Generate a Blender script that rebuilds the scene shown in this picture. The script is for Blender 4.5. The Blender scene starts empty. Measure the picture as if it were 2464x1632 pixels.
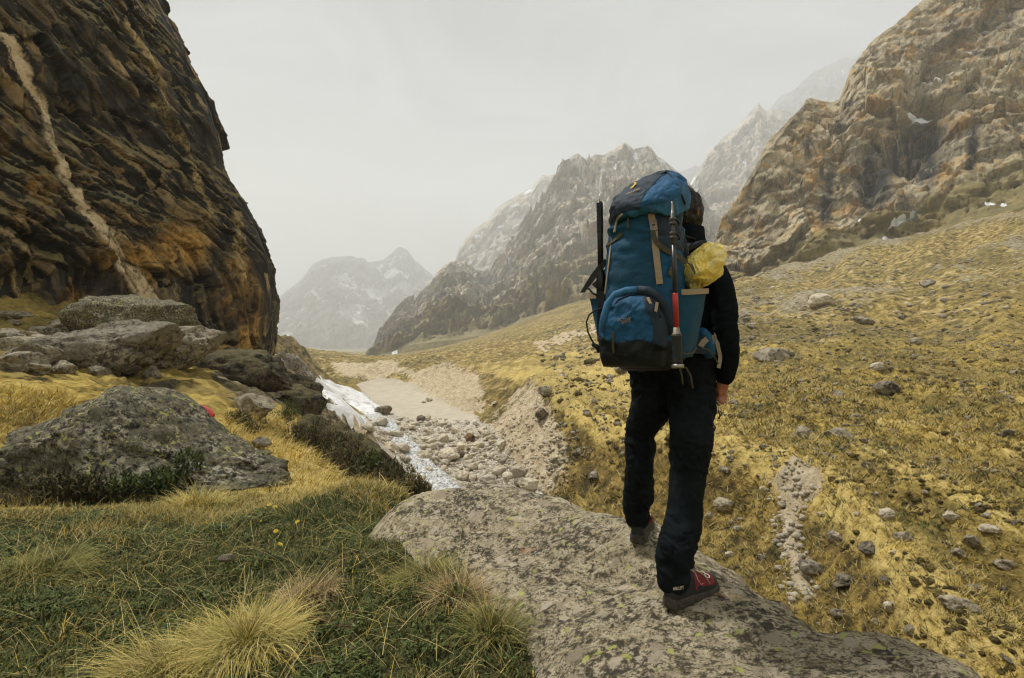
import bpy, bmesh, math, random
import numpy as np
from mathutils import Vector, Matrix
R = math.radians
random.seed(7)
SC = bpy.context.scene
COL = SC.collection

# ------------------------------------------------------------------ camera, sky, sun, exposure
cam_d = bpy.data.cameras.new('camera')
cam = bpy.data.objects.new('camera', cam_d)
COL.objects.link(cam)
cam.location = (0, 0, 0)
cam.rotation_euler = (R(90), 0, 0)
cam_d.lens = 20.0
cam_d.sensor_width = 36.0
cam_d.clip_start = 0.05
cam_d.clip_end = 60000
cam_d.dof.use_dof = True
cam_d.dof.focus_distance = 2.5
cam_d.dof.aperture_fstop = 9.0
SC.camera = cam
SUN_EL, SUN_AZ = 62, -58          # azimuth clockwise from the view direction (+Y)
HAZE = 0.00024
world = bpy.data.worlds.new('World')
SC.world = world
world.use_nodes = True
wn = world.node_tree
for n in list(wn.nodes):
    wn.nodes.remove(n)
wo = wn.nodes.new('ShaderNodeOutputWorld')
wb = wn.nodes.new('ShaderNodeBackground')
wb.inputs['Strength'].default_value = 0.1
sky = wn.nodes.new('ShaderNodeTexSky')
sky.sky_type = 'NISHITA'
sky.sun_disc = False
sky.sun_elevation = R(SUN_EL)
sky.sun_rotation = R(SUN_AZ)
wtc = wn.nodes.new('ShaderNodeTexCoord')
wmp = wn.nodes.new('ShaderNodeMapping')
wmp.inputs['Scale'].default_value = (1.0, 1.0, 2.2)
wno = wn.nodes.new('ShaderNodeTexNoise')
wno.inputs['Scale'].default_value = 2.8
wno.inputs['Detail'].default_value = 5
wno.inputs['Roughness'].default_value = 0.55
wno.inputs['Distortion'].default_value = 0.9
wrp = wn.nodes.new('ShaderNodeValToRGB')
wrp.color_ramp.elements[0].position = 0.30
wrp.color_ramp.elements[0].color = (1.3, 1.46, 1.65, 1)
wrp.color_ramp.elements[1].position = 0.72
wrp.color_ramp.elements[1].color = (4.1, 4.32, 4.6, 1)
wmx = wn.nodes.new('ShaderNodeMix')
wmx.data_type = 'RGBA'
wmx.inputs[0].default_value = 0.94       # closed cloud deck in front of the clear sky
wn.links.new(wtc.outputs['Generated'], wmp.inputs['Vector'])
wn.links.new(wmp.outputs['Vector'], wno.inputs['Vector'])
wn.links.new(wno.outputs['Fac'], wrp.inputs['Fac'])
wn.links.new(sky.outputs['Color'], wmx.inputs[6])
wn.links.new(wrp.outputs['Color'], wmx.inputs[7])
wn.links.new(wmx.outputs[2], wb.inputs['Color'])
wn.links.new(wb.outputs['Background'], wo.inputs['Surface'])
sun_d = bpy.data.lights.new('sun', 'SUN')
sun_d.energy = 4.9
sun_d.angle = R(7)
sun_d.color = (1.0, 0.965, 0.91)
sun = bpy.data.objects.new('sun', sun_d)
COL.objects.link(sun)
sun.location = (0, 0, 60)
sd = Vector((math.sin(R(SUN_AZ)) * math.cos(R(SUN_EL)), math.cos(R(SUN_AZ)) * math.cos(R(SUN_EL)), math.sin(R(SUN_EL))))
sun.rotation_euler = sd.to_track_quat('Z', 'Y').to_euler()
SC.view_settings.view_transform = 'Standard'
SC.view_settings.look = 'None'
SC.view_settings.exposure = 0.28
SC.view_settings.gamma = 1.0
SC.view_settings.use_curve_mapping = False
SC.cycles.use_denoising = True
SC.cycles.filter_width = 1.15
SC.cycles.max_bounces = 8
SC.cycles.diffuse_bounces = 3
SC.cycles.glossy_bounces = 2
SC.cycles.transmission_bounces = 4
SC.cycles.transparent_max_bounces = 6
SC.cycles.volume_bounces = 6
SC.cycles.caustics_reflective = False
SC.cycles.caustics_refractive = False

# ------------------------------------------------------------------ helpers
F, CX, CY = 20.0 / 36.0 * 2464, 1232.0, 816.0
def W(px, py, Y):                         # place of a spot of the valley seen in direction (px,py) and Y metres ahead
    return np.array([(px - CX) / F * Y, Y, (CY - py) / F * Y])

def _hash(ix, iy, iz, seed):
    h = (ix * 374761393 + iy * 668265263 + iz * 2147483647 + seed * 974711) & 0xffffffff
    h = ((h ^ (h >> 13)) * 1274126177) & 0xffffffff
    h = ((h ^ (h >> 16)) * 2246822519) & 0xffffffff
    return h ^ (h >> 15)
def pnoise(P, seed=0):                    # gradient noise, about -1..1
    P = np.asarray(P, dtype=np.float64)
    I = np.floor(P).astype(np.int64)
    f = P - I
    w = f * f * f * (f * (f * 6 - 15) + 10)
    out = 0.0
    for dx in (0, 1):
        wx = w[:, 0] if dx else 1 - w[:, 0]
        for dy in (0, 1):
            wy = w[:, 1] if dy else 1 - w[:, 1]
            for dz in (0, 1):
                wz = w[:, 2] if dz else 1 - w[:, 2]
                h = _hash(I[:, 0] + dx, I[:, 1] + dy, I[:, 2] + dz, seed)
                gx = ((h & 255) / 127.5 - 1)
                gy = (((h >> 8) & 255) / 127.5 - 1)
                gz = (((h >> 16) & 255) / 127.5 - 1)
                out = out + wx * wy * wz * (gx * (f[:, 0] - dx) + gy * (f[:, 1] - dy) + gz * (f[:, 2] - dz))
    return out * 1.25
def fbm(P, octv=4, seed=0, gain=0.5):
    P = np.asarray(P, dtype=np.float64)
    a, s, t = 1.0, 0.0, 0.0
    for i in range(octv):
        s = s + a * pnoise(P * (2.03 ** i) + i * 17.3, seed + i)
        t += a
        a *= gain
    return s / t * 1.5
def ridged(P, octv=4, seed=0, gain=0.55):
    P = np.asarray(P, dtype=np.float64)
    a, s, t = 1.0, 0.0, 0.0
    for i in range(octv):
        s = s + a * (1 - np.abs(pnoise(P * (2.07 ** i) + i * 9.1, seed + i)) * 2)
        t += a
        a *= gain
    return s / t
def facets(P, seed, flat2=False):
    """broken rock: every cell of a random mosaic is a flat face with its own height and tilt; also the distance to the crack"""
    P = np.asarray(P, float)
    I = np.floor(P).astype(np.int64)
    b1 = np.full(len(P), 1e9); b2 = np.full(len(P), 1e9); val = np.zeros(len(P)); rnd = np.zeros(len(P))
    for dx in (-1, 0, 1):
        for dy in (-1, 0, 1):
            for dz in ((0,) if flat2 else (-1, 0, 1)):
                C = I + np.array([dx, dy, dz])
                h = _hash(C[:, 0], C[:, 1], C[:, 2], seed); h2 = _hash(C[:, 0], C[:, 1], C[:, 2], seed + 77)
                fp = C + np.stack([(h & 255), (h >> 8) & 255, (h >> 16) & 255], -1) / 255.0
                if flat2: fp[:, 2] = P[:, 2]
                d = np.linalg.norm(P - fp, axis=1)
                g = np.stack([(h2 & 255), (h2 >> 8) & 255, (h2 >> 16) & 255], -1) / 127.5 - 1
                r0 = ((h2 >> 24) & 255) / 255.0
                new = d < b1
                b2 = np.where(new, b1, np.minimum(b2, d)); b1 = np.where(new, d, b1)
                val = np.where(new, r0 - 0.5 + 0.75 * ((P - fp) * g).sum(1), val); rnd = np.where(new, r0, rnd)
    return val, b2 - b1, rnd
def sstep(a, b, x):
    t = np.clip((x - a) / (b - a), 0, 1)
    return t * t * (3 - 2 * t)

def mesh_np(name, V, Fc, smooth=True):
    """mesh from numpy vertices and an (n,3) or (n,4) index array"""
    V = np.asarray(V, dtype=np.float32)
    Fc = np.asarray(Fc, dtype=np.int32)
    k = Fc.shape[1]
    me = bpy.data.meshes.new(name)
    me.vertices.add(len(V))
    me.vertices.foreach_set('co', V.ravel())
    me.loops.add(Fc.size)
    me.loops.foreach_set('vertex_index', Fc.ravel())
    me.polygons.add(len(Fc))
    me.polygons.foreach_set('loop_start', np.arange(0, Fc.size, k, dtype=np.int32))
    me.polygons.foreach_set('loop_total', np.full(len(Fc), k, dtype=np.int32))
    if smooth:
        me.polygons.foreach_set('use_smooth', np.ones(len(Fc), dtype=bool))
    me.update(calc_edges=True)
    return me
def grid_faces(nu, nv, wrap=False):       # vertices stored [i*nv + j]
    i = np.arange(nu if wrap else nu - 1)
    j = np.arange(nv - 1)
    I, J = np.meshgrid(i, j, indexing='ij')
    I2 = (I + 1) % nu
    return np.stack([I * nv + J, I2 * nv + J, I2 * nv + J + 1, I * nv + J + 1], -1).reshape(-1, 4)
def attr_col(me, name, C):                # per-point colour attribute
    C = np.asarray(C, dtype=np.float32)
    if C.shape[1] == 3:
        C = np.concatenate([C, np.ones((len(C), 1), np.float32)], 1)
    a = me.attributes.new(name, 'FLOAT_COLOR', 'POINT')
    a.data.foreach_set('color', C.ravel())
def link(name, me, mat=None, parent=None):
    o = bpy.data.objects.new(name, me)
    COL.objects.link(o)
    if mat is not None and me is not None and not me.materials:
        me.materials.append(mat)
    if parent is not None:
        o.parent = parent
    return o
def tag(o, label=None, cat=None, group=None, kind=None):
    if label: o['label'] = label
    if cat: o['category'] = cat
    if group: o['group'] = group
    if kind: o['kind'] = kind
    return o
def empty(name, loc=(0, 0, 0), rz=0.0):
    o = bpy.data.objects.new(name, None)
    o.empty_display_size = 0.1
    COL.objects.link(o)
    o.location = loc
    o.rotation_euler = (0, 0, rz)
    return o

# ------------------------------------------------------------------ shader helper
class NT:
    def __init__(s, name, rough=0.85, spec=0.3):
        s.m = bpy.data.materials.new(name)
        s.m.use_nodes = True
        s.t = s.m.node_tree
        s.b = s.t.nodes['Principled BSDF']
        s.b.inputs['Roughness'].default_value = rough
        s.b.inputs['Specular IOR Level'].default_value = spec
        s.tc = s.t.nodes.new('ShaderNodeTexCoord')
    def put(s, sock, v):
        if v is None: return
        if hasattr(v, 'is_linked') or hasattr(v, 'links'):
            s.t.links.new(v, sock)
        elif isinstance(v, tuple) and len(v) == 3 and sock.type == 'RGBA':
            sock.default_value = (*v, 1)
        else:
            sock.default_value = v
    def obj(s): return s.tc.outputs['Object']
    def attr(s, name, out='Color'):
        n = s.t.nodes.new('ShaderNodeAttribute'); n.attribute_name = name
        return n.outputs[out]
    def sep(s, c):
        n = s.t.nodes.new('ShaderNodeSeparateColor'); s.put(n.inputs[0], c)
        return n.outputs[0], n.outputs[1], n.outputs[2]
    def sepxyz(s, c):
        n = s.t.nodes.new('ShaderNodeSeparateXYZ'); s.put(n.inputs[0], c)
        return n.outputs[0], n.outputs[1], n.outputs[2]
    def map(s, vec, scale=(1, 1, 1), rot=(0, 0, 0), loc=(0, 0, 0)):
        n = s.t.nodes.new('ShaderNodeMapping'); s.put(n.inputs['Vector'], vec)
        n.inputs['Scale'].default_value = scale; n.inputs['Rotation'].default_value = rot; n.inputs['Location'].default_value = loc
        return n.outputs[0]
    def noise(s, vec, scale=1, det=5, rough=0.55, dist=0.0, out='Fac'):
        n = s.t.nodes.new('ShaderNodeTexNoise'); s.put(n.inputs['Vector'], vec)
        n.inputs['Scale'].default_value = scale; n.inputs['Detail'].default_value = det
        n.inputs['Roughness'].default_value = rough; n.inputs['Distortion'].default_value = dist
        return n.outputs[out]
    def voro(s, vec, scale=1, feat='F1', out='Distance', rnd=1.0):
        n = s.t.nodes.new('ShaderNodeTexVoronoi'); n.feature = feat; s.put(n.inputs['Vector'], vec)
        n.inputs['Scale'].default_value = scale; n.inputs['Randomness'].default_value = rnd
        return n.outputs[out]
    def ramp(s, fac, stops, interp='LINEAR'):
        n = s.t.nodes.new('ShaderNodeValToRGB'); s.put(n.inputs[0], fac)
        cr = n.color_ramp; cr.interpolation = interp
        while len(cr.elements) < len(stops): cr.elements.new(0.5)
        for e, (p, c) in zip(cr.elements, stops):
            e.position = p
            e.color = (c, c, c, 1) if isinstance(c, (int, float)) else (*c, 1)
        return n.outputs[0]
    def mix(s, fac, a, b, mode='MIX'):
        n = s.t.nodes.new('ShaderNodeMix'); n.data_type = 'RGBA'; n.blend_type = mode
        s.put(n.inputs[0], fac); s.put(n.inputs[6], a); s.put(n.inputs[7], b)
        return n.outputs[2]
    def math(s, op, a, b=0.0, clamp=False):
        n = s.t.nodes.new('ShaderNodeMath'); n.operation = op; n.use_clamp = clamp
        s.put(n.inputs[0], a); s.put(n.inputs[1], b)
        return n.outputs[0]
    def vadd(s, a, b, k=1.0):
        n = s.t.nodes.new('ShaderNodeVectorMath'); n.operation = 'MULTIPLY_ADD'
        s.put(n.inputs[0], b); n.inputs[1].default_value = (k, k, k); s.put(n.inputs[2], a)
        return n.outputs[0]
    def normal_z(s):
        n = s.t.nodes.new('ShaderNodeNewGeometry')
        return s.sepxyz(n.outputs['Normal'])[2]
    def rnd(s):
        n = s.t.nodes.new('ShaderNodeObjectInfo'); return n.outputs['Random']
    def bump(s, h, strength=0.5, dist=0.1, nrm=None):
        n = s.t.nodes.new('ShaderNodeBump'); s.put(n.inputs['Height'], h)
        n.inputs['Strength'].default_value = strength; n.inputs['Distance'].default_value = dist
        if nrm is not None: s.put(n.inputs['Normal'], nrm)
        return n.outputs[0]
    def done(s, col=None, nrm=None, rough=None):
        s.put(s.b.inputs['Base Color'], col)
        if nrm is not None: s.put(s.b.inputs['Normal'], nrm)
        if rough is not None: s.put(s.b.inputs['Roughness'], rough)
        return s.m
def plain(name, col, rough=0.7, spec=0.3, metal=0.0, var=0.25, scale=40, bump=0.0, bscale=200):
    m = NT(name, rough, spec)
    n = m.noise(m.obj(), scale, 4, 0.6)
    c = m.mix(m.ramp(n, [(0.3, 0.0), (0.7, 1.0)]), tuple(x * (1 - var) for x in col), tuple(min(1, x * (1 + var)) for x in col))
    m.b.inputs['Metallic'].default_value = metal
    nr = m.bump(m.noise(m.obj(), bscale, 3, 0.6), bump, 0.003) if bump else None
    return m.done(c, nr)
# ------------------------------------------------------------------ the lie of the land (metres, eye at the origin)
def _P(*a): return [W(*q) for q in a]
CTRL = []
CTRL += _P((0,1632,2.55),(300,1632,2.55),(600,1632,2.55),(1000,1632,2.45),(0,1400,3.7),(300,1400,3.75),(600,1400,3.75),(1000,1400,3.5),
           (0,1240,5.6),(300,1240,5.7),(600,1240,5.8),(950,1235,5.4),(985,1312,3.8),(1060,1354,3.5),(1140,1404,3.2),(1180,1472,2.9),(1255,1542,2.6),(1300,1634,2.35),(1000,1330,3.75),(0,1200,6.8),(330,1200,6.9),(640,1205,6.7),(760,1200,6.9),(900,1195,7.0),(985,1200,6.4),
           (700,1150,8.8),(800,1180,8.0),(900,1196,7.6),(650,1090,11),(560,1040,13.5),(760,1120,11.5),(840,1170,9.6),
           (0,1040,9),(0,950,11),(100,965,11),(250,960,12.5),(470,1003,13),(400,965,17),(600,1010,16),(660,1020,17),
           (0,900,15),(0,830,20),(0,775,27),(200,880,19),(200,850,24),(400,900,23),(550,905,31),(650,905,42),(-300,1000,9),(-300,900,15),(-400,800,22),
           (700,1010,23),(760,1015,34),(790,985,50),(820,985,66),(790,950,92),
           (660,805,92),(700,830,94),(735,855,96),(765,885,99),(792,912,106),(640,905,60),(600,830,100))
# ravine floor, from the snow down to below the lookout
for x, y, z in ((-6.1,46,-12.0),(-9.3,55,-11.9),(-15.8,71.5,-11.8),(-21.5,86,-11.7),(-33,113,-11.6),(-51.5,151,-11.6),(-70,200,-11.5),(-1.3,56,-11.7),
                (0.5,47.5,-11.7),(-10,64,-11.9),(-6,80,-11.3),(-16,104,-11.4),(-22,124,-11.3),(-30,132,-11.2),(-4,66,-11.6),(-3,40,-12.2),(1.5,40,-12.1),
                (1,32,-12.8),(3,24,-13.2),(5,16,-13.8),(5,8,-13),(6,5,-12),(8,2.5,-12),(5,-3,-10)):
    CTRL.append(np.array([x, y, z]))
# bank edge of the meadow bench, and points on the bank below it
EDGE = np.array([(-49,156,-9.2),(-36,152,-8.4),(-26,146,-7.2),(-14,134,-5.9),(-7.2,126,-5.9),(-1.5,106,-6.0),(2.4,83,-6.0),(3.6,70,-6.0),(4.0,58.6,-6.0),(4.4,50,-6.3),(5.6,43,-6.6),
                 (8.2,37.5,-6.6),(11.3,33,-6.5),(13.5,29.2,-6.5),(13.4,23.2,-6.5),(12.2,17.8,-7.0),(11.1,14,-7.5),(10.6,9,-8),(10.6,4,-8.4),(11,-2,-8.6)])
for i in range(len(EDGE) - 1):
    n = 3 if i < 11 else 4
    for k in range(n):
        t = k / n
        p = EDGE[i] * (1 - t) + EDGE[i + 1] * t
        CTRL.append(p)
        d = EDGE[i + 1][:2] - EDGE[i][:2]
        d = d / np.linalg.norm(d)
        nrm = np.array([d[1], -d[0]])          # points from the edge to the ravine side
        if i >= 3:
            q = p.copy(); q[:2] += nrm * 1.3; q[2] -= 1.5; CTRL.append(q)
            if p[1] < 90:
                q = p.copy(); q[:2] += nrm * 3.8; q[2] -= 3.7; CTRL.append(q)
        q = p.copy(); q[:2] -= nrm * 3.0; q[2] += 0.25; CTRL.append(q)
CTRL += _P((2464,1500,15.6),(2464,1300,21),(2464,1100,33),(2464,950,55),(2464,820,90),(2464,700,130),(2464,600,180),(2464,515,240),
           (2200,1300,20.5),(2200,1150,28),(2200,1000,46),(2200,870,80),(2200,760,130),(2200,660,205),(2200,590,262),
           (1900,1060,36),(1900,950,55),(1900,850,90),(1900,740,170),(1900,645,262),(2050,700,200),(2050,600,270),
           (1600,1000,47),(1600,900,80),(1600,820,140),(1600,745,260),(1700,700,300),(1750,760,190),
           (1400,960,57),(1400,900,85),(1400,850,140),(1400,800,230),(1400,762,400),(1400,722,650),(1250,800,420),(1250,780,800),
           (1150,868,145),(1150,846,220),(1150,830,350),(1150,818,700),(1000,856,520),(1000,852,900),(1000,850,1600),
           (950,880,170),(950,868,240),(950,862,400),(900,864,420),(820,868,300),(820,864,450),(760,858,560),(700,852,620),(850,866,800),(820,864,1500),(820,864,3000),(900,864,1400),
           (2900,1500,15),(2900,1100,30),(2900,850,70),(2900,650,130),(2900,480,230),(3400,900,50),(3400,500,150))
for x, y, z in ((0.5,6.4,-5.5),(-1.2,9,-6),(-3.2,14,-7),(-5,20,-8.5),(-8,30,-9.5),(2.4,4.4,-6),(3.4,2.8,-6),(3.2,1.0,-5),(2.6,-0.6,-4),
                (0,0,-1.48),(1.0,0.6,-1.45),(-1.5,0.6,-1.5),(0,-2,-1.5),(-4,-3,-1.5),(3,-4,-2),(-4,2,-1.5),(-8,0,-1.2),(0,-15,-1),(-15,-10,1),(15,-12,-2),(-20,8,0.6),(-30,-30,6),(40,-40,6),(30,-8,-6),(40,5,2),
                (-30,25,3),(-30,40,3),(-30,55,3),(-55,50,6),(-60,90,8),(-90,140,9),(-130,220,10),(-250,420,30),
                (0,2200,-10),(700,1800,120),(-800,1500,0),(500,5000,50),(-3000,6000,0),(4000,6000,300),(3000,1000,400),(-2500,1000,300),(500,300,80),(300,-300,40),(-300,-300,40),(-3000,-3000,100),(3000,-3000,100),(0,-3000,50)):
    CTRL.append(np.array([x, y, z], float))
CTRL = np.array(CTRL)
def _uv(x, y):
    r = np.hypot(x, y)
    return np.stack([np.arctan2(x, y) * 1.25, np.log(np.maximum(r, 0.7))], -1)
_cu = _uv(CTRL[:, 0], CTRL[:, 1])
def _phi(A, B):
    d2 = ((A[:, None, :] - B[None, :, :]) ** 2).sum(-1)
    return np.sqrt(d2 + 0.0009)
_zs = CTRL[:, 2]
_n = len(CTRL)
_A = np.zeros((_n + 3, _n + 3))
_A[:_n, :_n] = -_phi(_cu, _cu) + np.eye(_n) * 0.006
_A[:_n, _n] = 1; _A[:_n, _n + 1:] = _cu
_A[_n:, :_n] = _A[:_n, _n:].T
# heights enter divided by the distance, so that near and far relief count alike
_rs = np.hypot(CTRL[:, 0], CTRL[:, 1]) + 3.0
_wt = np.linalg.solve(_A, np.concatenate([_zs / _rs, [0, 0, 0]]))
def zbase(x, y):
    x = np.asarray(x, float).ravel(); y = np.asarray(y, float).ravel()
    out = np.empty(len(x))
    for s in range(0, len(x), 40000):
        u = _uv(x[s:s + 40000], y[s:s + 40000])
        out[s:s + 40000] = -_phi(u, _cu) @ _wt[:_n] + _wt[_n] + u @ _wt[_n + 1:]
    return out * (np.hypot(x, y) + 3.0)

NTH, NRR = 500, 540
TH0, TH1 = R(-64), R(64)
R0, R1 = 0.7, 9000.0
_th = np.linspace(TH0, TH1, NTH)
_lr = np.linspace(math.log(R0), math.log(R1), NRR)
_TH, _LR = np.meshgrid(_th, _lr, indexing='ij')
_RR = np.exp(_LR)
GX, GY = _RR * np.sin(_TH), _RR * np.cos(_TH)
# solve the smooth height on a coarser net and refine it
_cs, _cr = 151, 215
_th2 = np.linspace(TH0, TH1, _cs); _lr2 = np.linspace(math.log(R0), math.log(R1), _cr)
_T2, _L2 = np.meshgrid(_th2, _lr2, indexing='ij')
_zc = zbase((np.exp(_L2) * np.sin(_T2)), (np.exp(_L2) * np.cos(_T2))).reshape(_cs, _cr)
def _bil(Z, a, b):                       # a,b in grid units
    a = np.clip(a, 0, Z.shape[0] - 1.001); b = np.clip(b, 0, Z.shape[1] - 1.001)
    i = a.astype(int); j = b.astype(int); fa = a - i; fb = b - j
    return Z[i, j] * (1 - fa) * (1 - fb) + Z[i + 1, j] * fa * (1 - fb) + Z[i, j + 1] * (1 - fa) * fb + Z[i + 1, j + 1] * fa * fb
GZ = _bil(_zc, (_TH - TH0) / (TH1 - TH0) * (_cs - 1), (_LR - math.log(R0)) / (math.log(R1) - math.log(R0)) * (_cr - 1))

def in_poly(px, py, poly, soft=0.0):
    """soft inside mask (1 inside) of a polygon given in viewing directions"""
    poly = np.array(poly, float)
    ins = np.zeros(px.shape, bool)
    dmin = np.full(px.shape, 1e9)
    n = len(poly)
    for i in range(n):
        x1, y1 = poly[i]; x2, y2 = poly[(i + 1) % n]
        c = ((y1 > py) != (y2 > py)) & (px < (x2 - x1) * (py - y1) / (y2 - y1 + 1e-9) + x1)
        ins ^= c
        ex, ey = x2 - x1, y2 - y1
        t = np.clip(((px - x1) * ex + (py - y1) * ey) / (ex * ex + ey * ey + 1e-9), 0, 1)
        dmin = np.minimum(dmin, np.hypot(px - x1 - t * ex, py - y1 - t * ey))
    sd_ = np.where(ins, dmin, -dmin)
    return sstep(-soft, soft, sd_) if soft > 0 else ins.astype(float)

_flat = np.stack([GX.ravel(), GY.ravel(), np.zeros(GX.size)], -1)
_r = _RR.ravel()
_gpx = CX + F * GX.ravel() / np.maximum(GY.ravel(), 0.3)
_gpy = CY - F * GZ.ravel() / np.maximum(GY.ravel(), 0.3)
_nz1 = fbm(_flat / 9.0, 4, 3)
_nz2 = fbm(_flat / 1.7, 4, 11)
_nz3 = fbm(_flat / 0.45, 3, 21)
_nz4 = fbm(_flat / 60.0, 4, 31)
_jx, _jy = _gpx + 22 * _nz2 + 22 * _nz1, _gpy + 12 * _nz2 + 12 * _nz1
front = (GY.ravel() > 5)
m_tan = np.maximum.reduce([
    in_poly(_jx, _jy, [(975,892),(1083,884),(1150,902),(1165,965),(1130,1008),(1010,968),(970,942)], 30),
    in_poly(_jx, _jy, [(1262,950),(1290,936),(1305,965),(1335,1030),(1370,1110),(1330,1200),(1205,1150),(1170,1040),(1215,1005)], 30),
    in_poly(_jx, _jy, [(1838,1155),(1890,1132),(1972,1160),(1968,1200),(1912,1215),(1915,1300),(1945,1430),(1918,1440),(1885,1330),(1872,1220)], 16),
    in_poly(_jx, _jy, [(800,930),(830,985),(900,1050),(960,1130),(930,1140),(860,1060),(790,985),(770,920)], 10) * 0.9,
    in_poly(_jx, _jy, [(800,880),(950,880),(980,890),(940,925),(860,922),(800,905)], 8) * 0.8,
    in_poly(_jx, _jy, [(1290,838),(1380,806),(1500,776),(1510,784),(1390,818),(1300,846)], 5)]) * front
m_grav = in_poly(_jx, _jy, [(860,975),(900,985),(1000,1000),(1130,1008),(1190,1045),(1235,1120),(1320,1200),(1050,1230),(930,1120),(880,1040)], 10) * front
m_grav = np.maximum(m_grav, (GZ.ravel() < -11.2) * (_r < 60) * 1.0)
m_sand = in_poly(_gpx + 3 * _nz1, _gpy + 3 * _nz1, [(856,928),(900,916),(985,918),(1020,945),(1090,982),(1165,1012),(1090,1024),(960,1004),(905,985)], 4) * front
m_scree = 0.62 * sstep(0.15, 0.9, sstep(830, 660, _gpy) * 0.55 + 1.1 * _nz4 + 0.55 * _nz1 + 0.3 * _nz2) * sstep(1500, 1750, _gpx) * (_r > 70) * front
m_near = sstep(9.0, 6.0, _r + 1.2 * _nz2) * (GX.ravel() < 3)
# low ridges with paler grass: the rim of the bench and two folds behind it
def line_d(L):
    L = np.array(L, float)[:, :2]
    x, y = GX.ravel(), GY.ravel()
    d = np.full(len(x), 1e9)
    for i in range(len(L) - 1):
        e = L[i + 1] - L[i]
        t = np.clip(((x - L[i, 0]) * e[0] + (y - L[i, 1]) * e[1]) / (e @ e), 0, 1)
        d = np.minimum(d, np.hypot(x - L[i, 0] - t * e[0], y - L[i, 1] - t * e[1]))
    return d
fold1 = [W(2078,1152,28), W(2161,1205,25), W(2221,1253,22.5), W(2304,1283,21.5), W(2363,1360,19), W(2464,1437,17.5), W(2700,1560,15)]
fold2 = [W(2143,1051,38), W(2245,1104,33), W(2363,1134,30.5), W(2464,1164,28.5), W(2700,1220,26)]
fold3 = [W(1900,930,62), W(2100,960,56), W(2300,985,50), W(2464,1010,47)]
de, d1, d2, d3 = line_d(EDGE[8:]) + 0.5 * _nz1, line_d(fold1) + 0.6 * _nz1, line_d(fold2) + 0.8 * _nz1, line_d(fold3) + 1.2 * _nz1
near_f = (_r > 9) * (_r < 75)
lift = near_f * (0.35 * np.exp(-(de / 0.9) ** 2) + 0.75 * np.exp(-(d1 / 1.2) ** 2) + 0.8 * np.exp(-(d2 / 1.5) ** 2) + 0.5 * np.exp(-(d3 / 2.2) ** 2))
m_pale = near_f * np.clip(np.exp(-(de / 1.0) ** 2) + np.exp(-(d1 / 0.9) ** 2) + 0.9 * np.exp(-(d2 / 1.2) ** 2) + 0.5 * np.exp(-(d3 / 2.0) ** 2), 0, 1)
m_pale = np.maximum(m_pale, sstep(0.0, 0.5, in_poly(_jx, _jy, [(1080,870),(1250,850),(1480,845),(1800,1040),(1740,1070),(1480,1000),(1330,960),(1290,925)], 40)) * 0.85 * front)
m_pale = np.maximum(m_pale, 0.9 * in_poly(_jx, _jy, [(470,1030),(560,1010),(660,1010),(760,1100),(850,1165),(1000,1175),(985,1205),(880,1225),(700,1235),(420,1235),(330,1210),(640,1190),(660,1150),(560,1060)], 10) * front)
m_rocky = in_poly(_jx, _jy, [(560,790),(668,792),(735,850),(800,925),(880,1045),(960,1150),(860,1130),(700,1020),(600,1000),(520,940)], 14) * front * (_r > 12)
m_rim = in_poly(_jx, _jy, [(1140,884),(1215,895),(1285,925),(1320,960),(1350,1040),(1335,1060),(1295,985),(1265,960),(1240,985),(1190,1015),(1165,965)], 14) * front  # dark olive turf strip, with the shadow line under the rim painted in
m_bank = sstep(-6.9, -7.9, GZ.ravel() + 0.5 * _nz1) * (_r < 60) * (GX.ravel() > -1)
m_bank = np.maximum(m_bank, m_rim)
# relief on top of the smooth lie of the land
slope_amp = np.clip(_r / 40.0, 0.05, 1.6)
GZd = GZ.ravel().copy()
m_snowbed = in_poly(_gpx, _gpy, [(735,900),(800,915),(935,985),(900,1040),(840,1020),(760,960)], 14) * front
calm = 1 - np.maximum.reduce([m_sand, 0.6 * m_grav, 0.9 * m_snowbed])
far_bump = sstep(8, 16, _r)
GZd += calm * far_bump * (0.75 * _nz1 * np.clip(_r / 40, 0.35, 2.5) + 0.58 * (0.8 - np.abs(_nz2) * 1.6) * np.clip(_r / 26, 0.6, 1.6) + 0.05 * _nz3 * np.clip(_r / 30, 0.4, 2.0))
GZd += (1 - far_bump) * (0.07 * _nz2 + 0.03 * _nz3)
GZd += calm * sstep(55, 160, _r) * (2.0 * _nz4 + sstep(0.1, 0.35, GX.ravel() / np.maximum(GY.ravel(), 1)) * np.clip(_r / 150, 0, 1.3) * (7.0 * (ridged(np.stack([(GX.ravel() * 0.75 - GY.ravel() * 0.66) / 46, (GX.ravel() * 0.66 + GY.ravel() * 0.75) / 130, _r * 0], -1) + 0.15 * _nz4[:, None], 3, 51) - 0.55)))
GZd += lift + m_rocky * 0.8 * (ridged(_flat / 4.5, 4, 7) - 0.5) * np.clip(_r / 30, 0.4, 2.5)
GZd += m_tan * 1.5 * (ridged(_flat / 3.0, 3, 5) - 0.5) * calm
GZ = GZd.reshape(GX.shape)
def gz(x, y):                            # height of the finished ground
    x = np.atleast_1d(np.asarray(x, float)); y = np.atleast_1d(np.asarray(y, float))
    a = (np.arctan2(x, y) - TH0) / (TH1 - TH0) * (NTH - 1)
    b = (np.log(np.maximum(np.hypot(x, y), R0)) - math.log(R0)) / (math.log(R1) - math.log(R0)) * (NRR - 1)
    return _bil(GZ, a, b)
def gmask(M, x, y):
    a = (np.arctan2(x, y) - TH0) / (TH1 - TH0) * (NTH - 1)
    b = (np.log(np.maximum(np.hypot(x, y), R0)) - math.log(R0)) / (math.log(R1) - math.log(R0)) * (NRR - 1)
    return _bil(M.reshape(GX.shape), a, b)
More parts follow.
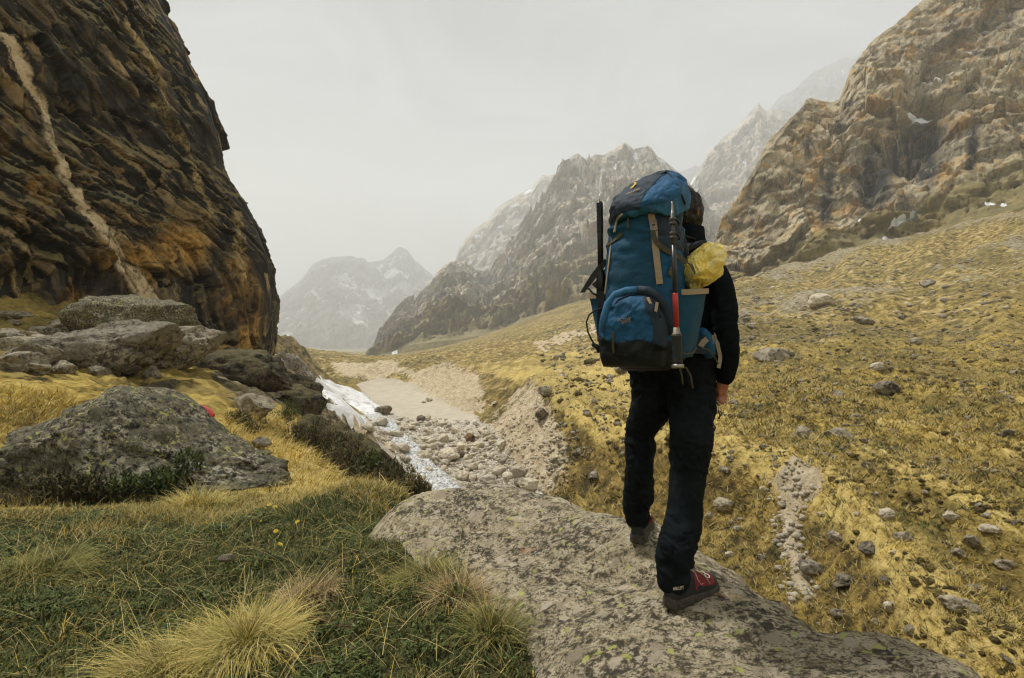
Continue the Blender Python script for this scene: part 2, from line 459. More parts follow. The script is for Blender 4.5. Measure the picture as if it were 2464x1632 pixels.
def hit(px, py, y0=2.0, y1=900.0, lift=0.0):
    """first ground point along the viewing direction (px,py), from y0 metres on"""
    ys = np.exp(np.linspace(math.log(y0), math.log(y1), 900))
    dx, dz = (px - CX) / F, (CY - py) / F
    g = gz(dx * ys, ys)
    below = np.nonzero(dz * ys < g + lift)[0]
    k = below[0] if len(below) else len(ys) - 1
    Y = ys[k]
    return np.array([dx * Y, Y, float(g[k])])

m = NT('meadow_soil', 0.95, 0.15)
zc = m.sep(m.attr('zone'))               # r tan bank, g gravel, b sand
zd = m.sep(m.attr('zone2'))              # r near turf, g scree
p = m.obj()
n1 = m.noise(p, 0.9, 8, 0.65, 0.6)
n2 = m.noise(p, 3.3, 6, 0.7)
n3 = m.noise(p, 0.12, 4, 0.6)
n4 = m.noise(p, 14, 4, 0.7)
gA = m.ramp(n1, [(0.38, (0.038, 0.034, 0.015)), (0.46, (0.22, 0.155, 0.032)), (0.54, (0.50, 0.365, 0.085)), (0.68, (0.66, 0.50, 0.16))])
gB = m.ramp(n2, [(0.40, (0.030, 0.028, 0.013)), (0.48, (0.29, 0.20, 0.042)), (0.60, (0.60, 0.45, 0.13))])
g = m.mix(0.5, gA, gB)
g = m.mix(m.ramp(n3, [(0.42, 0.0), (0.62, 0.7)]), g, m.mix(n2, (0.13, 0.10, 0.034), (0.34, 0.26, 0.09)))
g = m.mix(m.ramp(m.noise(p, 0.3, 6, 0.65), [(0.50, 0.0), (0.60, 0.75)]), g, m.mix(n1, (0.08, 0.064, 0.024), (0.26, 0.195, 0.065)))
gP = m.ramp(n2, [(0.34, (0.30, 0.22, 0.08)), (0.46, (0.58, 0.43, 0.13)), (0.62, (0.72, 0.57, 0.22))])
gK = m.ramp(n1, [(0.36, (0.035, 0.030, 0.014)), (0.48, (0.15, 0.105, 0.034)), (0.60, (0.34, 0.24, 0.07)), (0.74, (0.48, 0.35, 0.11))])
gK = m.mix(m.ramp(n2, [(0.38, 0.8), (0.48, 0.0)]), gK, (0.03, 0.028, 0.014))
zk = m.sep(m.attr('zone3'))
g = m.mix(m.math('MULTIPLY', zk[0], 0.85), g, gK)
rk_ = m.ramp(n1, [(0.36, (0.022, 0.021, 0.014)), (0.47, (0.085, 0.068, 0.038)), (0.58, (0.24, 0.19, 0.11)), (0.72, (0.40, 0.34, 0.22))])
rk_ = m.mix(m.ramp(n2, [(0.54, 0.0), (0.62, 0.8)]), rk_, (0.20, 0.165, 0.045))
g = m.mix(m.ramp(zk[1], [(0.3, 0.0), (0.6, 1.0)]), g, rk_)
g = m.mix(m.ramp(m.math('ADD', zd[2], m.math('MULTIPLY', m.math('SUBTRACT', n1, 0.5), 1.0)), [(0.40, 0.0), (0.70, 0.85)]), g, gP)
tanc = m.ramp(m.noise(p, 1.1, 9, 0.75), [(0.32, (0.24, 0.175, 0.095)), (0.48, (0.46, 0.37, 0.235)), (0.65, (0.64, 0.55, 0.39))])
tanc = m.mix(m.ramp(n2, [(0.58, 0.0), (0.72, 0.7)]), tanc, (0.16, 0.13, 0.06))
gravc = m.ramp(m.voro(p, 2.2, 'F1', 'Color'), [(0.1, (0.44, 0.39, 0.30)), (0.6, (0.58, 0.53, 0.43)), (0.95, (0.70, 0.66, 0.57))])
gravc = m.mix(m.ramp(m.voro(p, 2.2, 'DISTANCE_TO_EDGE'), [(0.0, 0.85), (0.10, 0.0)]), gravc, (0.10, 0.08, 0.055))
sandc = m.ramp(m.noise(p, 0.5, 6, 0.5), [(0.3, (0.42, 0.37, 0.28)), (0.7, (0.50, 0.45, 0.35))])
screec = m.ramp(m.noise(p, 0.8, 8, 0.75), [(0.36, (0.09, 0.075, 0.042)), (0.48, (0.24, 0.205, 0.13)), (0.62, (0.46, 0.41, 0.29))])
turf = m.ramp(m.noise(p, 9, 6, 0.7), [(0.35, (0.028, 0.034, 0.012)), (0.52, (0.085, 0.075, 0.028)), (0.70, (0.20, 0.15, 0.07))])
def edge(mask, k=0.35):                  # ragged edges for a zone
    return m.ramp(m.math('ADD', mask, m.math('ADD', m.math('MULTIPLY', m.math('SUBTRACT', n1, 0.5), k), m.math('MULTIPLY', m.math('SUBTRACT', n2, 0.5), k))), [(0.40, 0.0), (0.60, 1.0)])
yv = m.sepxyz(p)[1]
farm = m.ramp(m.math('ADD', m.math('MULTIPLY', yv, 0.004), m.math('MULTIPLY', m.math('SUBTRACT', n3, 0.5), 0.8)), [(0.26, 0.0), (0.55, 0.85)])
g = m.mix(farm, g, m.ramp(m.noise(p, 0.45, 9, 0.75), [(0.41, (0.045, 0.038, 0.020)), (0.48, (0.18, 0.135, 0.048)), (0.55, (0.38, 0.285, 0.095)), (0.65, (0.58, 0.50, 0.33))]))
g = m.mix(m.math('MULTIPLY', m.ramp(m.noise(p, 0.028, 5, 0.6, 0.6), [(0.50, 0.0), (0.60, 0.75)]), m.ramp(m.math('MULTIPLY', yv, 0.01), [(0.35, 0.0), (0.6, 1.0)])), g, m.ramp(n1, [(0.38, (0.05, 0.045, 0.02)), (0.52, (0.16, 0.125, 0.045)), (0.68, (0.34, 0.26, 0.09))]))
c = m.mix(edge(zd[1], 0.9), g, screec)
c = m.mix(edge(zc[0], 1.5), c, tanc)
c = m.mix(edge(zc[1]), c, gravc)
c = m.mix(edge(zc[2], 0.1), c, sandc)
c = m.mix(edge(zd[0]), c, turf)
hb = m.math('ADD', m.math('MULTIPLY', n1, 0.6), m.math('ADD', m.math('MULTIPLY', n2, 0.35), m.math('MULTIPLY', n4, 0.12)))
hb = m.mix(zc[2], hb, (0.5, 0.5, 0.5))
MAT_GROUND = m.done(c, m.bump(hb, 0.9, 0.45))

Vg = np.stack([GX.ravel(), GY.ravel(), GZ.ravel()], -1)
me = mesh_np('ground', Vg, grid_faces(NTH, NRR)[:, ::-1])
attr_col(me, 'zone', np.stack([m_tan, m_grav, m_sand], -1))
attr_col(me, 'zone2', np.stack([m_near, m_scree, m_pale], -1))
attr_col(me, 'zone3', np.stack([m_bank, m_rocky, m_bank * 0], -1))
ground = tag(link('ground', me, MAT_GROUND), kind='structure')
# the land behind and beside the lookout, coarser, joined under the rim of the fine sheet
bth = np.linspace(TH1, TH0 + 2 * math.pi, 60); br = np.exp(np.linspace(math.log(R0), math.log(R1), 90))
BT, BR = np.meshgrid(bth, br, indexing='ij')
bx, by = (BR * np.sin(BT)).ravel(), (BR * np.cos(BT)).ravel()
bz = zbase(bx, by)
k0, k1 = BT.ravel() < TH1 + 1e-6, BT.ravel() > TH0 + 2 * math.pi - 1e-6
bz[k0 | k1] = gz(bx[k0 | k1], by[k0 | k1])
cap_i = len(bx)
bf = grid_faces(60, 90)[:, ::-1]
me = mesh_np('ground_behind', np.stack([bx, by, bz], -1), bf)
attr_col(me, 'zone3', np.zeros((len(bx), 3))); attr_col(me, 'zone', np.zeros((len(bx), 3))); attr_col(me, 'zone2', np.zeros((len(bx), 3)))
tag(link('ground_behind', me, MAT_GROUND), kind='structure')
a_ = np.linspace(0, 2 * math.pi, 64, endpoint=False)
x_, y_ = R0 * 1.02 * np.sin(a_), R0 * 1.02 * np.cos(a_)
vv = np.concatenate([np.stack([x_, y_, np.full(64, -1.49)], -1), [[0, 0, -1.48]]])
ff = np.array([(i, 64, (i + 1) % 64) for i in range(64)])
me = mesh_np('ground_underfoot', vv, ff)
attr_col(me, 'zone', np.zeros((65, 3))); attr_col(me, 'zone2', np.tile([[1, 0, 0]], (65, 1)))
tag(link('ground_underfoot', me, MAT_GROUND), kind='structure')
# ------------------------------------------------------------------ mountains
def rock_material(name, cols, ochre, dark, sc=1.0, streak=0.5, bumpd=1.0, ochre_at=0.56, crack=0.5):
    m = NT(name, 0.92, 0.2)
    p = m.obj()
    w = m.noise(p, 0.02 * sc, 5, 0.6, 0, 'Color')
    q = m.vadd(p, w, 9.0 / sc)
    n1 = m.noise(q, 0.030 * sc, 9, 0.66, 0.6)
    n2 = m.noise(m.map(q, (1.6, 1.6, 0.40)), 0.075 * sc, 9, 0.70)
    n4 = m.noise(m.map(p, (1, 1, 0.7)), 0.42 * sc, 7, 0.75)
    n5 = m.noise(m.map(q, (1, 1, 0.8), (0.5, 0.4, 0)), 0.13 * sc, 8, 0.72, 1.0)
    c = m.ramp(n1, [(0.34, cols[0]), (0.48, cols[1]), (0.62, cols[2])])
    q6 = m.map(q, (1, 1, 0.5), (0.35, 0.25, 0))
    v1 = m.sep(m.voro(q6, 0.085 * sc, 'F1', 'Color'))
    c = m.mix(m.ramp(v1[0], [(0.55, 0.0), (0.95, 0.8)]), c, cols[2])
    c = m.mix(m.ramp(v1[1], [(0.62, 0.0), (0.95, 0.7)]), c, cols[0])
    c = m.mix(m.ramp(n5, [(0.50, 0.0), (0.60, 0.6)]), c, cols[2])
    c = m.mix(m.ramp(m.voro(q6, 0.085 * sc, 'DISTANCE_TO_EDGE'), [(0.0, 0.75), (0.035, 0.0)]), c, dark)
    c = m.mix(m.ramp(m.voro(m.map(q, (1, 1, 0.4), (0, 0.5, 0.4)), 0.26 * sc, 'DISTANCE_TO_EDGE'), [(0.0, 0.55), (0.04, 0.0)]), c, dark)
    c = m.mix(m.ramp(m.noise(q, 0.045 * sc, 7, 0.7, 1.2), [(ochre_at, 0.0), (ochre_at + 0.10, 0.9)]), c, ochre)
    c = m.mix(m.ramp(n2, [(0.34, streak), (0.43, 0.0)]), c, dark)
    c = m.mix(m.ramp(n4, [(0.32, 0.65), (0.42, 0.0)]), c, dark)
    c = m.mix(m.ramp(n4, [(0.56, 0.0), (0.68, 0.5)]), c, cols[2])
    c = m.mix(m.ramp(m.math('ABSOLUTE', m.math('SUBTRACT', n5, 0.5)), [(0.0, crack), (0.018, 0.0)]), c, dark)
    c = m.mix(m.ramp(m.math('ABSOLUTE', m.math('SUBTRACT', n1, 0.47)), [(0.0, crack), (0.012, 0.0)]), c, dark)
    mk = m.sep(m.attr('mark'))           # r snow, g wet stain, b meadow
    st = m.noise(m.map(p, (1, 1, 0.12)), 0.22 * sc, 6, 0.7, 0.6)
    c = m.mix(m.math('MULTIPLY', mk[1], m.ramp(st, [(0.50, 1.0), (0.64, 0.3)])), c, (0.03, 0.034, 0.034))
    gr = m.ramp(m.noise(p, 0.12 * sc, 7, 0.7), [(0.3, (0.09, 0.075, 0.03)), (0.55, (0.25, 0.205, 0.08)), (0.75, (0.36, 0.30, 0.13))])
    c = m.mix(m.ramp(m.math('ADD', mk[2], m.math('MULTIPLY', m.math('SUBTRACT', n2, 0.5), 1.2)), [(0.42, 0.0), (0.62, 0.9)]), c, gr)
    sn = m.ramp(m.math('ADD', mk[0], m.math('MULTIPLY', m.math('SUBTRACT', n2, 0.5), 0.9)), [(0.50, 0.0), (0.56, 1.0)])
    c = m.mix(sn, c, (0.82, 0.84, 0.86))
    h = m.math('ADD', m.math('MULTIPLY', n1, 1.0), m.math('ADD', m.math('MULTIPLY', n2, 0.7), m.math('ADD', m.math('MULTIPLY', n5, 0.6), m.math('MULTIPLY', n4, 0.35))))
    return m.done(c, m.bump(h, 0.9, bumpd * 1.6 / sc))

def rs(pts, px):
    pts = np.array(sorted(pts), float)
    return np.stack([np.interp(px, pts[:, 0], pts[:, k]) for k in (1, 2)], -1)

def mountain(name, ridge, base, nu, nv, mat, amp, lam, prof=1.0, back=1.0, jag=0.0, seed=0, marks=None, dig=None, fk=0.8, dip=74):
    lo = max(min(p[0] for p in ridge), min(p[0] for p in base)); hi = min(max(p[0] for p in ridge), max(p[0] for p in base))
    px = np.linspace(lo, hi, nu)
    rp, bp = rs(ridge, px), rs(base, px)
    Rw = np.stack([(px - CX) / F * rp[:, 1], rp[:, 1], (CY - rp[:, 0]) / F * rp[:, 1]], -1)
    Bw = np.stack([(px - CX) / F * bp[:, 1], bp[:, 1], (CY - bp[:, 0]) / F * bp[:, 1]], -1)
    H = np.maximum(Rw[:, 2] - Bw[:, 2], 1.0)
    if jag:
        jj = fbm(np.stack([Rw[:, 0] / (lam * 0.55), Rw[:, 1] * 0, Rw[:, 0] * 0], -1), 5, seed + 70, 0.62)
        Rw[:, 2] += jag * jj
    v = np.linspace(0, 1, nv)
    vz = v[None, :, None]
    vh = (v ** prof)[None, :, None]
    P = np.empty((nu, nv, 3))
    P[:, :, 2] = (Bw[:, None, 2] * (1 - vz[..., 0]) + Rw[:, None, 2] * vz[..., 0])
    P[:, :, :2] = Bw[:, None, :2] * (1 - vh) + Rw[:, None, :2] * vh
    q = P.reshape(-1, 3)
    # rock relief: buttresses and gullies running down the face, smaller ledges across it
    V1 = np.repeat(v[None, :], nu, 0).ravel()
    wrp = np.stack([fbm(q / (lam * 2.2), 3, seed + 1), fbm(q / (lam * 2.2) + 50, 3, seed + 2), fbm(q / (lam * 2.2) + 90, 3, seed + 3)], -1)
    qq = q + wrp * lam * 0.45
    d = 0.55 * (ridged(qq * np.array([1, 1, 0.42]) / lam, 5, seed + 4, 0.55) - 0.5)
    d += 0.30 * (ridged(qq * np.array([1, 1, 1.1]) / (lam * 0.45), 4, seed + 5, 0.6) - 0.5)
    d += 0.20 * fbm(qq * np.array([0.5, 0.5, 2.2]) / (lam * 0.5), 4, seed + 6, 0.6)
    win = sstep(0, 0.05, V1) * (0.18 + 0.82 * sstep(1.0, 0.86, V1))
    gpx = CX + F * q[:, 0] / q[:, 1]; gpy = CY - F * q[:, 2] / q[:, 1]
    # beds dip across the face: long tilted slabs
    hx = q[:, 0] * 0.8 + q[:, 1] * 0.6
    ca_, sa_ = math.cos(R(dip)), math.sin(R(dip))
    qs = np.stack([hx * ca_ + q[:, 2] * sa_, -hx * sa_ + q[:, 2] * ca_, q[:, 1] * 0.8 - q[:, 0] * 0.6], -1) + wrp * lam * 0.22
    f1, e1, _ = facets(qs * np.array([0.45, 1.25, 0.8]) / (lam * 0.60), seed + 8)
    f2, e2, _ = facets(qs * np.array([0.5, 1.3, 0.8]) / (lam * 0.20) + 0.4 * f1[:, None], seed + 9)
    f3, e3, _ = facets(q * np.array([1.2, 1.2, 0.7]) / (lam * 0.085), seed + 10)
    d = 0.40 * d + fk * (0.46 * f1 + 0.20 * f2 + 0.09 * f3) - 0.05 * sstep(0.03, 0.0, e1) - 0.025 * sstep(0.04, 0.0, e2)
    off = d * amp * win
    if dig is not None: off = off - dig(gpx, gpy, q)
    vd = q / np.linalg.norm(q, axis=1)[:, None]
    vd[:, 2] = 0
    q2 = q - vd * off[:, None]
    q2[:, 2] += off * 0.35 * win
    mk = np.zeros((len(q), 3)) if marks is None else marks(gpx, gpy, q2, off / max(amp, 1e-6), V1)
    P2 = q2.reshape(nu, nv, 3)
    MK = mk.reshape(nu, nv, 3)
    nb = 14
    Bk = np.empty((nu, nb, 3))
    for k in range(nb):
        t = (k + 1) / nb
        Bk[:, k, :] = P2[:, -1, :]
        dirn = P2[:, -1, :2] / np.linalg.norm(P2[:, -1, :2], axis=1)[:, None]
        Bk[:, k, :2] += dirn * (H * back * t)[:, None]
        Bk[:, k, 2] -= H * 1.1 * t ** 1.2
    sk = P2[:, :1, :].copy(); sk[:, 0, 2] -= 0.12 * H + 4
    A = np.concatenate([sk, P2, Bk], 1)
    M = np.concatenate([MK[:, :1], MK, np.repeat(MK[:, -1:], nb, 1)], 1)
    me = mesh_np(name, A.reshape(-1, 3), grid_faces(nu, nv + nb + 1), smooth=False)
    attr_col(me, 'mark', M.reshape(-1, 3))
    return tag(link(name, me, mat), kind='structure')

def blobs(gpx, gpy, lst):
    m_ = np.zeros(len(gpx))
    for x, y, rx, ry, ang in lst:
        c_, s_ = math.cos(R(ang)), math.sin(R(ang))
        u, w_ = (gpx - x) * c_ + (gpy - y) * s_, -(gpx - x) * s_ + (gpy - y) * c_
        m_ = np.maximum(m_, np.exp(-((u / rx) ** 2 + (w_ / ry) ** 2)))
    return m_

MAT_R1 = rock_material('right_cliff_rock', [(0.26, 0.22, 0.14), (0.46, 0.39, 0.255), (0.64, 0.55, 0.375)], (0.56, 0.335, 0.10), (0.085, 0.075, 0.055), 1.0, 0.8, 2.0, 0.50)
MAT_R2 = rock_material('middle_mountain_rock', [(0.27, 0.25, 0.205), (0.45, 0.415, 0.34), (0.62, 0.57, 0.465)], (0.52, 0.38, 0.21), (0.14, 0.13, 0.115), 0.34, 0.6, 1.6, 0.52, 0.4)
MAT_R3 = rock_material('far_mountain_rock', [(0.10, 0.10, 0.11), (0.16, 0.155, 0.16), (0.22, 0.21, 0.21)], (0.2, 0.17, 0.13), (0.05, 0.05, 0.06), 0.10, 0.6, 1.6, 0.7)

# right-hand wall
r1 = [(1700,640,330),(1717,582,345),(1738,521,355),(1774,475,365),(1814,408,375),(1840,352,385),(1886,301,395),(1927,260,405),(1940,240,408),(1952,237,410),(1975,243,412),(1998,246,412),(2019,236,412),
      (2030,205,414),(2049,158,416),(2085,115,420),(2120,80,424),(2150,62,426),(2167,46,428),(2180,38,430),(2220,0,434),(2320,-90,440),(2464,-190,440),(2800,-330,420),(3300,-300,380)]
b1 = [(1700,690,300),(1794,694,295),(1927,645,285),(2024,612,278),(2110,592,272),(2202,592,268),(2335,530,262),(2464,500,255),(2800,460,240),(3300,430,220)]
def dig1(px, py, q):
    d = 26 * blobs(px, py, [(2215,330,62,40,-28),(2170,375,40,40,-40)]) + 16 * blobs(px, py, [(2095,420,32,58,0)]) + 9 * blobs(px, py, [(2060,560,60,16,-15),(1860,560,40,50,60)])
    d += 14 * np.exp(-(((py - (262 - (px - 2200) * 0.10)) / 9.0) ** 2)) * sstep(2080, 2200, px)
    return d
def mark1(px, py, q, o, v):
    snow = 1.25 * blobs(px, py, [(2230,272,46,7,-14),(2255,266,26,5,-12),(2137,575,16,6,25),(2160,545,26,5,-22),(2172,515,16,4,-10),(2200,528,12,3,-20),(2382,486,14,5,20),(2415,492,8,4,0),(2065,526,8,4,0),(2335,133,5,3,0),(2250,205,20,3,-15)]) * 1.25
    wet = np.maximum(blobs(px, py, [(2200,345,90,58,-28),(2105,420,46,85,10),(2230,400,30,60,0),(2340,360,12,70,4),(1990,480,14,70,8),(2150,520,40,26,-20)]) * 1.5, 0.55 * blobs(px, py, [(2320,100,150,60,-30)]))
    mead = sstep(640, 690, py + (px - 1800) * 0.10) * 0.8 + 0.8 * sstep(0.26, 0.03, v)
    return np.stack([snow, np.clip(wet, 0, 1), np.clip(mead, 0, 1)], -1)
mountain('cliff_wall', r1, b1, 420, 260, MAT_R1, 34, 60, 0.8, 0.8, 3.0, 5, mark1, dig1, 0.85, 28)

# middle mountain with the jagged crest
r2 = [(880,862,1485),(898,850,1552),(914,794,1688),(956,752,1755),(994,729,1823),(1011,698,1863),(1040,671,1890),(1071,637,1917),(1101,628,1958),(1130,640,1998),(1170,655,2025),(1215,600,2025),(1260,540,2025),(1290,490,2039),
      (1316,449,2052),(1342,411,2066),(1365,384,2079),(1380,371,2079),(1392,369,2079),(1407,384,2079),(1434,371,2086),(1453,374,2086),(1484,350,2092),(1504,339,2092),(1515,350,2092),(1530,362,2092),(1545,356,2092),(1558,350,2092),(1570,358,2092),(1582,376,2092),
      (1600,388,2079),(1624,406,2066),(1640,420,2052),(1655,440,2039),(1690,480,1998),(1730,540,1944),(1780,600,1890),(1860,640,1863)]
b2 = [(880,866,1000),(950,846,900),(1000,828,880),(1100,818,860),(1200,800,850),(1300,775,840),(1400,745,830),(1500,720,820),(1700,690,820),(1860,670,820)]
def mark2(px, py, q, o, v):
    snow = blobs(px, py, [(1530,372,7,12,-20),(1452,430,5,12,12),(1445,460,4,9,20),(1308,570,10,4,0),(1310,605,3,14,-10),(1208,582,8,4,-10),(1225,645,12,4,0),(1185,560,4,3,0),(1386,672,6,6,0),(1195,808,4,14,-12),(1480,405,4,8,0),(1590,395,5,9,-35),(950,848,10,4,-20)]) * 1.2
    snow = np.maximum(snow, 0.9 * blobs(px, py, [(1640,430,8,16,-35),(1605,410,8,10,-30)]))
    wet = blobs(px, py, [(1068,728,12,26,8),(1090,790,7,24,8),(1150,700,6,26,5)]) * 0.9
    mead = sstep(0.42, 0.06, v) * 0.95
    return np.stack([snow, wet, mead], -1)
mountain('mountain_peak', r2, b2, 340, 190, MAT_R2, 190, 150, 0.85, 1.0, 16, 21, mark2)

# the paler shoulder behind its left side
r2b = [(1060,690,3450),(1090,640,3450),(1109,591,3450),(1136,553,3480),(1174,530,3525),(1201,495,3570),(1247,468,3600),(1281,449,3600),(1292,432,3600),(1304,421,3600),(1318,424,3600),(1331,418,3600),(1350,440,3600),(1420,470,3600)]
b2b = [(1060,800,2340),(1420,780,2340)]
def mark2b(px, py, q, o, v):
    snow = blobs(px, py, [(1150,578,18,7,-15),(1135,600,12,4,-20),(1240,500,14,4,-15),(1270,462,14,4,-30),(1210,540,14,4,-20),(1182,590,6,3,0)]) * 1.1
    return np.stack([snow, snow * 0, snow * 0], -1)
mountain('mountain_shoulder', r2b, b2b, 190, 150, MAT_R2, 150, 170, 0.9, 1.0, 14, 33, mark2b)

# spiky ridge on the right, far behind the wall
r4 = [(1640,470,3000),(1682,412,3000),(1700,375,3000),(1717,352,3000),(1743,327,3000),(1779,301,3000),(1800,275,3000),(1815,258,3000),(1824,246,3000),(1836,262,3000),(1850,266,3015),(1880,262,3075),(1920,275,3150),(1990,300,3225),(2100,320,3225)]
b4 = [(1640,600,1950),(2100,600,1950)]
def mark4(px, py, q, o, v):
    snow = blobs(px, py, [(1668,440,10,40,-15),(1700,500,6,20,-30),(1790,400,5,25,-20)]) + 0.25 * sstep(-0.05, -0.25, o)
    return np.stack([snow, snow * 0, snow * 0], -1)
mountain('mountain_spur', r4, b4, 220, 170, MAT_R2, 150, 150, 0.9, 1.0, 14, 41, mark4)
r4b = [(1780,330,4785),(1850,262,4785),(1881,232,4785),(1916,212,4785),(1957,172,4785),(1990,156,4785),(2024,142,4785),(2059,133,4785),(2110,118,4785),(2200,110,4785)]
b4b = [(1780,560,3640),(2200,560,3640)]
def mark4b(px, py, q, o, v):
    snow = sstep(0.02, -0.2, o) * 0.75
    return np.stack([snow, snow * 0, snow * 0], -1)
mountain('mountain_ridge', r4b, b4b, 160, 120, MAT_R3, 240, 240, 0.9, 1.0, 22, 47, mark4b)
# small snowy saddle between the two
r4c = [(1590,440,5400),(1620,420,5400),(1640,412,5400),(1660,405,5400),(1672,398,5400),(1690,404,5400),(1740,380,5400)]
b4c = [(1590,600,4500),(1740,600,4500)]
mountain('mountain_saddle', r4c, b4c, 60, 60, MAT_R3, 150, 200, 0.9, 1.0, 12, 53, mark4b)

# the hazy mountain closing the valley
r3 = [(520,760,5332),(600,752,5332),(653,729,5332),(680,706,5332),(711,683,5332),(730,664,5332),(753,637,5332),(770,628,5332),(787,620,5332),(814,617,5332),(875,621,5332),(885,632,5332),(900,630,5357),(918,625,5456),(941,610,5580),(955,597,5580),(962,593,5580),
      (979,602,5580),(998,625,5580),(1040,664,5580),(1100,720,5580),(1200,790,5580)]
b3 = [(520,884,3750),(700,884,3750),(900,884,3750),(1200,870,3750)]
def mark3(px, py, q, o, v):
    snow = sstep(0.02, -0.14, o) * sstep(0.12, 0.45, v) * 0.78 + blobs(px, py, [(835,690,40,5,20),(900,700,36,6,15),(760,715,30,7,20),(960,660,34,6,20),(870,740,30,4,20)]) * 0.75
    return np.stack([snow, snow * 0, snow * 0], -1)
mountain('mountain_far', r3, b3, 240, 130, MAT_R3, 330, 330, 0.9, 0.6, 30, 61, mark3)

# ------------------------------------------------------------------ haze
def closed_box(name, x0, x1, y0, y1, z0, z1):
    V = [(x, y, z) for x in (x0, x1) for y in (y0, y1) for z in (z0, z1)]
    Fq = [(0, 1, 3, 2), (4, 6, 7, 5), (0, 4, 5, 1), (2, 3, 7, 6), (0, 2, 6, 4), (1, 5, 7, 3)]
    return mesh_np(name, V, np.array(Fq), smooth=False)
hm = bpy.data.materials.new('haze_air')
hm.use_nodes = True
for n in list(hm.node_tree.nodes):
    if n.type == 'BSDF_PRINCIPLED': hm.node_tree.nodes.remove(n)
hv = hm.node_tree.nodes.new('ShaderNodeVolumePrincipled')
hv.inputs['Color'].default_value = (0.95, 0.978, 1.0, 1)
hv.inputs['Density'].default_value = HAZE
hv.inputs['Anisotropy'].default_value = 0.0
hm.node_tree.links.new(hv.outputs['Volume'], hm.node_tree.nodes['Material Output'].inputs['Volume'])
HB = dict(x0=-9500, x1=9500, y0=-9500, y1=9500)
zlo = min(float(Vg[:, 2].min()), float(bz.min())) - 60
ztop = max(o.bound_box[i][2] for o in SC.objects if o.type == 'MESH' for i in range(8)) + 30
tag(link('haze', closed_box('haze', z0=zlo, z1=ztop, **HB), hm), kind='stuff')
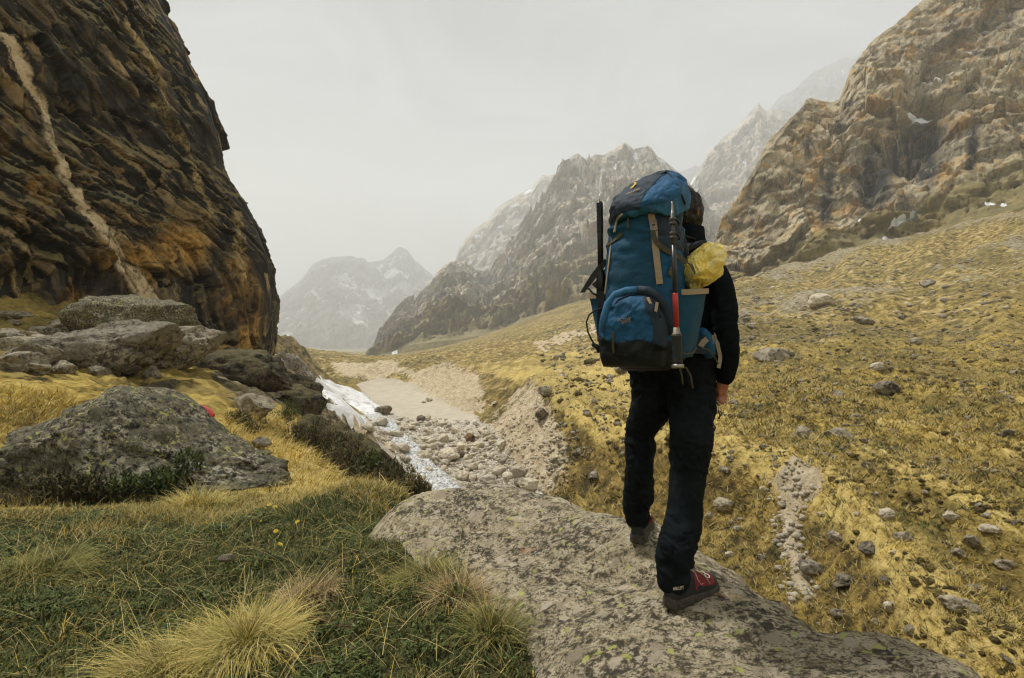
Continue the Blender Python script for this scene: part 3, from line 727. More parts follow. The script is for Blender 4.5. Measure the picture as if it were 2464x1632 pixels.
# ------------------------------------------------------------------ the rock face on the left
CL_BASE = np.array([(-75,95),(-48,74),(-30,59),(-23.5,51.5),(-20.3,48.0),(-19.0,45.0),(-19.6,42),(-21.0,38),(-23.7,32),(-26.2,27.5),(-30,19.5),(-34,12),(-40,4)], float)
CL_LEAN_Z = np.array([-6, -2.6, 3.1, 5.9, 8.7, 11.0, 13.2, 16.6, 19.7, 23.0, 26.8, 32, 40, 50])
CL_LEAN_X = np.array([0.5, 0.1, 0.15, 0.3, 1.2, 2.2, 3.9, 4.3, 5.4, 7.2, 9.1, 11.5, 16, 30])
def build_cliff():
    seg = np.concatenate([[0], np.cumsum(np.linalg.norm(np.diff(CL_BASE, axis=0), axis=1))])
    s_corner = seg[5]
    # dense where it is seen: a little of the far side, all of the near side
    s = np.concatenate([np.linspace(0, s_corner - 4, 40, endpoint=False), np.linspace(s_corner - 4, s_corner + 24, 350, endpoint=False), np.linspace(s_corner + 24, seg[-1], 30)])
    bx_ = np.interp(s, seg, CL_BASE[:, 0]); by_ = np.interp(s, seg, CL_BASE[:, 1])
    k = np.ones(9) / 9
    bx_[45:380] = np.convolve(np.pad(bx_, 4, 'edge'), k, 'valid')[45:380]; by_[45:380] = np.convolve(np.pad(by_, 4, 'edge'), k, 'valid')[45:380]
    z = np.concatenate([np.linspace(-6, 30, 330), np.linspace(30.4, 50, 24)])
    S, Z = np.meshgrid(s, z, indexing='ij')
    X = np.repeat(bx_[:, None], len(z), 1); Y = np.repeat(by_[:, None], len(z), 1)
    lean = np.interp(Z, CL_LEAN_Z, CL_LEAN_X)
    X = X - lean
    tx = np.gradient(bx_, s); ty = np.gradient(by_, s)
    nx, ny = -ty, tx
    sgn = np.sign(nx); sgn[sgn == 0] = 1
    nn = np.hypot(nx, ny); nx, ny = nx / nn, ny / nn
    # outward normal looks to the valley (+X)
    flip = np.where(nx * 1.0 + ny * -0.2 < 0, -1.0, 1.0)
    flip[:45] = np.where(ny[:45] < 0, -1.0, 1.0)
    nx, ny = nx * flip, ny * flip
    sc = (S - s_corner).ravel(); zz = Z.ravel()
    q = np.stack([sc, zz, np.zeros_like(sc)], -1)
    w1 = np.stack([fbm(q / 7.0, 4, 101), fbm(q / 7.0 + 31, 4, 102), np.zeros_like(sc)], -1)
    qw = q + w1 * 0.75
    ang = R(58)
    al = qw[:, 0] * math.cos(ang) + qw[:, 1] * math.sin(ang)      # along the tilted bedding
    ac = qw[:, 0] * math.sin(ang) - qw[:, 1] * math.cos(ang)      # across it
    low = sstep(11, 3, zz)                                          # below, the ribs stand upright
    al = al * (1 - low) + qw[:, 1] * low; ac = ac * (1 - low) + qw[:, 0] * low
    strata = np.stack([ac / 1.15, al / 4.6, np.zeros_like(ac)], -1)
    zz0 = np.zeros_like(ac)
    r_a = ridged(strata, 3, 111, 0.6)
    f1, e1, rn1 = facets(np.stack([ac / 1.5, al / 4.4, zz0], -1), 115, True)
    f2, e2, rn2 = facets(np.stack([ac / 0.65 + 0.6 * rn1, al / 1.7, zz0], -1), 116, True)
    f3, e3, rn3 = facets(np.stack([ac / 0.27 + 0.6 * rn2, al / 0.62, zz0], -1), 117, True)
    big = fbm(q / 6.5, 3, 131)
    fine = fbm(q / 0.28, 3, 141)
    d = 1.1 * big + 0.25 * (r_a - 0.55) + 0.75 * f1 + 0.36 * f2 + 0.17 * f3 + 0.06 * fine
    d -= 0.25 * sstep(0.035, 0.0, e1) + 0.08 * sstep(0.05, 0.0, e2)
    # hollows worn into the foot of the wall
    P0 = np.stack([X.ravel(), Y.ravel(), zz], -1)
    px = CX + F * P0[:, 0] / P0[:, 1]; py = CY - F * zz / P0[:, 1]
    d -= 1.6 * blobs(px, py, [(60,690,70,80,30),(235,690,60,60,-20),(100,585,70,18,35)]) * 0.8
    # the pale dyke that runs down the wall, standing a little proud
    dyke = np.array([(-30,70),(15,108),(45,160),(62,215),(98,258),(128,345),(165,420),(200,500),(238,545),(268,580),(300,640),(340,680),(372,735),(378,770)], float)
    wd = np.array([13,13,13,9,7,10,11,10,12,11,13,20,20,15], float)
    dm = np.full(len(px), 1e9)
    for i in range(len(dyke) - 1):
        e = dyke[i + 1] - dyke[i]
        t = np.clip(((px - dyke[i, 0]) * e[0] + (py - dyke[i, 1]) * e[1]) / (e @ e), 0, 1)
        ww = wd[i] * (1 - t) + wd[i + 1] * t
        dm = np.minimum(dm, np.hypot(px - dyke[i, 0] - t * e[0], py - dyke[i, 1] - t * e[1]) / ww)
    dm = dm + 0.45 * fbm(q / 0.9, 3, 151)
    dm = dm + 0.45 * (rn2 - 0.5)
    vein = sstep(1.12, 0.92, dm)
    d = d * (1 - 0.45 * vein) + 0.12 * vein
    vein2 = np.zeros_like(vein)
    for ln, wv in (([(305,55),(345,105),(370,165),(410,205)], 4.5), ([(370,255),(415,330),(455,400),(490,455),(505,510)], 6), ([(0,600),(35,650),(58,705)], 13), ([(575,520),(580,600),(585,660)], 12)):
        ln = np.array(ln, float)
        dd = np.full(len(px), 1e9)
        for i in range(len(ln) - 1):
            e = ln[i + 1] - ln[i]
            t = np.clip(((px - ln[i, 0]) * e[0] + (py - ln[i, 1]) * e[1]) / (e @ e), 0, 1)
            dd = np.minimum(dd, np.hypot(px - ln[i, 0] - t * e[0], py - ln[i, 1] - t * e[1]) / wv)
        vein2 = np.maximum(vein2, sstep(1.3, 0.6, dd + 0.6 * fbm(q / 0.7, 3, 152)))
    d += 0.12 * vein2
    ochre = np.clip(blobs(px, py, [(95,455,42,62,-25),(200,730,60,45,10),(15,330,20,60,0),(600,760,34,110,0),(560,690,50,90,10),(250,600,24,60,-20),(330,640,60,60,0),(440,600,70,70,0)]), 0, 1)
    edge_keep = np.exp(-(sc / 2.4) ** 2) * 0.78
    d = d * (1 - edge_keep)
    X = X + (d.reshape(X.shape)) * nx[:, None]; Y = Y + (d.reshape(X.shape)) * ny[:, None]
    Zd = Z + 0.25 * fbm(q / 1.3, 3, 161).reshape(Z.shape)
    V = np.stack([X.ravel(), Y.ravel(), Zd.ravel()], -1)
    me = mesh_np('cliff', V, grid_faces(len(s), len(z))[:, ::-1], smooth=False)
    attr_col(me, 'slab', np.stack([rn1, rn2, rn3], -1)); attr_col(me, 'gap', np.stack([e1, e2, e3], -1))
    attr_col(me, 'mark', np.stack([vein, vein2, ochre], -1))
    a = me.attributes.new('bed', 'FLOAT_VECTOR', 'POINT')
    a.data.foreach_set('vector', np.stack([ac, al, d], -1).astype(np.float32).ravel())
    return me
m = NT('dark_banded_rock', 0.75, 0.35)
bd = m.attr('bed', 'Vector'); p = m.obj()
mk = m.sep(m.attr('mark'))
dep = m.sepxyz(bd)[2]
w = m.noise(bd, 0.6, 4, 0.6, 0, 'Color')
q = m.vadd(bd, w, 0.9)
n1 = m.noise(m.map(q, (1.4, 0.50, 0.5)), 0.6, 8, 0.68, 0.5)
n2 = m.noise(m.map(q, (2.2, 0.9, 0.8)), 1.3, 7, 0.7, 0.6)
n3 = m.noise(p, 0.22, 4, 0.55)
n4 = m.noise(p, 4.5, 6, 0.7)
c = m.ramp(n1, [(0.42, (0.009, 0.010, 0.009)), (0.53, (0.028, 0.025, 0.018)), (0.58, (0.16, 0.11, 0.05)), (0.65, (0.54, 0.36, 0.14)), (0.75, (0.68, 0.54, 0.31))])
c2 = m.ramp(n2, [(0.44, (0.009, 0.010, 0.009)), (0.53, (0.035, 0.030, 0.020)), (0.59, (0.44, 0.28, 0.10)), (0.71, (0.66, 0.53, 0.31))])
c = m.mix(m.ramp(n3, [(0.38, 0.25), (0.62, 0.65)]), c, c2)
sl = m.sep(m.attr('slab')); gp = m.sep(m.attr('gap'))
c = m.mix(m.ramp(sl[0], [(0.40, 0.9), (0.66, 0.0)]), c, (0.012, 0.013, 0.012))
c = m.mix(m.ramp(sl[1], [(0.38, 0.85), (0.60, 0.0)]), c, (0.014, 0.014, 0.012))
c = m.mix(m.math('MULTIPLY', m.ramp(sl[1], [(0.72, 0.0), (0.9, 0.75)]), m.ramp(n2, [(0.38, 0.2), (0.52, 1.0)])), c, m.mix(n4, (0.30, 0.19, 0.075), (0.60, 0.46, 0.25)))
c = m.mix(m.math('MULTIPLY', m.ramp(sl[2], [(0.80, 0.0), (0.95, 0.6)]), m.ramp(n1, [(0.42, 0.1), (0.55, 1.0)])), c, (0.48, 0.35, 0.15))
oc = m.ramp(n4, [(0.3, (0.24, 0.125, 0.035)), (0.5, (0.52, 0.30, 0.075)), (0.7, (0.62, 0.40, 0.13))])
of = m.math('MULTIPLY', m.ramp(mk[2], [(0.25, 0.0), (0.7, 1.0)]), m.ramp(n2, [(0.36, 0.15), (0.52, 0.95)]))
c = m.mix(of, c, oc)
v1c = m.ramp(n4, [(0.30, (0.24, 0.16, 0.08)), (0.42, (0.56, 0.44, 0.27)), (0.65, (0.72, 0.60, 0.42))])
c = m.mix(m.math('MULTIPLY', mk[0], m.ramp(n2, [(0.30, 0.6), (0.42, 1.0)])), c, v1c)
c = m.mix(m.math('MULTIPLY', mk[1], m.ramp(n4, [(0.40, 0.1), (0.55, 0.95)])), c, (0.50, 0.38, 0.17))
c = m.mix(m.ramp(m.noise(p, 0.16, 4, 0.6, 0.4), [(0.46, 0.0), (0.56, 0.8)]), c, m.mix(n2, (0.008, 0.009, 0.009), (0.045, 0.038, 0.026)))
c = m.mix(m.math('MULTIPLY', mk[0], m.ramp(n2, [(0.38, 0.25), (0.50, 0.95)])), c, v1c)
c = m.mix(m.ramp(gp[1], [(0.0, 0.85), (0.10, 0.0)]), c, (0.012, 0.012, 0.011))
c = m.mix(m.ramp(gp[0], [(0.0, 0.9), (0.06, 0.0)]), c, (0.010, 0.010, 0.009))
dry = m.ramp(m.math('ADD', m.normal_z(), m.math('MULTIPLY', m.math('SUBTRACT', n4, 0.5), 0.6)), [(0.42, 0.0), (0.60, 0.8)])
c = m.mix(dry, c, (0.20, 0.165, 0.06))
h = m.math('ADD', m.math('MULTIPLY', n1, 0.7), m.math('ADD', m.math('MULTIPLY', n2, 0.5), m.math('MULTIPLY', n4, 0.25)))
MAT_CLIFF = m.done(c, m.bump(h, 0.7, 0.12), m.ramp(n1, [(0.35, 0.5), (0.6, 0.9)]))
tag(link('cliff', build_cliff(), MAT_CLIFF), kind='structure')
# ------------------------------------------------------------------ boulders
def ico(sub):
    bm = bmesh.new()
    bmesh.ops.create_icosphere(bm, subdivisions=sub, radius=1.0)
    V = np.array([v.co[:] for v in bm.verts]); Fc = np.array([[v.index for v in f.verts] for f in bm.faces])
    bm.free()
    return V, Fc
ICO = {k: ico(k) for k in (1, 2, 3, 4, 5, 6)}
def rock_mesh(name, seed, sub=3, cuts=9, rough=0.16, dims=(1, 1, 1), fine=0.055, deep=0.56, flat_bottom=True):
    """an angular stone: a ball cut by random planes, then roughened; bottom near z=0 after scaling"""
    V, Fc = ICO[sub]
    V = V.copy()
    rg = np.random.RandomState(seed)
    V *= (1 + 0.22 * fbm(V * 0.9 + seed * 3.1, 2, seed))[:, None]
    for _ in range(cuts):
        n = rg.normal(size=3); n /= np.linalg.norm(n)
        h = rg.uniform(deep, 0.95)
        t = V @ n - h
        V -= np.where(t > 0, t * 0.97, 0)[:, None] * n
    nr = V / np.linalg.norm(V, axis=1)[:, None]
    V += nr * (rough * fbm(V * 1.6 + seed, 4, seed + 1))[:, None]
    if sub >= 4:
        fv, fe, _ = facets(V * 1.5 + seed * 1.7, seed + 5); gv, ge, _ = facets(V * 3.8 + seed, seed + 6)
        V += nr * (0.10 * fv + 0.045 * gv - 0.05 * sstep(0.05, 0.0, fe) - 0.02 * sstep(0.05, 0.0, ge))[:, None]
        V += nr * (fine * fbm(V * 6 + seed, 4, seed + 2, 0.6))[:, None] + nr * (fine * 1.2 * (ridged(V * 2.6 + seed, 3, seed + 3) - 0.5))[:, None]
    V *= np.array(dims) * 0.5 / np.abs(V).max(0)
    if flat_bottom: V[:, 2] += dims[2] * 0.5
    return mesh_np(name, V, Fc, smooth=(sub >= 3))

def slab_material():
    m = NT('granite_slab_rock', 0.88, 0.25)
    p0 = m.obj()
    p = m.map(m.map(p0, (1, 1, 1), (0, 0, R(38))), (0.75, 1.5, 1.0))
    big = m.noise(p, 2.6, 6, 0.65, 0.5)
    n1 = m.noise(p, 9, 9, 0.76, 0.4)
    n2 = m.noise(p0, 26, 8, 0.76, 0.3)
    n3 = m.noise(p0, 80, 5, 0.72)
    c = m.ramp(n1, [(0.38, (0.21, 0.17, 0.098)), (0.49, (0.37, 0.31, 0.19)), (0.60, (0.54, 0.46, 0.305))])
    c = m.mix(m.ramp(n2, [(0.52, 0.0), (0.60, 0.7)]), c, (0.56, 0.49, 0.375))
    th = m.math('ADD', n2, m.math('MULTIPLY', m.math('SUBTRACT', big, 0.5), -0.42))
    c = m.mix(m.ramp(th, [(0.435, 0.92), (0.485, 0.0)]), c, (0.045, 0.039, 0.027))
    c = m.mix(m.ramp(m.math('ADD', n3, m.math('MULTIPLY', m.math('SUBTRACT', big, 0.5), -0.3)), [(0.42, 0.8), (0.49, 0.0)]), c, (0.05, 0.042, 0.03))
    ck = m.voro(m.vadd(p, m.noise(p, 2.0, 5, 0.6, 0, 'Color'), 0.7), 0.75, 'DISTANCE_TO_EDGE')
    c = m.mix(m.ramp(ck, [(0.0, 0.9), (0.010, 0.0)]), c, (0.02, 0.017, 0.013))
    wv = m.vadd(p0, m.noise(p0, 9, 5, 0.7, 0, 'Color'), 0.12)
    for sc_, lo, cols in ((6.5, 0.80, ((0.27, 0.22, 0.15), (0.44, 0.37, 0.27))), (13.0, 0.74, ((0.30, 0.25, 0.175), (0.54, 0.47, 0.36)))):
        vo = m.voro(wv, sc_); se = m.sep(m.voro(wv, sc_, 'F1', 'Color'))
        f = m.math('MULTIPLY', m.ramp(vo, [(0.34, 1.0), (0.40, 0.0)]), m.ramp(se[0], [(lo, 0.0), (lo + 0.02, 1.0)]))
        f = m.math('MULTIPLY', f, m.ramp(n2, [(0.38, 0.15), (0.46, 0.9)]))
        c = m.mix(f, c, m.mix(se[1], cols[0], cols[1]))
    vo = m.voro(wv, 20); se = m.sep(m.voro(wv, 20, 'F1', 'Color'))
    f = m.math('MULTIPLY', m.ramp(vo, [(0.30, 1.0), (0.40, 0.0)]), m.ramp(se[0], [(0.80, 0.0), (0.82, 0.9)]))
    f = m.math('MULTIPLY', f, m.ramp(m.noise(p0, 1.7, 3), [(0.42, 0.0), (0.54, 1.0)]))
    c = m.mix(f, c, (0.42, 0.44, 0.11))
    c = m.mix(m.ramp(m.noise(p0, 3.1, 4, 0.6), [(0.66, 0.0), (0.72, 0.6)]), c, (0.36, 0.17, 0.06))
    h = m.math('ADD', m.math('MULTIPLY', n1, 0.9), m.math('ADD', m.math('MULTIPLY', n2, 0.5), m.math('ADD', m.math('MULTIPLY', n3, 0.18), m.ramp(ck, [(0.0, -0.6), (0.012, 0.0)]))))
    return m.done(c, m.bump(h, 0.9, 0.035))
def stone_material(name, base, light, dark, lichen=(0.30, 0.31, 0.07), lich=0.62, sc=1.0, moss=0.0, rust=0.0, crust=0.0, grain=None, grot=0.0):
    m = NT(name, 0.9, 0.25)
    p = m.obj()
    if grain: p = m.map(m.map(p, (1, 1, 1), (0, 0, grot)), grain)
    n1 = m.noise(p, 1.3 * sc, 7, 0.65, 0.4)
    n2 = m.noise(p, 7.0 * sc, 6, 0.72, 0.3)
    n3 = m.noise(p, 20 * sc, 5, 0.7)
    c = m.ramp(n1, [(0.32, tuple(0.65 * x for x in base)), (0.50, base), (0.68, light)])
    c = m.mix(m.ramp(m.math('ADD', n2, m.math('MULTIPLY', m.math('SUBTRACT', n1, 0.5), -0.5)), [(0.42, 0.92), (0.50, 0.0)]), c, dark)
    c = m.mix(m.ramp(n2, [(0.56, 0.0), (0.68, 0.7)]), c, light)
    c = m.mix(m.ramp(n3, [(0.36, 0.75), (0.47, 0.0)]), c, dark)
    if rust: c = m.mix(m.ramp(m.noise(p, 2.1 * sc, 5, 0.6), [(0.60, 0.0), (0.70, rust)]), c, (0.38, 0.22, 0.09))
    if crust:                            # pale crustose lichen in rounded patches with dark seams
        wv = m.vadd(p, m.noise(p, 5 * sc, 4, 0.6, 0, 'Color'), 0.12 / sc)
        vo = m.voro(wv, 6.5 * sc)
        sel = m.voro(wv, 6.5 * sc, 'F1', 'Color')
        f = m.math('MULTIPLY', m.ramp(vo, [(0.30, 1.0), (0.46, 0.0)]), m.ramp(m.sep(sel)[0], [(0.50, 0.0), (0.56, 1.0)]))
        f = m.math('MULTIPLY', f, m.ramp(n2, [(0.36, 0.0), (0.46, crust)]))
        c = m.mix(f, c, m.ramp(m.sep(sel)[1], [(0.1, (0.30, 0.25, 0.18)), (0.6, (0.50, 0.44, 0.34)), (0.95, (0.58, 0.53, 0.43))]))
    lf = m.math('MULTIPLY', m.ramp(m.noise(p, 9 * sc, 5, 0.65), [(lich, 0.0), (lich + 0.05, 1.0)]), m.ramp(m.noise(p, 1.6 * sc, 3), [(0.45, 0.0), (0.6, 1.0)]))
    c = m.mix(lf, c, lichen)
    if moss:
        c = m.mix(m.ramp(m.math('ADD', m.normal_z(), m.math('MULTIPLY', m.math('SUBTRACT', n1, 0.5), 1.6)), [(0.55, 0.0), (0.85, moss)]), c, (0.15, 0.13, 0.035))
    # each stone a little different
    rn = m.rnd()
    c = m.mix(1.0, c, m.ramp(rn, [(0.0, (0.82, 0.82, 0.84)), (0.5, (1.0, 0.98, 0.95)), (1.0, (1.14, 1.11, 1.05))]), 'MULTIPLY')
    h = m.math('ADD', m.math('MULTIPLY', n1, 0.8), m.math('ADD', m.math('MULTIPLY', n2, 0.45), m.math('MULTIPLY', n3, 0.2)))
    return m.done(c, m.bump(h, 0.9, 0.12 / sc))
MS_LICHEN = stone_material('lichen_boulder_rock', (0.13, 0.12, 0.078), (0.48, 0.44, 0.33), (0.012, 0.013, 0.010), (0.34, 0.34, 0.09), 0.56, 1.9)
MS_PALE = stone_material('pale_boulder_rock', (0.30, 0.265, 0.19), (0.48, 0.43, 0.33), (0.07, 0.06, 0.045), (0.30, 0.29, 0.12), 0.64, 0.7)
MS_DARK = stone_material('dark_mossy_rock', (0.075, 0.062, 0.040), (0.19, 0.155, 0.10), (0.014, 0.014, 0.011), (0.15, 0.13, 0.04), 0.60, 0.6, 0.35)
MS_FIELD = stone_material('field_stone_rock', (0.34, 0.30, 0.22), (0.52, 0.47, 0.36), (0.10, 0.085, 0.06), (0.25, 0.23, 0.08), 0.62, 0.55, 0.0, 0.25)
MS_RIVER = stone_material('river_stone_rock', (0.60, 0.54, 0.42), (0.76, 0.71, 0.59), (0.34, 0.29, 0.20), (0.4, 0.36, 0.22), 0.72, 0.5, 0.0, 0.25)
MS_SLAB = slab_material()

def place(name, px, py, Y, w, h, d, seed, mat, label, rot=(0, 0, 0), sub=4, sink=0.18, cuts=15, rough=0.07, cat='boulder', group=None, mesh=None, deep=0.46):
    """boulder whose visible foot is seen at (px,py), Y metres ahead"""
    g = W(px, py, Y)
    me_ = mesh or rock_mesh(name, seed, sub, cuts, rough, (w, d, h), deep=deep)
    o = link(name, me_, mat)
    zz = float(gz(g[0], g[1])[0])
    o.location = (g[0], g[1], min(zz, g[2] + 0.3 * h) - sink * h)
    o.rotation_euler = rot
    return tag(o, label, cat, group)

# the slab the hiker stands on: shaped top, falling away on the valley side
def slab_mesh():
    crest = [(1005,1192,4.5),(1070,1175,4.45),(1130,1168,4.4),(1200,1164,4.3),(1280,1183,4.1),(1350,1205,3.85),(1450,1240,3.5),(1500,1246,3.35),(1560,1250,3.25),(1640,1310,3.0),(1720,1372,2.8),(1800,1432,2.55),(1880,1482,2.35),(1960,1527,2.15),
             (2010,1536,2.12),(2070,1527,2.10),(2130,1535,2.06),(2200,1550,2.0),(2260,1575,1.92),(2350,1632,1.8),(2460,1720,1.6)]
    left = [(958,1222,4.55),(945,1262,4.1),(985,1310,3.8),(1060,1352,3.5),(1140,1402,3.2),(1180,1470,2.9),(1255,1540,2.6),(1300,1632,2.35),(1330,1800,1.95)]
    top = [(1100,1215,4.15),(1150,1290,3.7),(1300,1300,3.45),(1300,1400,3.0),(1400,1350,3.05),(1500,1400,2.84),(1535,1300,2.95),(1500,1320,2.95),(1570,1305,2.93),(1400,1550,2.32),(1620,1470,2.42),(1560,1480,2.42),(1700,1440,2.46),(1660,1400,2.6),(1700,1550,2.18),(1900,1600,1.98),(1600,1632,2.0),(2150,1632,1.82),(1450,1800,1.75),(2000,1800,1.55),(1250,1480,2.75),(2080,1580,1.97)]
    C = [W(*c) for c in crest]; L = [W(*c) for c in left]; T = [W(*c) for c in top]
    pts = C + L + T
    Ca = np.array(C)
    dirs = np.gradient(Ca[:, :2], axis=0)
    for i, c in enumerate(C):
        d = dirs[i] / np.linalg.norm(dirs[i])
        n = np.array([-d[1], d[0]])
        if n[0] + n[1] < 0: n = -n
        for e, dz in ((0.10, 0.045), (0.28, 0.26), (0.55, 0.95), (0.9, 2.2), (1.4, 3.6)):
            q = c.copy(); q[:2] += n * e; q[2] -= dz; pts.append(q)
    La = np.array(L); dl = np.gradient(La[:, :2], axis=0)
    for i, c in enumerate(L):
        d = dl[i] / np.linalg.norm(dl[i]); n = np.array([d[1], -d[0]])
        if n[0] > 0: n = -n
        for e, dz in ((0.08, 0.06), (0.25, 0.26), (0.6, 0.8), (1.0, 1.4)):
            q = c.copy(); q[:2] += n * e; q[2] -= dz; pts.append(q)
    for x, y, z in ((0.4, 1.0, -1.7), (1.2, 0.9, -1.6), (2.2, 0.8, -2.2), (-0.6, 1.4, -2.4), (-1.6, 4.4, -2.4), (-1.4, 5.4, -2.6), (-0.7, 5.6, -3.4)):
        pts.append(np.array([x, y, z]))
    pts = np.array(pts)
    n_ = len(pts)
    K = -np.sqrt(((pts[:, None, :2] - pts[None, :, :2]) ** 2).sum(-1) + 0.004)
    A = np.zeros((n_ + 3, n_ + 3)); A[:n_, :n_] = K + np.eye(n_) * 0.01; A[:n_, n_] = 1; A[:n_, n_ + 1:] = pts[:, :2]; A[n_:, :n_] = A[:n_, n_:].T
    wt = np.linalg.solve(A, np.concatenate([pts[:, 2], [0, 0, 0]]))
    nx_, ny_ = 250, 280
    gx_, gy_ = np.meshgrid(np.linspace(-1.7, 2.9, nx_), np.linspace(0.9, 5.9, ny_), indexing='ij')
    q = np.stack([gx_.ravel(), gy_.ravel()], -1)
    z = np.empty(len(q))
    for s_ in range(0, len(q), 30000):
        z[s_:s_ + 30000] = -np.sqrt(((q[s_:s_ + 30000, None, :] - pts[None, :, :2]) ** 2).sum(-1) + 0.004) @ wt[:n_] + wt[n_] + q[s_:s_ + 30000] @ wt[n_ + 1:]
    q3 = np.concatenate([q, np.zeros((len(q), 1))], 1)
    # grain of the granite runs from far left to near right
    a_ = R(-38)
    u = q[:, 0] * math.cos(a_) + q[:, 1] * -math.sin(a_); v_ = q[:, 0] * math.sin(a_) + q[:, 1] * math.cos(a_)
    st = np.stack([u * 0.8, v_ * 3.2, np.zeros(len(u))], -1)
    z += 0.030 * fbm(q3 / 0.55, 4, 201) + 0.020 * (ridged(st * 1.3, 4, 202) - 0.5) + 0.012 * fbm(q3 / 0.10, 4, 203, 0.6) - 0.012 * sstep(0.75, 0.95, ridged(st * 0.9 + 5, 3, 204)) + 0.006 * fbm(q3 / 0.025, 2, 205)
    z = np.maximum(z, -5.5)
    return mesh_np('granite_outcrop', np.stack([q[:, 0], q[:, 1], z], -1), grid_faces(nx_, ny_)), (gx_, gy_, z.reshape(nx_, ny_))
_sm, (SLX, SLY, SLZ) = slab_mesh()
tag(link('granite_outcrop', _sm, MS_SLAB), 'large lichen covered granite outcrop the hiker stands on', 'rock')
def slab_z(x, y):
    a = (np.atleast_1d(x) + 1.7) / 4.6 * (SLX.shape[0] - 1); b = (np.atleast_1d(y) - 0.9) / 5.0 * (SLX.shape[1] - 1)
    return _bil(SLZ, a, b)

# the big lichen boulder on the left, shaped as an uneven loaf
def loaf_mesh():
    V, Fc = ICO[6]
    V = V.copy()
    V = np.sign(V) * np.abs(V) ** 0.86
    V[:, 2] *= np.where(V[:, 2] > 0, 1.0, 0.6)
    for n, h in (((-0.55, -0.35, 0.75), 0.82), ((0.75, -0.25, 0.62), 0.74), ((0.1, -0.82, 0.55), 0.86), ((-0.9, 0.1, 0.25), 0.92), ((0.05, 0.0, 1.0), 0.88), ((0.5, -0.7, 0.2), 0.90), ((-0.35, -0.9, 0.1), 0.88)):
        n = np.array(n) / np.linalg.norm(n)
        t = V @ n - h
        V -= np.where(t > 0, t * 0.8, 0)[:, None] * n
    nr = V / np.linalg.norm(V, axis=1)[:, None]
    V[:, 2] += 0.22 * np.exp(-((V[:, 0] + 0.15) / 0.42) ** 2) * (V[:, 2] > 0) * V[:, 2]
    V += nr * (0.10 * fbm(V * 1.5 + 3, 4, 301))[:, None] + nr * (0.045 * fbm(V * 5, 4, 302, 0.6))[:, None] + nr * (0.05 * (ridged(V * np.array([2.2, 2.2, 3.5]), 4, 303) - 0.5))[:, None] + nr * (0.012 * fbm(V * 22, 3, 304))[:, None]
    V[:, 2] *= 1 - 0.52 * sstep(-0.25, 0.6, V[:, 0]) * (V[:, 2] > 0)
    fv, fe, _ = facets(V * np.array([2.0, 2.0, 2.6]), 305); gv, ge, _ = facets(V * 6.0, 306)
    V += nr * (0.085 * fv + 0.030 * gv - 0.03 * sstep(0.04, 0.0, fe))[:, None]
    V *= np.array([1.86, 1.15, 0.96])
    return mesh_np('boulder', V, Fc)
o = tag(link('boulder', loaf_mesh(), MS_LICHEN), 'big dark boulder speckled with yellow green lichen, at left behind the green turf', 'boulder')
o.location = (-5.0, 7.75, -1.78); o.rotation_euler = (0, R(6), R(-8))

place('boulder', 265, 950, 18.5, 4.2, 2.1, 2.6, 11, MS_PALE, 'long grey boulder with a sloping ridge, behind the big lichen boulder', (0, R(-3), R(20)), 5, 0.14, 8)
place('boulder', 185, 945, 19.5, 3.2, 1.5, 2.4, 14, MS_DARK, 'dark low boulder on the shaded left flank of the long grey boulder', (0, 0, R(20)), 4, 0.2, 8)
place('boulder', 320, 870, 26, 5.6, 2.9, 4.0, 17, MS_LICHEN, 'rounded grey boulder leaning on the foot of the dark cliff', (0, R(4), R(10)), 5, 0.12, 8)
place('boulder', 455, 940, 21.5, 3.1, 1.75, 2.4, 23, MS_PALE, 'pale wedge shaped boulder pointing right below the cliff', (0, R(-14), R(10)), 5, -0.10, 12, 0.08, deep=0.5)
place('boulder', 432, 985, 19, 1.5, 0.95, 1.2, 29, MS_PALE, 'small pale angular boulder propping up the wedge shaped one', (0, R(8), R(-20)), 4, 0.15)
place('boulder', 352, 935, 18.4, 0.62, 0.66, 0.5, 31, MS_PALE, 'small whitish stone between the long grey boulder and the wedge', (0, R(25), R(10)), 3, 0.1)
place('boulder', 385, 975, 18, 1.6, 0.8, 1.2, 37, MS_DARK, 'dark stone in the shade left of the small pale boulder', (0, 0, R(50)), 4, 0.2)
place('boulder', 500, 1000, 17.5, 2.1, 0.55, 1.2, 41, MS_DARK, 'low brown stone just behind the red fabric', (0, 0, R(5)), 4, 0.2)
place('boulder', 605, 1015, 16.0, 1.35, 0.75, 0.9, 43, MS_PALE, 'pale tilted stone beside the grass gully, right of the red fabric', (0, R(22), R(-15)), 4, 0.15)
place('boulder', 480, 1018, 12.4, 0.34, 0.2, 0.3, 44, MS_PALE, 'small white stone lying against the red fabric', (0, 0, R(15)), 3, 0.2)
place('boulder', 600, 1000, 29, 6.0, 2.9, 5.0, 47, MS_DARK, 'big dark brown rock mound right below the corner of the cliff', (0, 0, R(25)), 5, 0.12, 7)
place('boulder', 715, 985, 31, 2.8, 2.3, 2.6, 53, MS_DARK, 'dark moss topped rock at the edge above the snow patch', (0, 0, R(-10)), 5, 0.15, 8)
def hump(loc, dims, rot, seed, mat, label, cuts=12):
    o_ = tag(link('boulder', rock_mesh('boulder', seed, 5, cuts, 0.16, dims, 0.10, 0.5, flat_bottom=False), mat), label, 'boulder')
    o_.location = loc; o_.rotation_euler = rot
hump((-6.1, 18.0, -4.9), (5.6, 6.8, 4.6), (R(-4), R(36), R(24)), 59, MS_DARK, 'dark brown humped rock sloping right above the stream')
hump((-4.5, 17.3, -5.5), (3.4, 5.0, 3.0), (R(-4), R(42), R(22)), 61, MS_FIELD, 'bare grey brown rock flank facing the stream', 10)
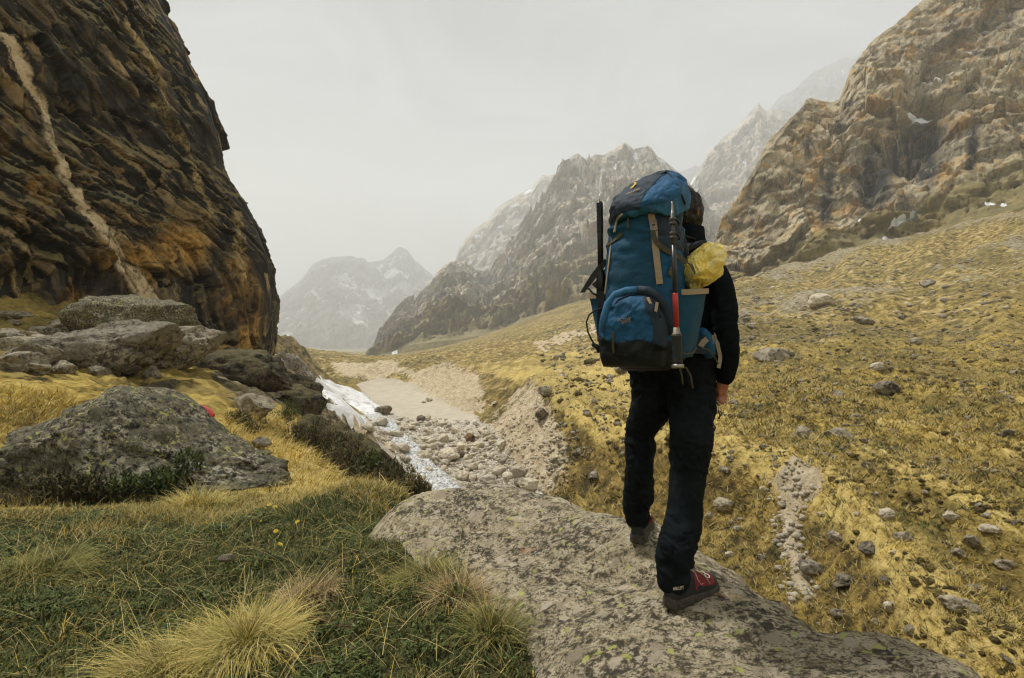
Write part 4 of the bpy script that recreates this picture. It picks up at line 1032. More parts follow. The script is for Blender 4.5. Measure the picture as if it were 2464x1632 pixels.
hump((-12.6, 31.0, -4.6), (4.0, 5.0, 3.0), (0, R(24), R(15)), 63, MS_DARK, 'dark rock step below the cliff corner, above the lower snow tongue')
hump((-16.5, 43.0, -4.4), (5.0, 6.0, 3.6), (0, R(20), R(30)), 64, MS_DARK, 'dark rock buttress at the foot of the cliff corner')
hump((-10.8, 27.0, -5.6), (2.6, 3.6, 2.2), (0, R(30), R(10)), 65, MS_FIELD, 'small brown rock step left of the snow, below the dark ones')
hump((-24.5, 62.0, -4.0), (7.0, 9.0, 5.0), (0, R(22), R(30)), 66, MS_FIELD, 'tan rock spur behind the cliff corner at the valley side')
place('boulder', 620, 1075, 9.9, 0.42, 0.26, 0.36, 67, MS_PALE, 'small pale pointed stone right behind the big lichen boulder', (0, R(15), 0), 3, 0.1)
place('boulder', 130, 870, 23, 1.9, 0.8, 1.5, 71, MS_PALE, 'light flat stone on the rubble at the left foot of the cliff', (0, R(-8), R(30)), 4, 0.2)
place('boulder', 40, 835, 23, 2.1, 0.7, 1.6, 73, MS_FIELD, 'flat slate grey stone at the left edge below the cliff', (0, R(5), R(10)), 4, 0.2)
place('boulder', 95, 820, 25, 1.0, 0.7, 0.8, 79, MS_PALE, 'tan pointed stone in the middle of the left rubble', (0, R(10), 0), 3, 0.15)
place('boulder', 30, 780, 27, 1.9, 0.7, 1.2, 83, MS_PALE, 'uppermost pale stone of the left rubble, touching the cliff', (0, 0, R(20)), 4, 0.2)
place('boulder', 200, 830, 26, 2.9, 0.9, 2.0, 89, MS_LICHEN, 'slanting slab with yellowish top left of the rounded grey boulder', (0, R(18), R(-10)), 4, 0.15, 10, deep=0.5)
place('boulder', 165, 815, 27, 1.5, 0.9, 1.2, 97, MS_FIELD, 'grey stone above the slanting slab', (0, 0, R(40)), 4, 0.15)
place('boulder', 30, 965, 12.5, 1.3, 0.34, 0.9, 101, MS_DARK, 'flat dark stone sunk in the yellow grass at the left edge', (0, 0, R(10)), 4, 0.3)
place('boulder', 80, 985, 11, 0.7, 0.24, 0.5, 103, MS_DARK, 'little dark stone in the yellow grass left of the lichen boulder', (0, 0, R(60)), 3, 0.3)
# ------------------------------------------------------------------ stream, snow, stones of the valley
def ribbon(name, pts, mat, nseg=160, ncr=9, lift=0.12, seed=5, kind='structure', rag=0.25):
    """a sheet of water or dust laid along a world path with a width at each node (x, y, width)"""
    pts = np.array(pts, float)
    s = np.concatenate([[0], np.cumsum(np.hypot(*np.diff(pts[:, :2], axis=0).T))])
    t = np.linspace(0, s[-1], nseg)
    x, y, wd = (np.interp(t, s, pts[:, k]) for k in range(3))
    x += 0.5 * fbm(np.stack([t / 6, t * 0, t * 0], -1), 3, seed)
    tx, ty = np.gradient(x, t), np.gradient(y, t)
    n = np.hypot(tx, ty); nx, ny = ty / n, -tx / n
    cr = np.linspace(-0.5, 0.5, ncr)
    wl = wd * (1 + rag * fbm(np.stack([t / 2.2, t * 0, t * 0], -1), 3, seed + 1)); wr = wd * (1 + rag * fbm(np.stack([t / 2.2, t * 0 + 9, t * 0], -1), 3, seed + 2))
    wx = np.where(cr[None, :] < 0, wl[:, None], wr[:, None])
    X = x[:, None] + nx[:, None] * cr[None, :] * wx; Y = y[:, None] + ny[:, None] * cr[None, :] * wx
    gc = gz(X.ravel(), Y.ravel()).reshape(X.shape)
    zc_ = gc.mean(1)
    Z = np.repeat(zc_[:, None], ncr, 1) * 0.6 + gc * 0.4 + lift
    Z += 0.06 * fbm(np.stack([X.ravel() * 1.2, Y.ravel() * 1.2, Z.ravel() * 0], -1), 3, seed + 3).reshape(X.shape)
    Z[:, 0] -= 0.35; Z[:, -1] -= 0.35
    me_ = mesh_np(name, np.stack([X.ravel(), Y.ravel(), Z.ravel()], -1), grid_faces(nseg, ncr))
    return tag(link(name, me_, mat), kind=kind)
m = NT('melt_water', 0.18, 0.5)
p = m.obj()
foam = m.noise(m.map(p, (1.0, 0.35, 1.0)), 4.5, 8, 0.75, 0.8)
MAT_WATER = m.done(m.ramp(foam, [(0.36, (0.10, 0.105, 0.095)), (0.47, (0.30, 0.30, 0.28)), (0.58, (0.74, 0.74, 0.72))]), m.bump(m.noise(p, 3.5, 5, 0.6), 0.8, 0.15), m.ramp(foam, [(0.4, 0.15), (0.6, 0.7)]))
ribbon('stream', [(1.5,33,3.0),(-3.5,41,3.2),(-6.4,46.5,3.2),(-7.4,50,2.9),(-9.3,55,2.4),(-11.6,60,2.8),(-13.6,66,2.6),(-15.4,71,3.0),(-17.3,77,3.6),(-19.5,82,3.8),(-21.5,88,2.4),(-26,100,2.2),(-34,116,2.0)], MAT_WATER, 170, 9, 0.34, 5)
m = NT('old_snow', 0.7, 0.3)
p = m.obj()
m.b.inputs['Subsurface Weight'].default_value = 0.0
sc_ = m.ramp(m.noise(p, 0.5, 7, 0.65, 0.5), [(0.34, (0.46, 0.43, 0.39)), (0.50, (0.74, 0.74, 0.73)), (0.62, (0.84, 0.845, 0.85))])
MAT_SNOW = m.done(sc_, m.bump(m.noise(p, 1.5, 6, 0.6), 0.5, 0.3))
def draped(name, poly, mat, thick, res, label, cat):
    """a bank of snow lying on the ground inside an outline of viewing directions"""
    P = np.array([hit(a, b, 40)[:2] for a, b in poly])
    x0, y0 = P.min(0) - 2; x1, y1 = P.max(0) + 2
    nx_, ny_ = int((x1 - x0) / res) + 2, int((y1 - y0) / res) + 2
    gx_, gy_ = np.meshgrid(np.linspace(x0, x1, nx_), np.linspace(y0, y1, ny_), indexing='ij')
    q = np.stack([gx_.ravel(), gy_.ravel(), np.zeros(gx_.size)], -1)
    j = fbm(q / 2.5, 3, 77) * 0.9
    mk_ = in_poly(q[:, 0] + j, q[:, 1] + j, P, 0.8)
    z = gz(q[:, 0], q[:, 1]) + thick * np.sqrt(np.clip(mk_, 0, 1)) * (0.8 + 0.4 * fbm(q / 4, 3, 78)) - 0.12
    fc = grid_faces(nx_, ny_)
    fc = fc[(mk_[fc] > 0.03).any(1)]
    used, inv = np.unique(fc, return_inverse=True)
    me_ = mesh_np(name, np.stack([q[:, 0], q[:, 1], z], -1)[used], inv.reshape(-1, 4))
    return tag(link(name, me_, mat), label, cat)
draped('snow_patch', [(757,913),(792,926),(848,940),(885,962),(916,985),(895,1001),(868,986),(838,966),(805,946),(772,930)], MAT_SNOW, 0.9, 0.6, 'long bank of old white snow lying along the stream bed', 'snow')
draped('snow_patch', [(776,938),(802,950),(832,972),(866,1002),(872,1016),(848,1010),(815,985),(790,958)], MAT_SNOW, 0.6, 0.5, 'narrow lower tongue of snow left of the main snow bank', 'snow')

# ---- stones in the stream bed
RV = [rock_mesh('river_stone', 500 + k, 4, 11, 0.10, (1.0, 0.85 + 0.05 * (k % 3), 0.62 + 0.06 * (k % 4))) for k in range(10)]
FV = [rock_mesh('field_stone', 600 + k, 4, 14, 0.12, (1.0, 0.75 + 0.06 * (k % 4), 0.55 + 0.07 * (k % 4)), deep=0.46) for k in range(12)]
def stone(name, mesh, mat, g, size, rz, label, cat, group=None, sink=0.22, tilt=0.0, asp=1.0):
    if not mesh.materials: mesh.materials.append(mat)
    o = link(name, mesh)
    if mesh.materials[0] is not mat:
        o.material_slots[0].link = 'OBJECT'; o.material_slots[0].material = mat
    o.location = (g[0], g[1], g[2] - sink * size * 0.6)
    o.scale = (size * asp, size, size)
    o.rotation_euler = (tilt, tilt * 0.5, rz)
    return tag(o, label, cat, group)
MS_BROWN = stone_material('brown_river_rock', (0.24, 0.13, 0.055), (0.40, 0.25, 0.12), (0.07, 0.045, 0.03), (0.3, 0.2, 0.1), 0.75, 0.5)
MS_WETDARK = stone_material('wet_dark_rock', (0.22, 0.185, 0.13), (0.38, 0.33, 0.24), (0.03, 0.028, 0.022), (0.15, 0.13, 0.08), 0.75, 0.5)
heroes = [  # px, py of the foot, width in pixels, material, label
    (950,1056,46,MS_RIVER,'big whitish boulder in midstream where the water parts'),
    (888,1040,40,MS_RIVER,'pale round boulder at the left side of the stream, by the end of the snow'),
    (918,1026,34,MS_RIVER,'round boulder with dark foot between snow and sandbar'),
    (1132,1062,30,MS_BROWN,'rusty brown upright boulder at the right edge of the stream bed'),
    (922,996,44,MS_WETDARK,'flat dark brown slab at the lower tip of the snow bank'),
    (1012,1014,26,MS_WETDARK,'small dark slab at the front edge of the sandbar'),
    (970,1090,36,MS_RIVER,'pale boulder below the midstream one, its right side dark'),
    (1020,1112,40,MS_RIVER,'flat pale boulder with a dark underside beside the lower stream'),
    (1080,1108,58,MS_RIVER,'wide sloping pale slab in the middle of the stream bed'),
    (1108,1100,30,MS_WETDARK,'dark shaded boulder right of the wide pale slab'),
    (1112,1085,42,MS_RIVER,'long pale slab behind the wide sloping one'),
    (1176,1166,44,MS_RIVER,'whitest smooth boulder just above the outcrop edge'),
    (1036,1142,28,MS_RIVER,'grey rounded boulder on the right bank of the lower stream'),
    (1112,1158,36,MS_RIVER,'pale blocky boulder left of the whitest one'),
    (990,1150,30,MS_RIVER,'light stone at the left bank of the lower stream'),
    (1255,1172,38,MS_FIELD,'dark edged stone at the foot of the scree right of the stream bed'),
    (1310,955,40,MS_FIELD,'grey block sitting on the rim of the meadow bench'),
    (1305,1010,40,MS_WETDARK,'dark cracked block stuck in the bank below the rim'),
    (1190,975,18,MS_RIVER,'small white stone on the tan bank above the sandbar'),
    (1033,966,18,MS_RIVER,'pale stone at the foot of the tan bank by the sandbar'),
    (1020,970,14,MS_RIVER,'smaller pale stone left of its twin by the sandbar'),
]
taken = []
for k, (px, py, wp, mt, lab) in enumerate(heroes):
    g = hit(px, py, 25)
    size = wp / F * g[1]
    taken.append((g[0], g[1], size))
    stone('river_boulder', RV[k % 10], mt, g, size, k * 1.7, lab, 'boulder', None, 0.15, 0.0, 1.0)
rg = np.random.RandomState(99)
bedpoly = [(880,1000),(1000,1004),(1130,1012),(1190,1050),(1235,1125),(1290,1185),(1060,1200),(975,1120),(900,1050)]
cnt = 0
while cnt < 190:
    px, py = rg.uniform(870, 1300), rg.uniform(1000, 1190)
    if in_poly(np.array([px]), np.array([py]), bedpoly)[0] < 0.5: continue
    g = hit(px, py, 25)
    size = min(2.6, 0.42 * rg.lognormal(0.4, 0.52))
    if any(math.hypot(g[0] - a, g[1] - b) < 0.42 * (size + s_) for a, b, s_ in taken): continue
    if abs(g[0] - np.interp(g[1], [41, 46.5, 55, 66, 77, 88], [-3.5, -6.4, -9.3, -13.6, -17.3, -21.5])) < 1.5 and size > 0.35: continue
    taken.append((g[0], g[1], size)); cnt += 1
    stone('river_stone', RV[rg.randint(10)], MS_RIVER, g, size, rg.uniform(0, 6.28), 'pale weathered stone among the many filling the stony stream bed', 'stone', 'stones of the stream bed', 0.25, rg.uniform(-0.2, 0.2), rg.uniform(0.9, 1.3))

# ---- stones on the grassy slope to the right
heroes = [
    (1862,864,92,MS_FIELD,'long grey rock slab with a dark shaded front, high on the slope behind the elbow'),
    (1900,860,34,MS_FIELD,'rusty grey block at the right end of the long slab'),
    (2135,944,72,MS_WETDARK,'big dark rounded boulder alone in the middle of the grassy slope'),
    (1930,1054,50,MS_FIELD,'grey boulder on the pale grass flat left of the twin slab'),
    (2012,1056,72,MS_FIELD,'flat wide grey slab lying on the grass flat'),
    (1742,1222,52,MS_FIELD,'round grey boulder in the slope beside the right trouser leg'),
    (1708,1246,26,MS_FIELD,'small pale stone below the round grey boulder'),
    (1776,1282,26,MS_FIELD,'narrow upright grey stone left of the washed out gully'),
    (2286,1248,46,MS_RIVER,'smooth whitish boulder on the ridge far right'),
    (2010,1296,56,MS_FIELD,'square grey boulder with black shadow right of the gully'),
    (2172,1300,48,MS_FIELD,'tall grey block half hidden by the grass ridge'),
    (2130,1246,40,MS_RIVER,'light pointed stone above the tall grey block'),
    (1955,1380,70,MS_FIELD,'broad grey ledge like boulder right of the lower gully'),
    (2030,1408,64,MS_WETDARK,'dark boulder below the broad ledge like one'),
    (2090,1330,60,MS_WETDARK,'dark overhanging boulder under the grass ridge'),
    (2142,1472,34,MS_RIVER,'white angular stone low on the slope'),
    (2300,1462,74,MS_FIELD,'big grey boulder in the dark hollow at lower right'),
    (2348,1470,36,MS_FIELD,'smaller grey boulder touching the big one in the hollow'),
    (2304,1340,40,MS_FIELD,'dark sided block on the second ridge at right'),
    (2334,1312,40,MS_FIELD,'pale block right above the dark sided one'),
    (2420,1370,52,MS_FIELD,'flat brown stone by the right picture edge'),
    (1975,1240,24,MS_RIVER,'pale stone at the upper right rim of the washed out gully'),
    (1888,1345,22,MS_RIVER,'small white stone lying in the gully'),
    (1882,1420,22,MS_RIVER,'roundish white stone near the lower end of the gully'),
    (2110,1500,30,MS_FIELD,'small grey stone left of the white angular one'),
    (2190,1530,40,MS_FIELD,'half buried tan stone just above the outcrop on the right'),
    (2080,780,54,MS_FIELD,'pale block high on the meadow below the cliff wall'),
    (1976,738,54,MS_RIVER,'light grey boulder on the upper meadow behind the shoulder'),
    (2230,690,40,MS_FIELD,'grey block in the scree below the cliff wall'),
]
taken = []
for k, (px, py, wp, mt, lab) in enumerate(heroes):
    g = hit(px, py, 11)
    size = wp / F * g[1]
    taken.append((g[0], g[1], size))
    stone('field_boulder', FV[k % 12], mt, g, size, k * 2.3, lab, 'boulder', None, 0.3, 0.1 * ((k % 3) - 1))
cnt = tries = 0
small_stuff = []
while cnt < 270 and tries < 6000:
    tries += 1
    px, py = rg.uniform(1330, 2464), rg.uniform(780, 1590) if rg.rand() < 0.8 else rg.uniform(680, 900)
    g = hit(px, py, 11)
    if g[1] > 230: continue
    wp = 10.5 * rg.lognormal(0.25, 0.45)
    size = min(2.2, wp / F * g[1])
    if any(math.hypot(g[0] - a, g[1] - b) < 0.6 * (size + s_) for a, b, s_ in taken): continue
    taken.append((g[0], g[1], size)); cnt += 1
    near_gully = in_poly(np.array([px]), np.array([py]), [(1845,1150),(1975,1165),(1950,1440),(1870,1440)])[0] > 0.5
    stone('field_stone', FV[rg.randint(12)], MS_RIVER if near_gully else (MS_FIELD, MS_FIELD, MS_FIELD, MS_RIVER, MS_FIELD, MS_WETDARK)[rg.randint(6)], g, size, rg.uniform(0, 6.28),
          'small grey stone among the many scattered over the grassy slope right of the hiker', 'stone', 'stones scattered over the right slope', 0.42, rg.uniform(-0.25, 0.25), rg.uniform(0.85, 1.5))
# ---- rubble too small to count
def pebbles(name, pts, sizes, mat, seed):
    V, Fc = ICO[1]
    r_ = np.random.RandomState(seed)
    n = len(pts)
    VV = V[None] * (0.75 + 0.5 * r_.rand(n, 12, 1)) * np.array([1, 1, 0.6]) * (0.8 + 0.5 * r_.rand(n, 1, 3)) * 0.5 * np.array(sizes)[:, None, None] + np.array(pts)[:, None, :]
    FF = Fc[None] + (np.arange(n) * 12)[:, None, None]
    me_ = mesh_np(name, VV.reshape(-1, 3), FF.reshape(-1, 3), smooth=False)
    return tag(link(name, me_, mat), kind='stuff')
def scatter_dir(n, x0, x1, y0, y1, ymin, ymax, seed, poly=None):
    r_ = np.random.RandomState(seed)
    out = []
    while len(out) < n:
        px, py = r_.uniform(x0, x1), r_.uniform(y0, y1)
        if poly is not None and in_poly(np.array([px]), np.array([py]), poly)[0] < 0.5: continue
        g = hit(px, py, ymin)
        if g[1] < ymax: out.append(g)
    return np.array(out)
pp = scatter_dir(1500, 870, 1310, 1000, 1190, 25, 150, 5, bedpoly)
pebbles('stream_gravel', pp, rg.uniform(0.12, 0.5, len(pp)), MS_RIVER, 6)
pp = scatter_dir(500, 1160, 1400, 930, 1190, 25, 120, 7, [(1262,950),(1300,940),(1340,1030),(1370,1110),(1320,1190),(1200,1150),(1170,1040)])
pebbles('bank_rubble', pp, rg.uniform(0.08, 0.45, len(pp)), MS_RIVER, 8)
pp = scatter_dir(330, 1800, 2010, 1130, 1480, 11, 60, 9, [(1825,1145),(1990,1150),(1940,1235),(1935,1300),(1975,1440),(1900,1460),(1855,1230)])
pebbles('gully_rubble', pp, 0.05 + 0.4 * rg.rand(len(pp)) ** 3, MS_RIVER, 10)
pp = scatter_dir(4200, 1320, 2464, 620, 1150, 11, 320, 11)
pp = pp[fbm(np.stack([pp[:, 0] / 14, pp[:, 1] / 14, pp[:, 0] * 0], -1), 3, 17) + 0.25 * fbm(np.stack([pp[:, 0] / 3, pp[:, 1] / 3, pp[:, 0] * 0], -1), 2, 18) > 0.05]
pebbles('slope_rubble', pp, np.clip(0.0048 * pp[:, 1] * rg.lognormal(0.1, 0.5, len(pp)), 0.06, 1.8), MS_FIELD, 12)
rg = np.random.RandomState(314)
cnt = 0
while cnt < 34:
    px, py = rg.uniform(-20, 330), rg.uniform(775, 905)
    g = hit(px, py, 14)
    if g[1] > 33: continue
    cnt += 1
    stone('rubble_rock', FV[rg.randint(12)], (MS_PALE, MS_FIELD, MS_DARK)[rg.randint(3)], g, rg.uniform(0.5, 1.3), rg.uniform(0, 6.28),
          'broken rock among the rubble heaped at the left foot of the cliff', 'rock', 'rubble at the foot of the cliff', 0.15, rg.uniform(-0.5, 0.5), rg.uniform(0.9, 1.5))
# ------------------------------------------------------------------ grass and plants
m = NT('grass_blade', 0.75, 0.25)
MAT_BLADE = m.done(m.attr('Col'))
def blades(root, length, width, head, tilt, bend, col, nseg=2, tipw=0.15, seed=0, shade=None):
    """many curved blades; tilt from vertical at the root, bend added towards the tip, heading in plan"""
    n = len(root)
    P = np.zeros((n, nseg + 1, 3)); P[:, 0] = root
    hd = np.stack([np.sin(head), np.cos(head)], -1)
    for k in range(nseg):
        a = tilt + bend * (k + 0.5) / nseg
        st = length / nseg
        P[:, k + 1, :2] = P[:, k, :2] + (np.sin(a) * st)[:, None] * hd
        P[:, k + 1, 2] = P[:, k, 2] + np.cos(a) * st
    r_ = np.random.RandomState(seed)
    yaw = head + math.pi / 2 + r_.uniform(-0.9, 0.9, n)
    side = np.stack([np.sin(yaw), np.cos(yaw), np.zeros(n)], -1)
    wk = np.linspace(1, tipw, nseg + 1)
    L_ = P - side[:, None, :] * (width[:, None] * wk[None] * 0.5)[..., None]
    R_ = P + side[:, None, :] * (width[:, None] * wk[None] * 0.5)[..., None]
    V = np.stack([L_, R_], 2).reshape(n, -1, 3)
    f = np.array([(2 * k, 2 * k + 1, 2 * k + 3, 2 * k + 2) for k in range(nseg)])
    Fq = (f[None] + (np.arange(n) * 2 * (nseg + 1))[:, None, None]).reshape(-1, 4)
    C = np.repeat(col[:, None, :], 2 * (nseg + 1), 1)
    # each blade is darker at the root and lighter at the tip
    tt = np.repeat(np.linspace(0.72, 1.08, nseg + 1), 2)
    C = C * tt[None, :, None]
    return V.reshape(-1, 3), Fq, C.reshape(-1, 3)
def blade_object(name, parts, mat=None, kind=None, parent=None):
    off, VV, FF, CC = 0, [], [], []
    for v, f, c in parts:
        VV.append(v); FF.append(f + off); CC.append(c); off += len(v)
    me_ = mesh_np(name, np.concatenate(VV), np.concatenate(FF))
    attr_col(me_, 'Col', np.clip(np.concatenate(CC), 0, 1))
    o = link(name, me_, mat or MAT_BLADE, parent)
    if kind: o['kind'] = kind
    return o
rg = np.random.RandomState(4242)
STRAW = np.array([(0.50, 0.38, 0.13), (0.58, 0.46, 0.20), (0.48, 0.34, 0.060), (0.58, 0.47, 0.17), (0.42, 0.31, 0.05)])
GREEN = np.array([(0.062, 0.090, 0.018), (0.095, 0.125, 0.026), (0.040, 0.062, 0.016), (0.14, 0.155, 0.035), (0.07, 0.10, 0.03)])
OLIVE = np.array([(0.17, 0.165, 0.045), (0.22, 0.19, 0.055), (0.13, 0.13, 0.035)])
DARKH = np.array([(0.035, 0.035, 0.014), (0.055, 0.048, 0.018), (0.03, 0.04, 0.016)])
def pick(pal, n): return pal[rg.randint(len(pal), size=n)] * rg.uniform(0.75, 1.2, (n, 1))
def on_slab(x, y):
    inside = (x > -1.68) & (x < 2.88) & (y > 0.92) & (y < 5.88)
    z = np.full(len(x), -99.0)
    z[inside] = slab_z(x[inside], y[inside])
    return z
def area(n, pred, x0, x1, y0, y1):
    x = rg.uniform(x0, x1, n * 3); y = rg.uniform(y0, y1, n * 3)
    px = CX + F * x / y
    z = gz(x, y)
    py = CY - F * z / y
    k = pred(x, y, px, py) & (z > on_slab(x, y) + 0.0)
    return np.stack([x[k], y[k], z[k]], -1)[:n]
seen_near = lambda x, y, px, py: (px > -160) & (px < 1420) & (py < 1760) & (y > 1.9) & (np.hypot(x, y) < 7.6)
# short turf: green blades, straw litter, small leaves
q = area(82000, seen_near, -7.5, 0.6, 1.9, 7.5)
# fewer blades far out, more close by
keep = rg.rand(len(q)) < np.clip(5.2 / q[:, 1], 0.45, 1.0)
q = q[keep]; n = len(q)
pn = fbm(np.stack([q[:, 0], q[:, 1], q[:, 0] * 0], -1) / 0.55, 3, 801); pn2 = fbm(np.stack([q[:, 0], q[:, 1], q[:, 0] * 0], -1) / 1.6, 3, 805)
straw = pn + 0.35 * pn2 + 0.75 * np.clip(q[:, 1] - 5.3, -0.6, 1.5) + rg.normal(0, 0.28, n) > 0.34
col = np.where(straw[:, None], pick(STRAW, n) * 0.8, pick(GREEN, n) * 0.85)
ol = rg.rand(n) < 0.22
col[ol] = pick(OLIVE, int(ol.sum()))
L_ = rg.uniform(0.035, 0.085, n) * (1 + 0.7 * straw) * (1 + 0.6 * np.clip(pn2, -0.5, 1))
parts = [blades(q, L_ * 0.85, rg.uniform(0.004, 0.010, n), rg.uniform(0, 6.28, n), rg.uniform(0.15, 1.0, n), rg.uniform(0.2, 1.3, n), col, 2, 0.25, 1)]
# the same turf, thinner, going on outside the view
q = area(20000, lambda x, y, px, py: (y > 0.9) & (np.hypot(x, y) < 7.8) & ~seen_near(x, y, px, py), -7.7, 1.2, 0.9, 7.5); n = len(q)
parts.append(blades(q, rg.uniform(0.05, 0.12, n), rg.uniform(0.008, 0.016, n), rg.uniform(0, 6.28, n), rg.uniform(0.15, 1.0, n), rg.uniform(0.2, 1.3, n), np.where(rg.rand(n, 1) < 0.3, pick(STRAW, n) * 0.8, pick(GREEN, n)), 1, 0.25, 8))
# long limp straws lying over the turf
q = area(3000, seen_near, -7.5, 0.6, 1.9, 7.5); n = len(q)
parts.append(blades(q + [0, 0, 0.02], rg.uniform(0.12, 0.30, n), rg.uniform(0.002, 0.004, n), rg.uniform(0, 6.28, n), rg.uniform(0.9, 1.35, n), rg.uniform(0.1, 0.7, n), pick(STRAW, n) * 0.95, 3, 0.3, 2))
tag(blade_object('turf_grass', parts), kind='stuff')
# small green leaves of creeping plants
q = area(46000, lambda x, y, px, py: seen_near(x, y, px, py) & (fbm(np.stack([x, y, x * 0], -1) / 0.42, 3, 811) + 0.5 * fbm(np.stack([x, y, x * 0], -1) / 1.5, 3, 812) > 0.14), -7.5, 0.6, 1.9, 7.0)
n = len(q)
q[:, 2] += rg.uniform(0.01, 0.05, n)
LEAF = np.array([(0.075, 0.105, 0.016), (0.105, 0.135, 0.024), (0.050, 0.075, 0.014), (0.14, 0.165, 0.055), (0.065, 0.09, 0.015)])
parts = [blades(q, rg.uniform(0.014, 0.032, n), rg.uniform(0.010, 0.020, n), rg.uniform(0, 6.28, n), rg.uniform(0.7, 1.5, n), rg.uniform(0.0, 0.5, n), pick(LEAF, n) * 0.85, 2, 0.35, 3)]
tag(blade_object('creeping_herbs', parts), kind='stuff')
# the dry grass: strip in front of the boulder and the gully of hay coloured grass beyond
def dry_zone(x, y, px, py):
    a = in_poly(px, py, [(470,1030),(560,1010),(660,1010),(760,1100),(850,1165),(1000,1175),(985,1200),(880,1215),(700,1222),(420,1230),(330,1205),(640,1190),(660,1150),(560,1060)]) > 0.5
    b = in_poly(px, py, [(-700,900),(-160,930),(150,940),(190,975),(60,1060),(-160,1100),(-700,1180)]) > 0.5
    return (a | b) & (y > 5.6) & (y < 20)
q = area(34000, dry_zone, -16, 0.2, 5.6, 19.5); n = len(q)
tn = fbm(np.stack([q[:, 0], q[:, 1], q[:, 0] * 0], -1) / 0.5, 3, 821)
L_ = (0.10 + 0.16 * np.clip(tn + 0.4, 0, 1)) * rg.uniform(0.8, 1.3, n) * np.clip(q[:, 1] / 8, 0.9, 1.8)
col = pick(STRAW, n) * 1.3 * (0.85 + 0.35 * np.clip(tn + 0.4, 0, 1))[:, None]
gk = rg.rand(n) < 0.10
col[gk] = pick(OLIVE, int(gk.sum()))
parts = [blades(q, L_, rg.uniform(0.004, 0.008, n) * np.clip(q[:, 1] / 6, 1, 2.6), rg.normal(1.9, 1.1, n), rg.uniform(0.2, 0.8, n), rg.uniform(0.5, 1.6, n), col, 2, 0.2, 4)]
tag(blade_object('dry_grass', parts), kind='stuff')
# dark heath grass in the shade below the big boulder
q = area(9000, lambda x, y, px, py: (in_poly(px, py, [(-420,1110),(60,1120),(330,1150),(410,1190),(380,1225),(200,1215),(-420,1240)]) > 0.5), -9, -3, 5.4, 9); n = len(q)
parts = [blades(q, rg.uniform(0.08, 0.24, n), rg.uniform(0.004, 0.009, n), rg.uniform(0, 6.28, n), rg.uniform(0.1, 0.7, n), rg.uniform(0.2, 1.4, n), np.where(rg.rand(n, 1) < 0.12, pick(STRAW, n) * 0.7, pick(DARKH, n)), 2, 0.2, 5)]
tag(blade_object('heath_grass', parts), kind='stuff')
# tufts over the right slope
def slope_zone(x, y, px, py):
    return (px > 1300) & (px < 3050) & (py > 700) & (py < 1720) & (y > 10.5) & (gmask(m_tan, x, y) < 0.5) & (gmask(m_grav, x, y) < 0.5) & (z_ok(x, y))
def z_ok(x, y): return gz(x, y) > -11.3
u_ = rg.uniform(0, 1, 70000)
yy = 11 * (130 / 11.0) ** u_; dx = rg.uniform(0.04, 1.25, 70000); xx = dx * yy
k = (rg.rand(70000) < sstep(130, 50, yy) * np.clip(0.25 + sstep(0.18, 0.45, dx) + sstep(45, 25, yy), 0, 1)) & slope_zone(xx, yy, CX + F * dx, CY - F * gz(xx, yy) / yy)
cl = np.stack([xx[k], yy[k], gz(xx[k], yy[k])], -1)[:25000]
nb = 6
n = len(cl)
cn = fbm(np.stack([cl[:, 0], cl[:, 1], cl[:, 0] * 0], -1) / 3.0, 3, 831)
rt = np.repeat(cl, nb, 0); n2 = len(rt)
dist = rt[:, 1]
rt[:, :2] += rg.normal(0, 0.05, (n2, 2)) * np.clip(dist / 22, 0.8, 2.2)[:, None]
base_c = np.where((cn < -0.28)[:, None], pick(OLIVE, n) * 0.8, pick(STRAW, n) * 0.92)
dk = rg.rand(n) < 0.18
base_c[dk] = pick(DARKH, int(dk.sum())) * 1.3
parts = [blades(rt, rg.uniform(0.14, 0.34, n2) * np.clip(dist / 20, 0.9, 2.0), rg.uniform(0.016, 0.040, n2) * np.clip(dist / 20, 0.8, 2.6), rg.uniform(0, 6.28, n2), rg.uniform(0.3, 1.0, n2), rg.uniform(0.4, 1.2, n2), np.repeat(base_c, nb, 0) * rg.uniform(0.85, 1.15, (n2, 1)), 1, 0.25, 6)]
tag(blade_object('slope_grass', parts), kind='stuff')
# low dark cushions of dwarf shrub dotted over the slope
m = NT('dwarf_shrub_leaf', 0.9, 0.15)
nn = m.noise(m.obj(), 6, 6, 0.7)
MAT_SHRUB = m.done(m.ramp(nn, [(0.35, (0.04, 0.036, 0.015)), (0.52, (0.11, 0.085, 0.03)), (0.70, (0.24, 0.175, 0.06))]), m.bump(nn, 1.0, 0.2))
u_ = rg.uniform(0, 1, 9000)
yy = 11 * (130 / 11.0) ** u_; dx = rg.uniform(0.0, 1.0, 9000); xx = dx * yy
k = slope_zone(xx, yy, CX + F * dx, CY - F * gz(xx, yy) / yy) & (fbm(np.stack([xx, yy, xx * 0], -1) / 7.0, 3, 841) + 0.5 * fbm(np.stack([xx, yy, xx * 0], -1) / 1.6, 2, 842) > 0.12)
cl = np.stack([xx[k], yy[k], gz(xx[k], yy[k])], -1)[:2300]
pebbles('slope_heath', cl, 0.005 * cl[:, 1] * rg.lognormal(0, 0.55, len(cl)) + 0.12, MAT_SHRUB, 15)

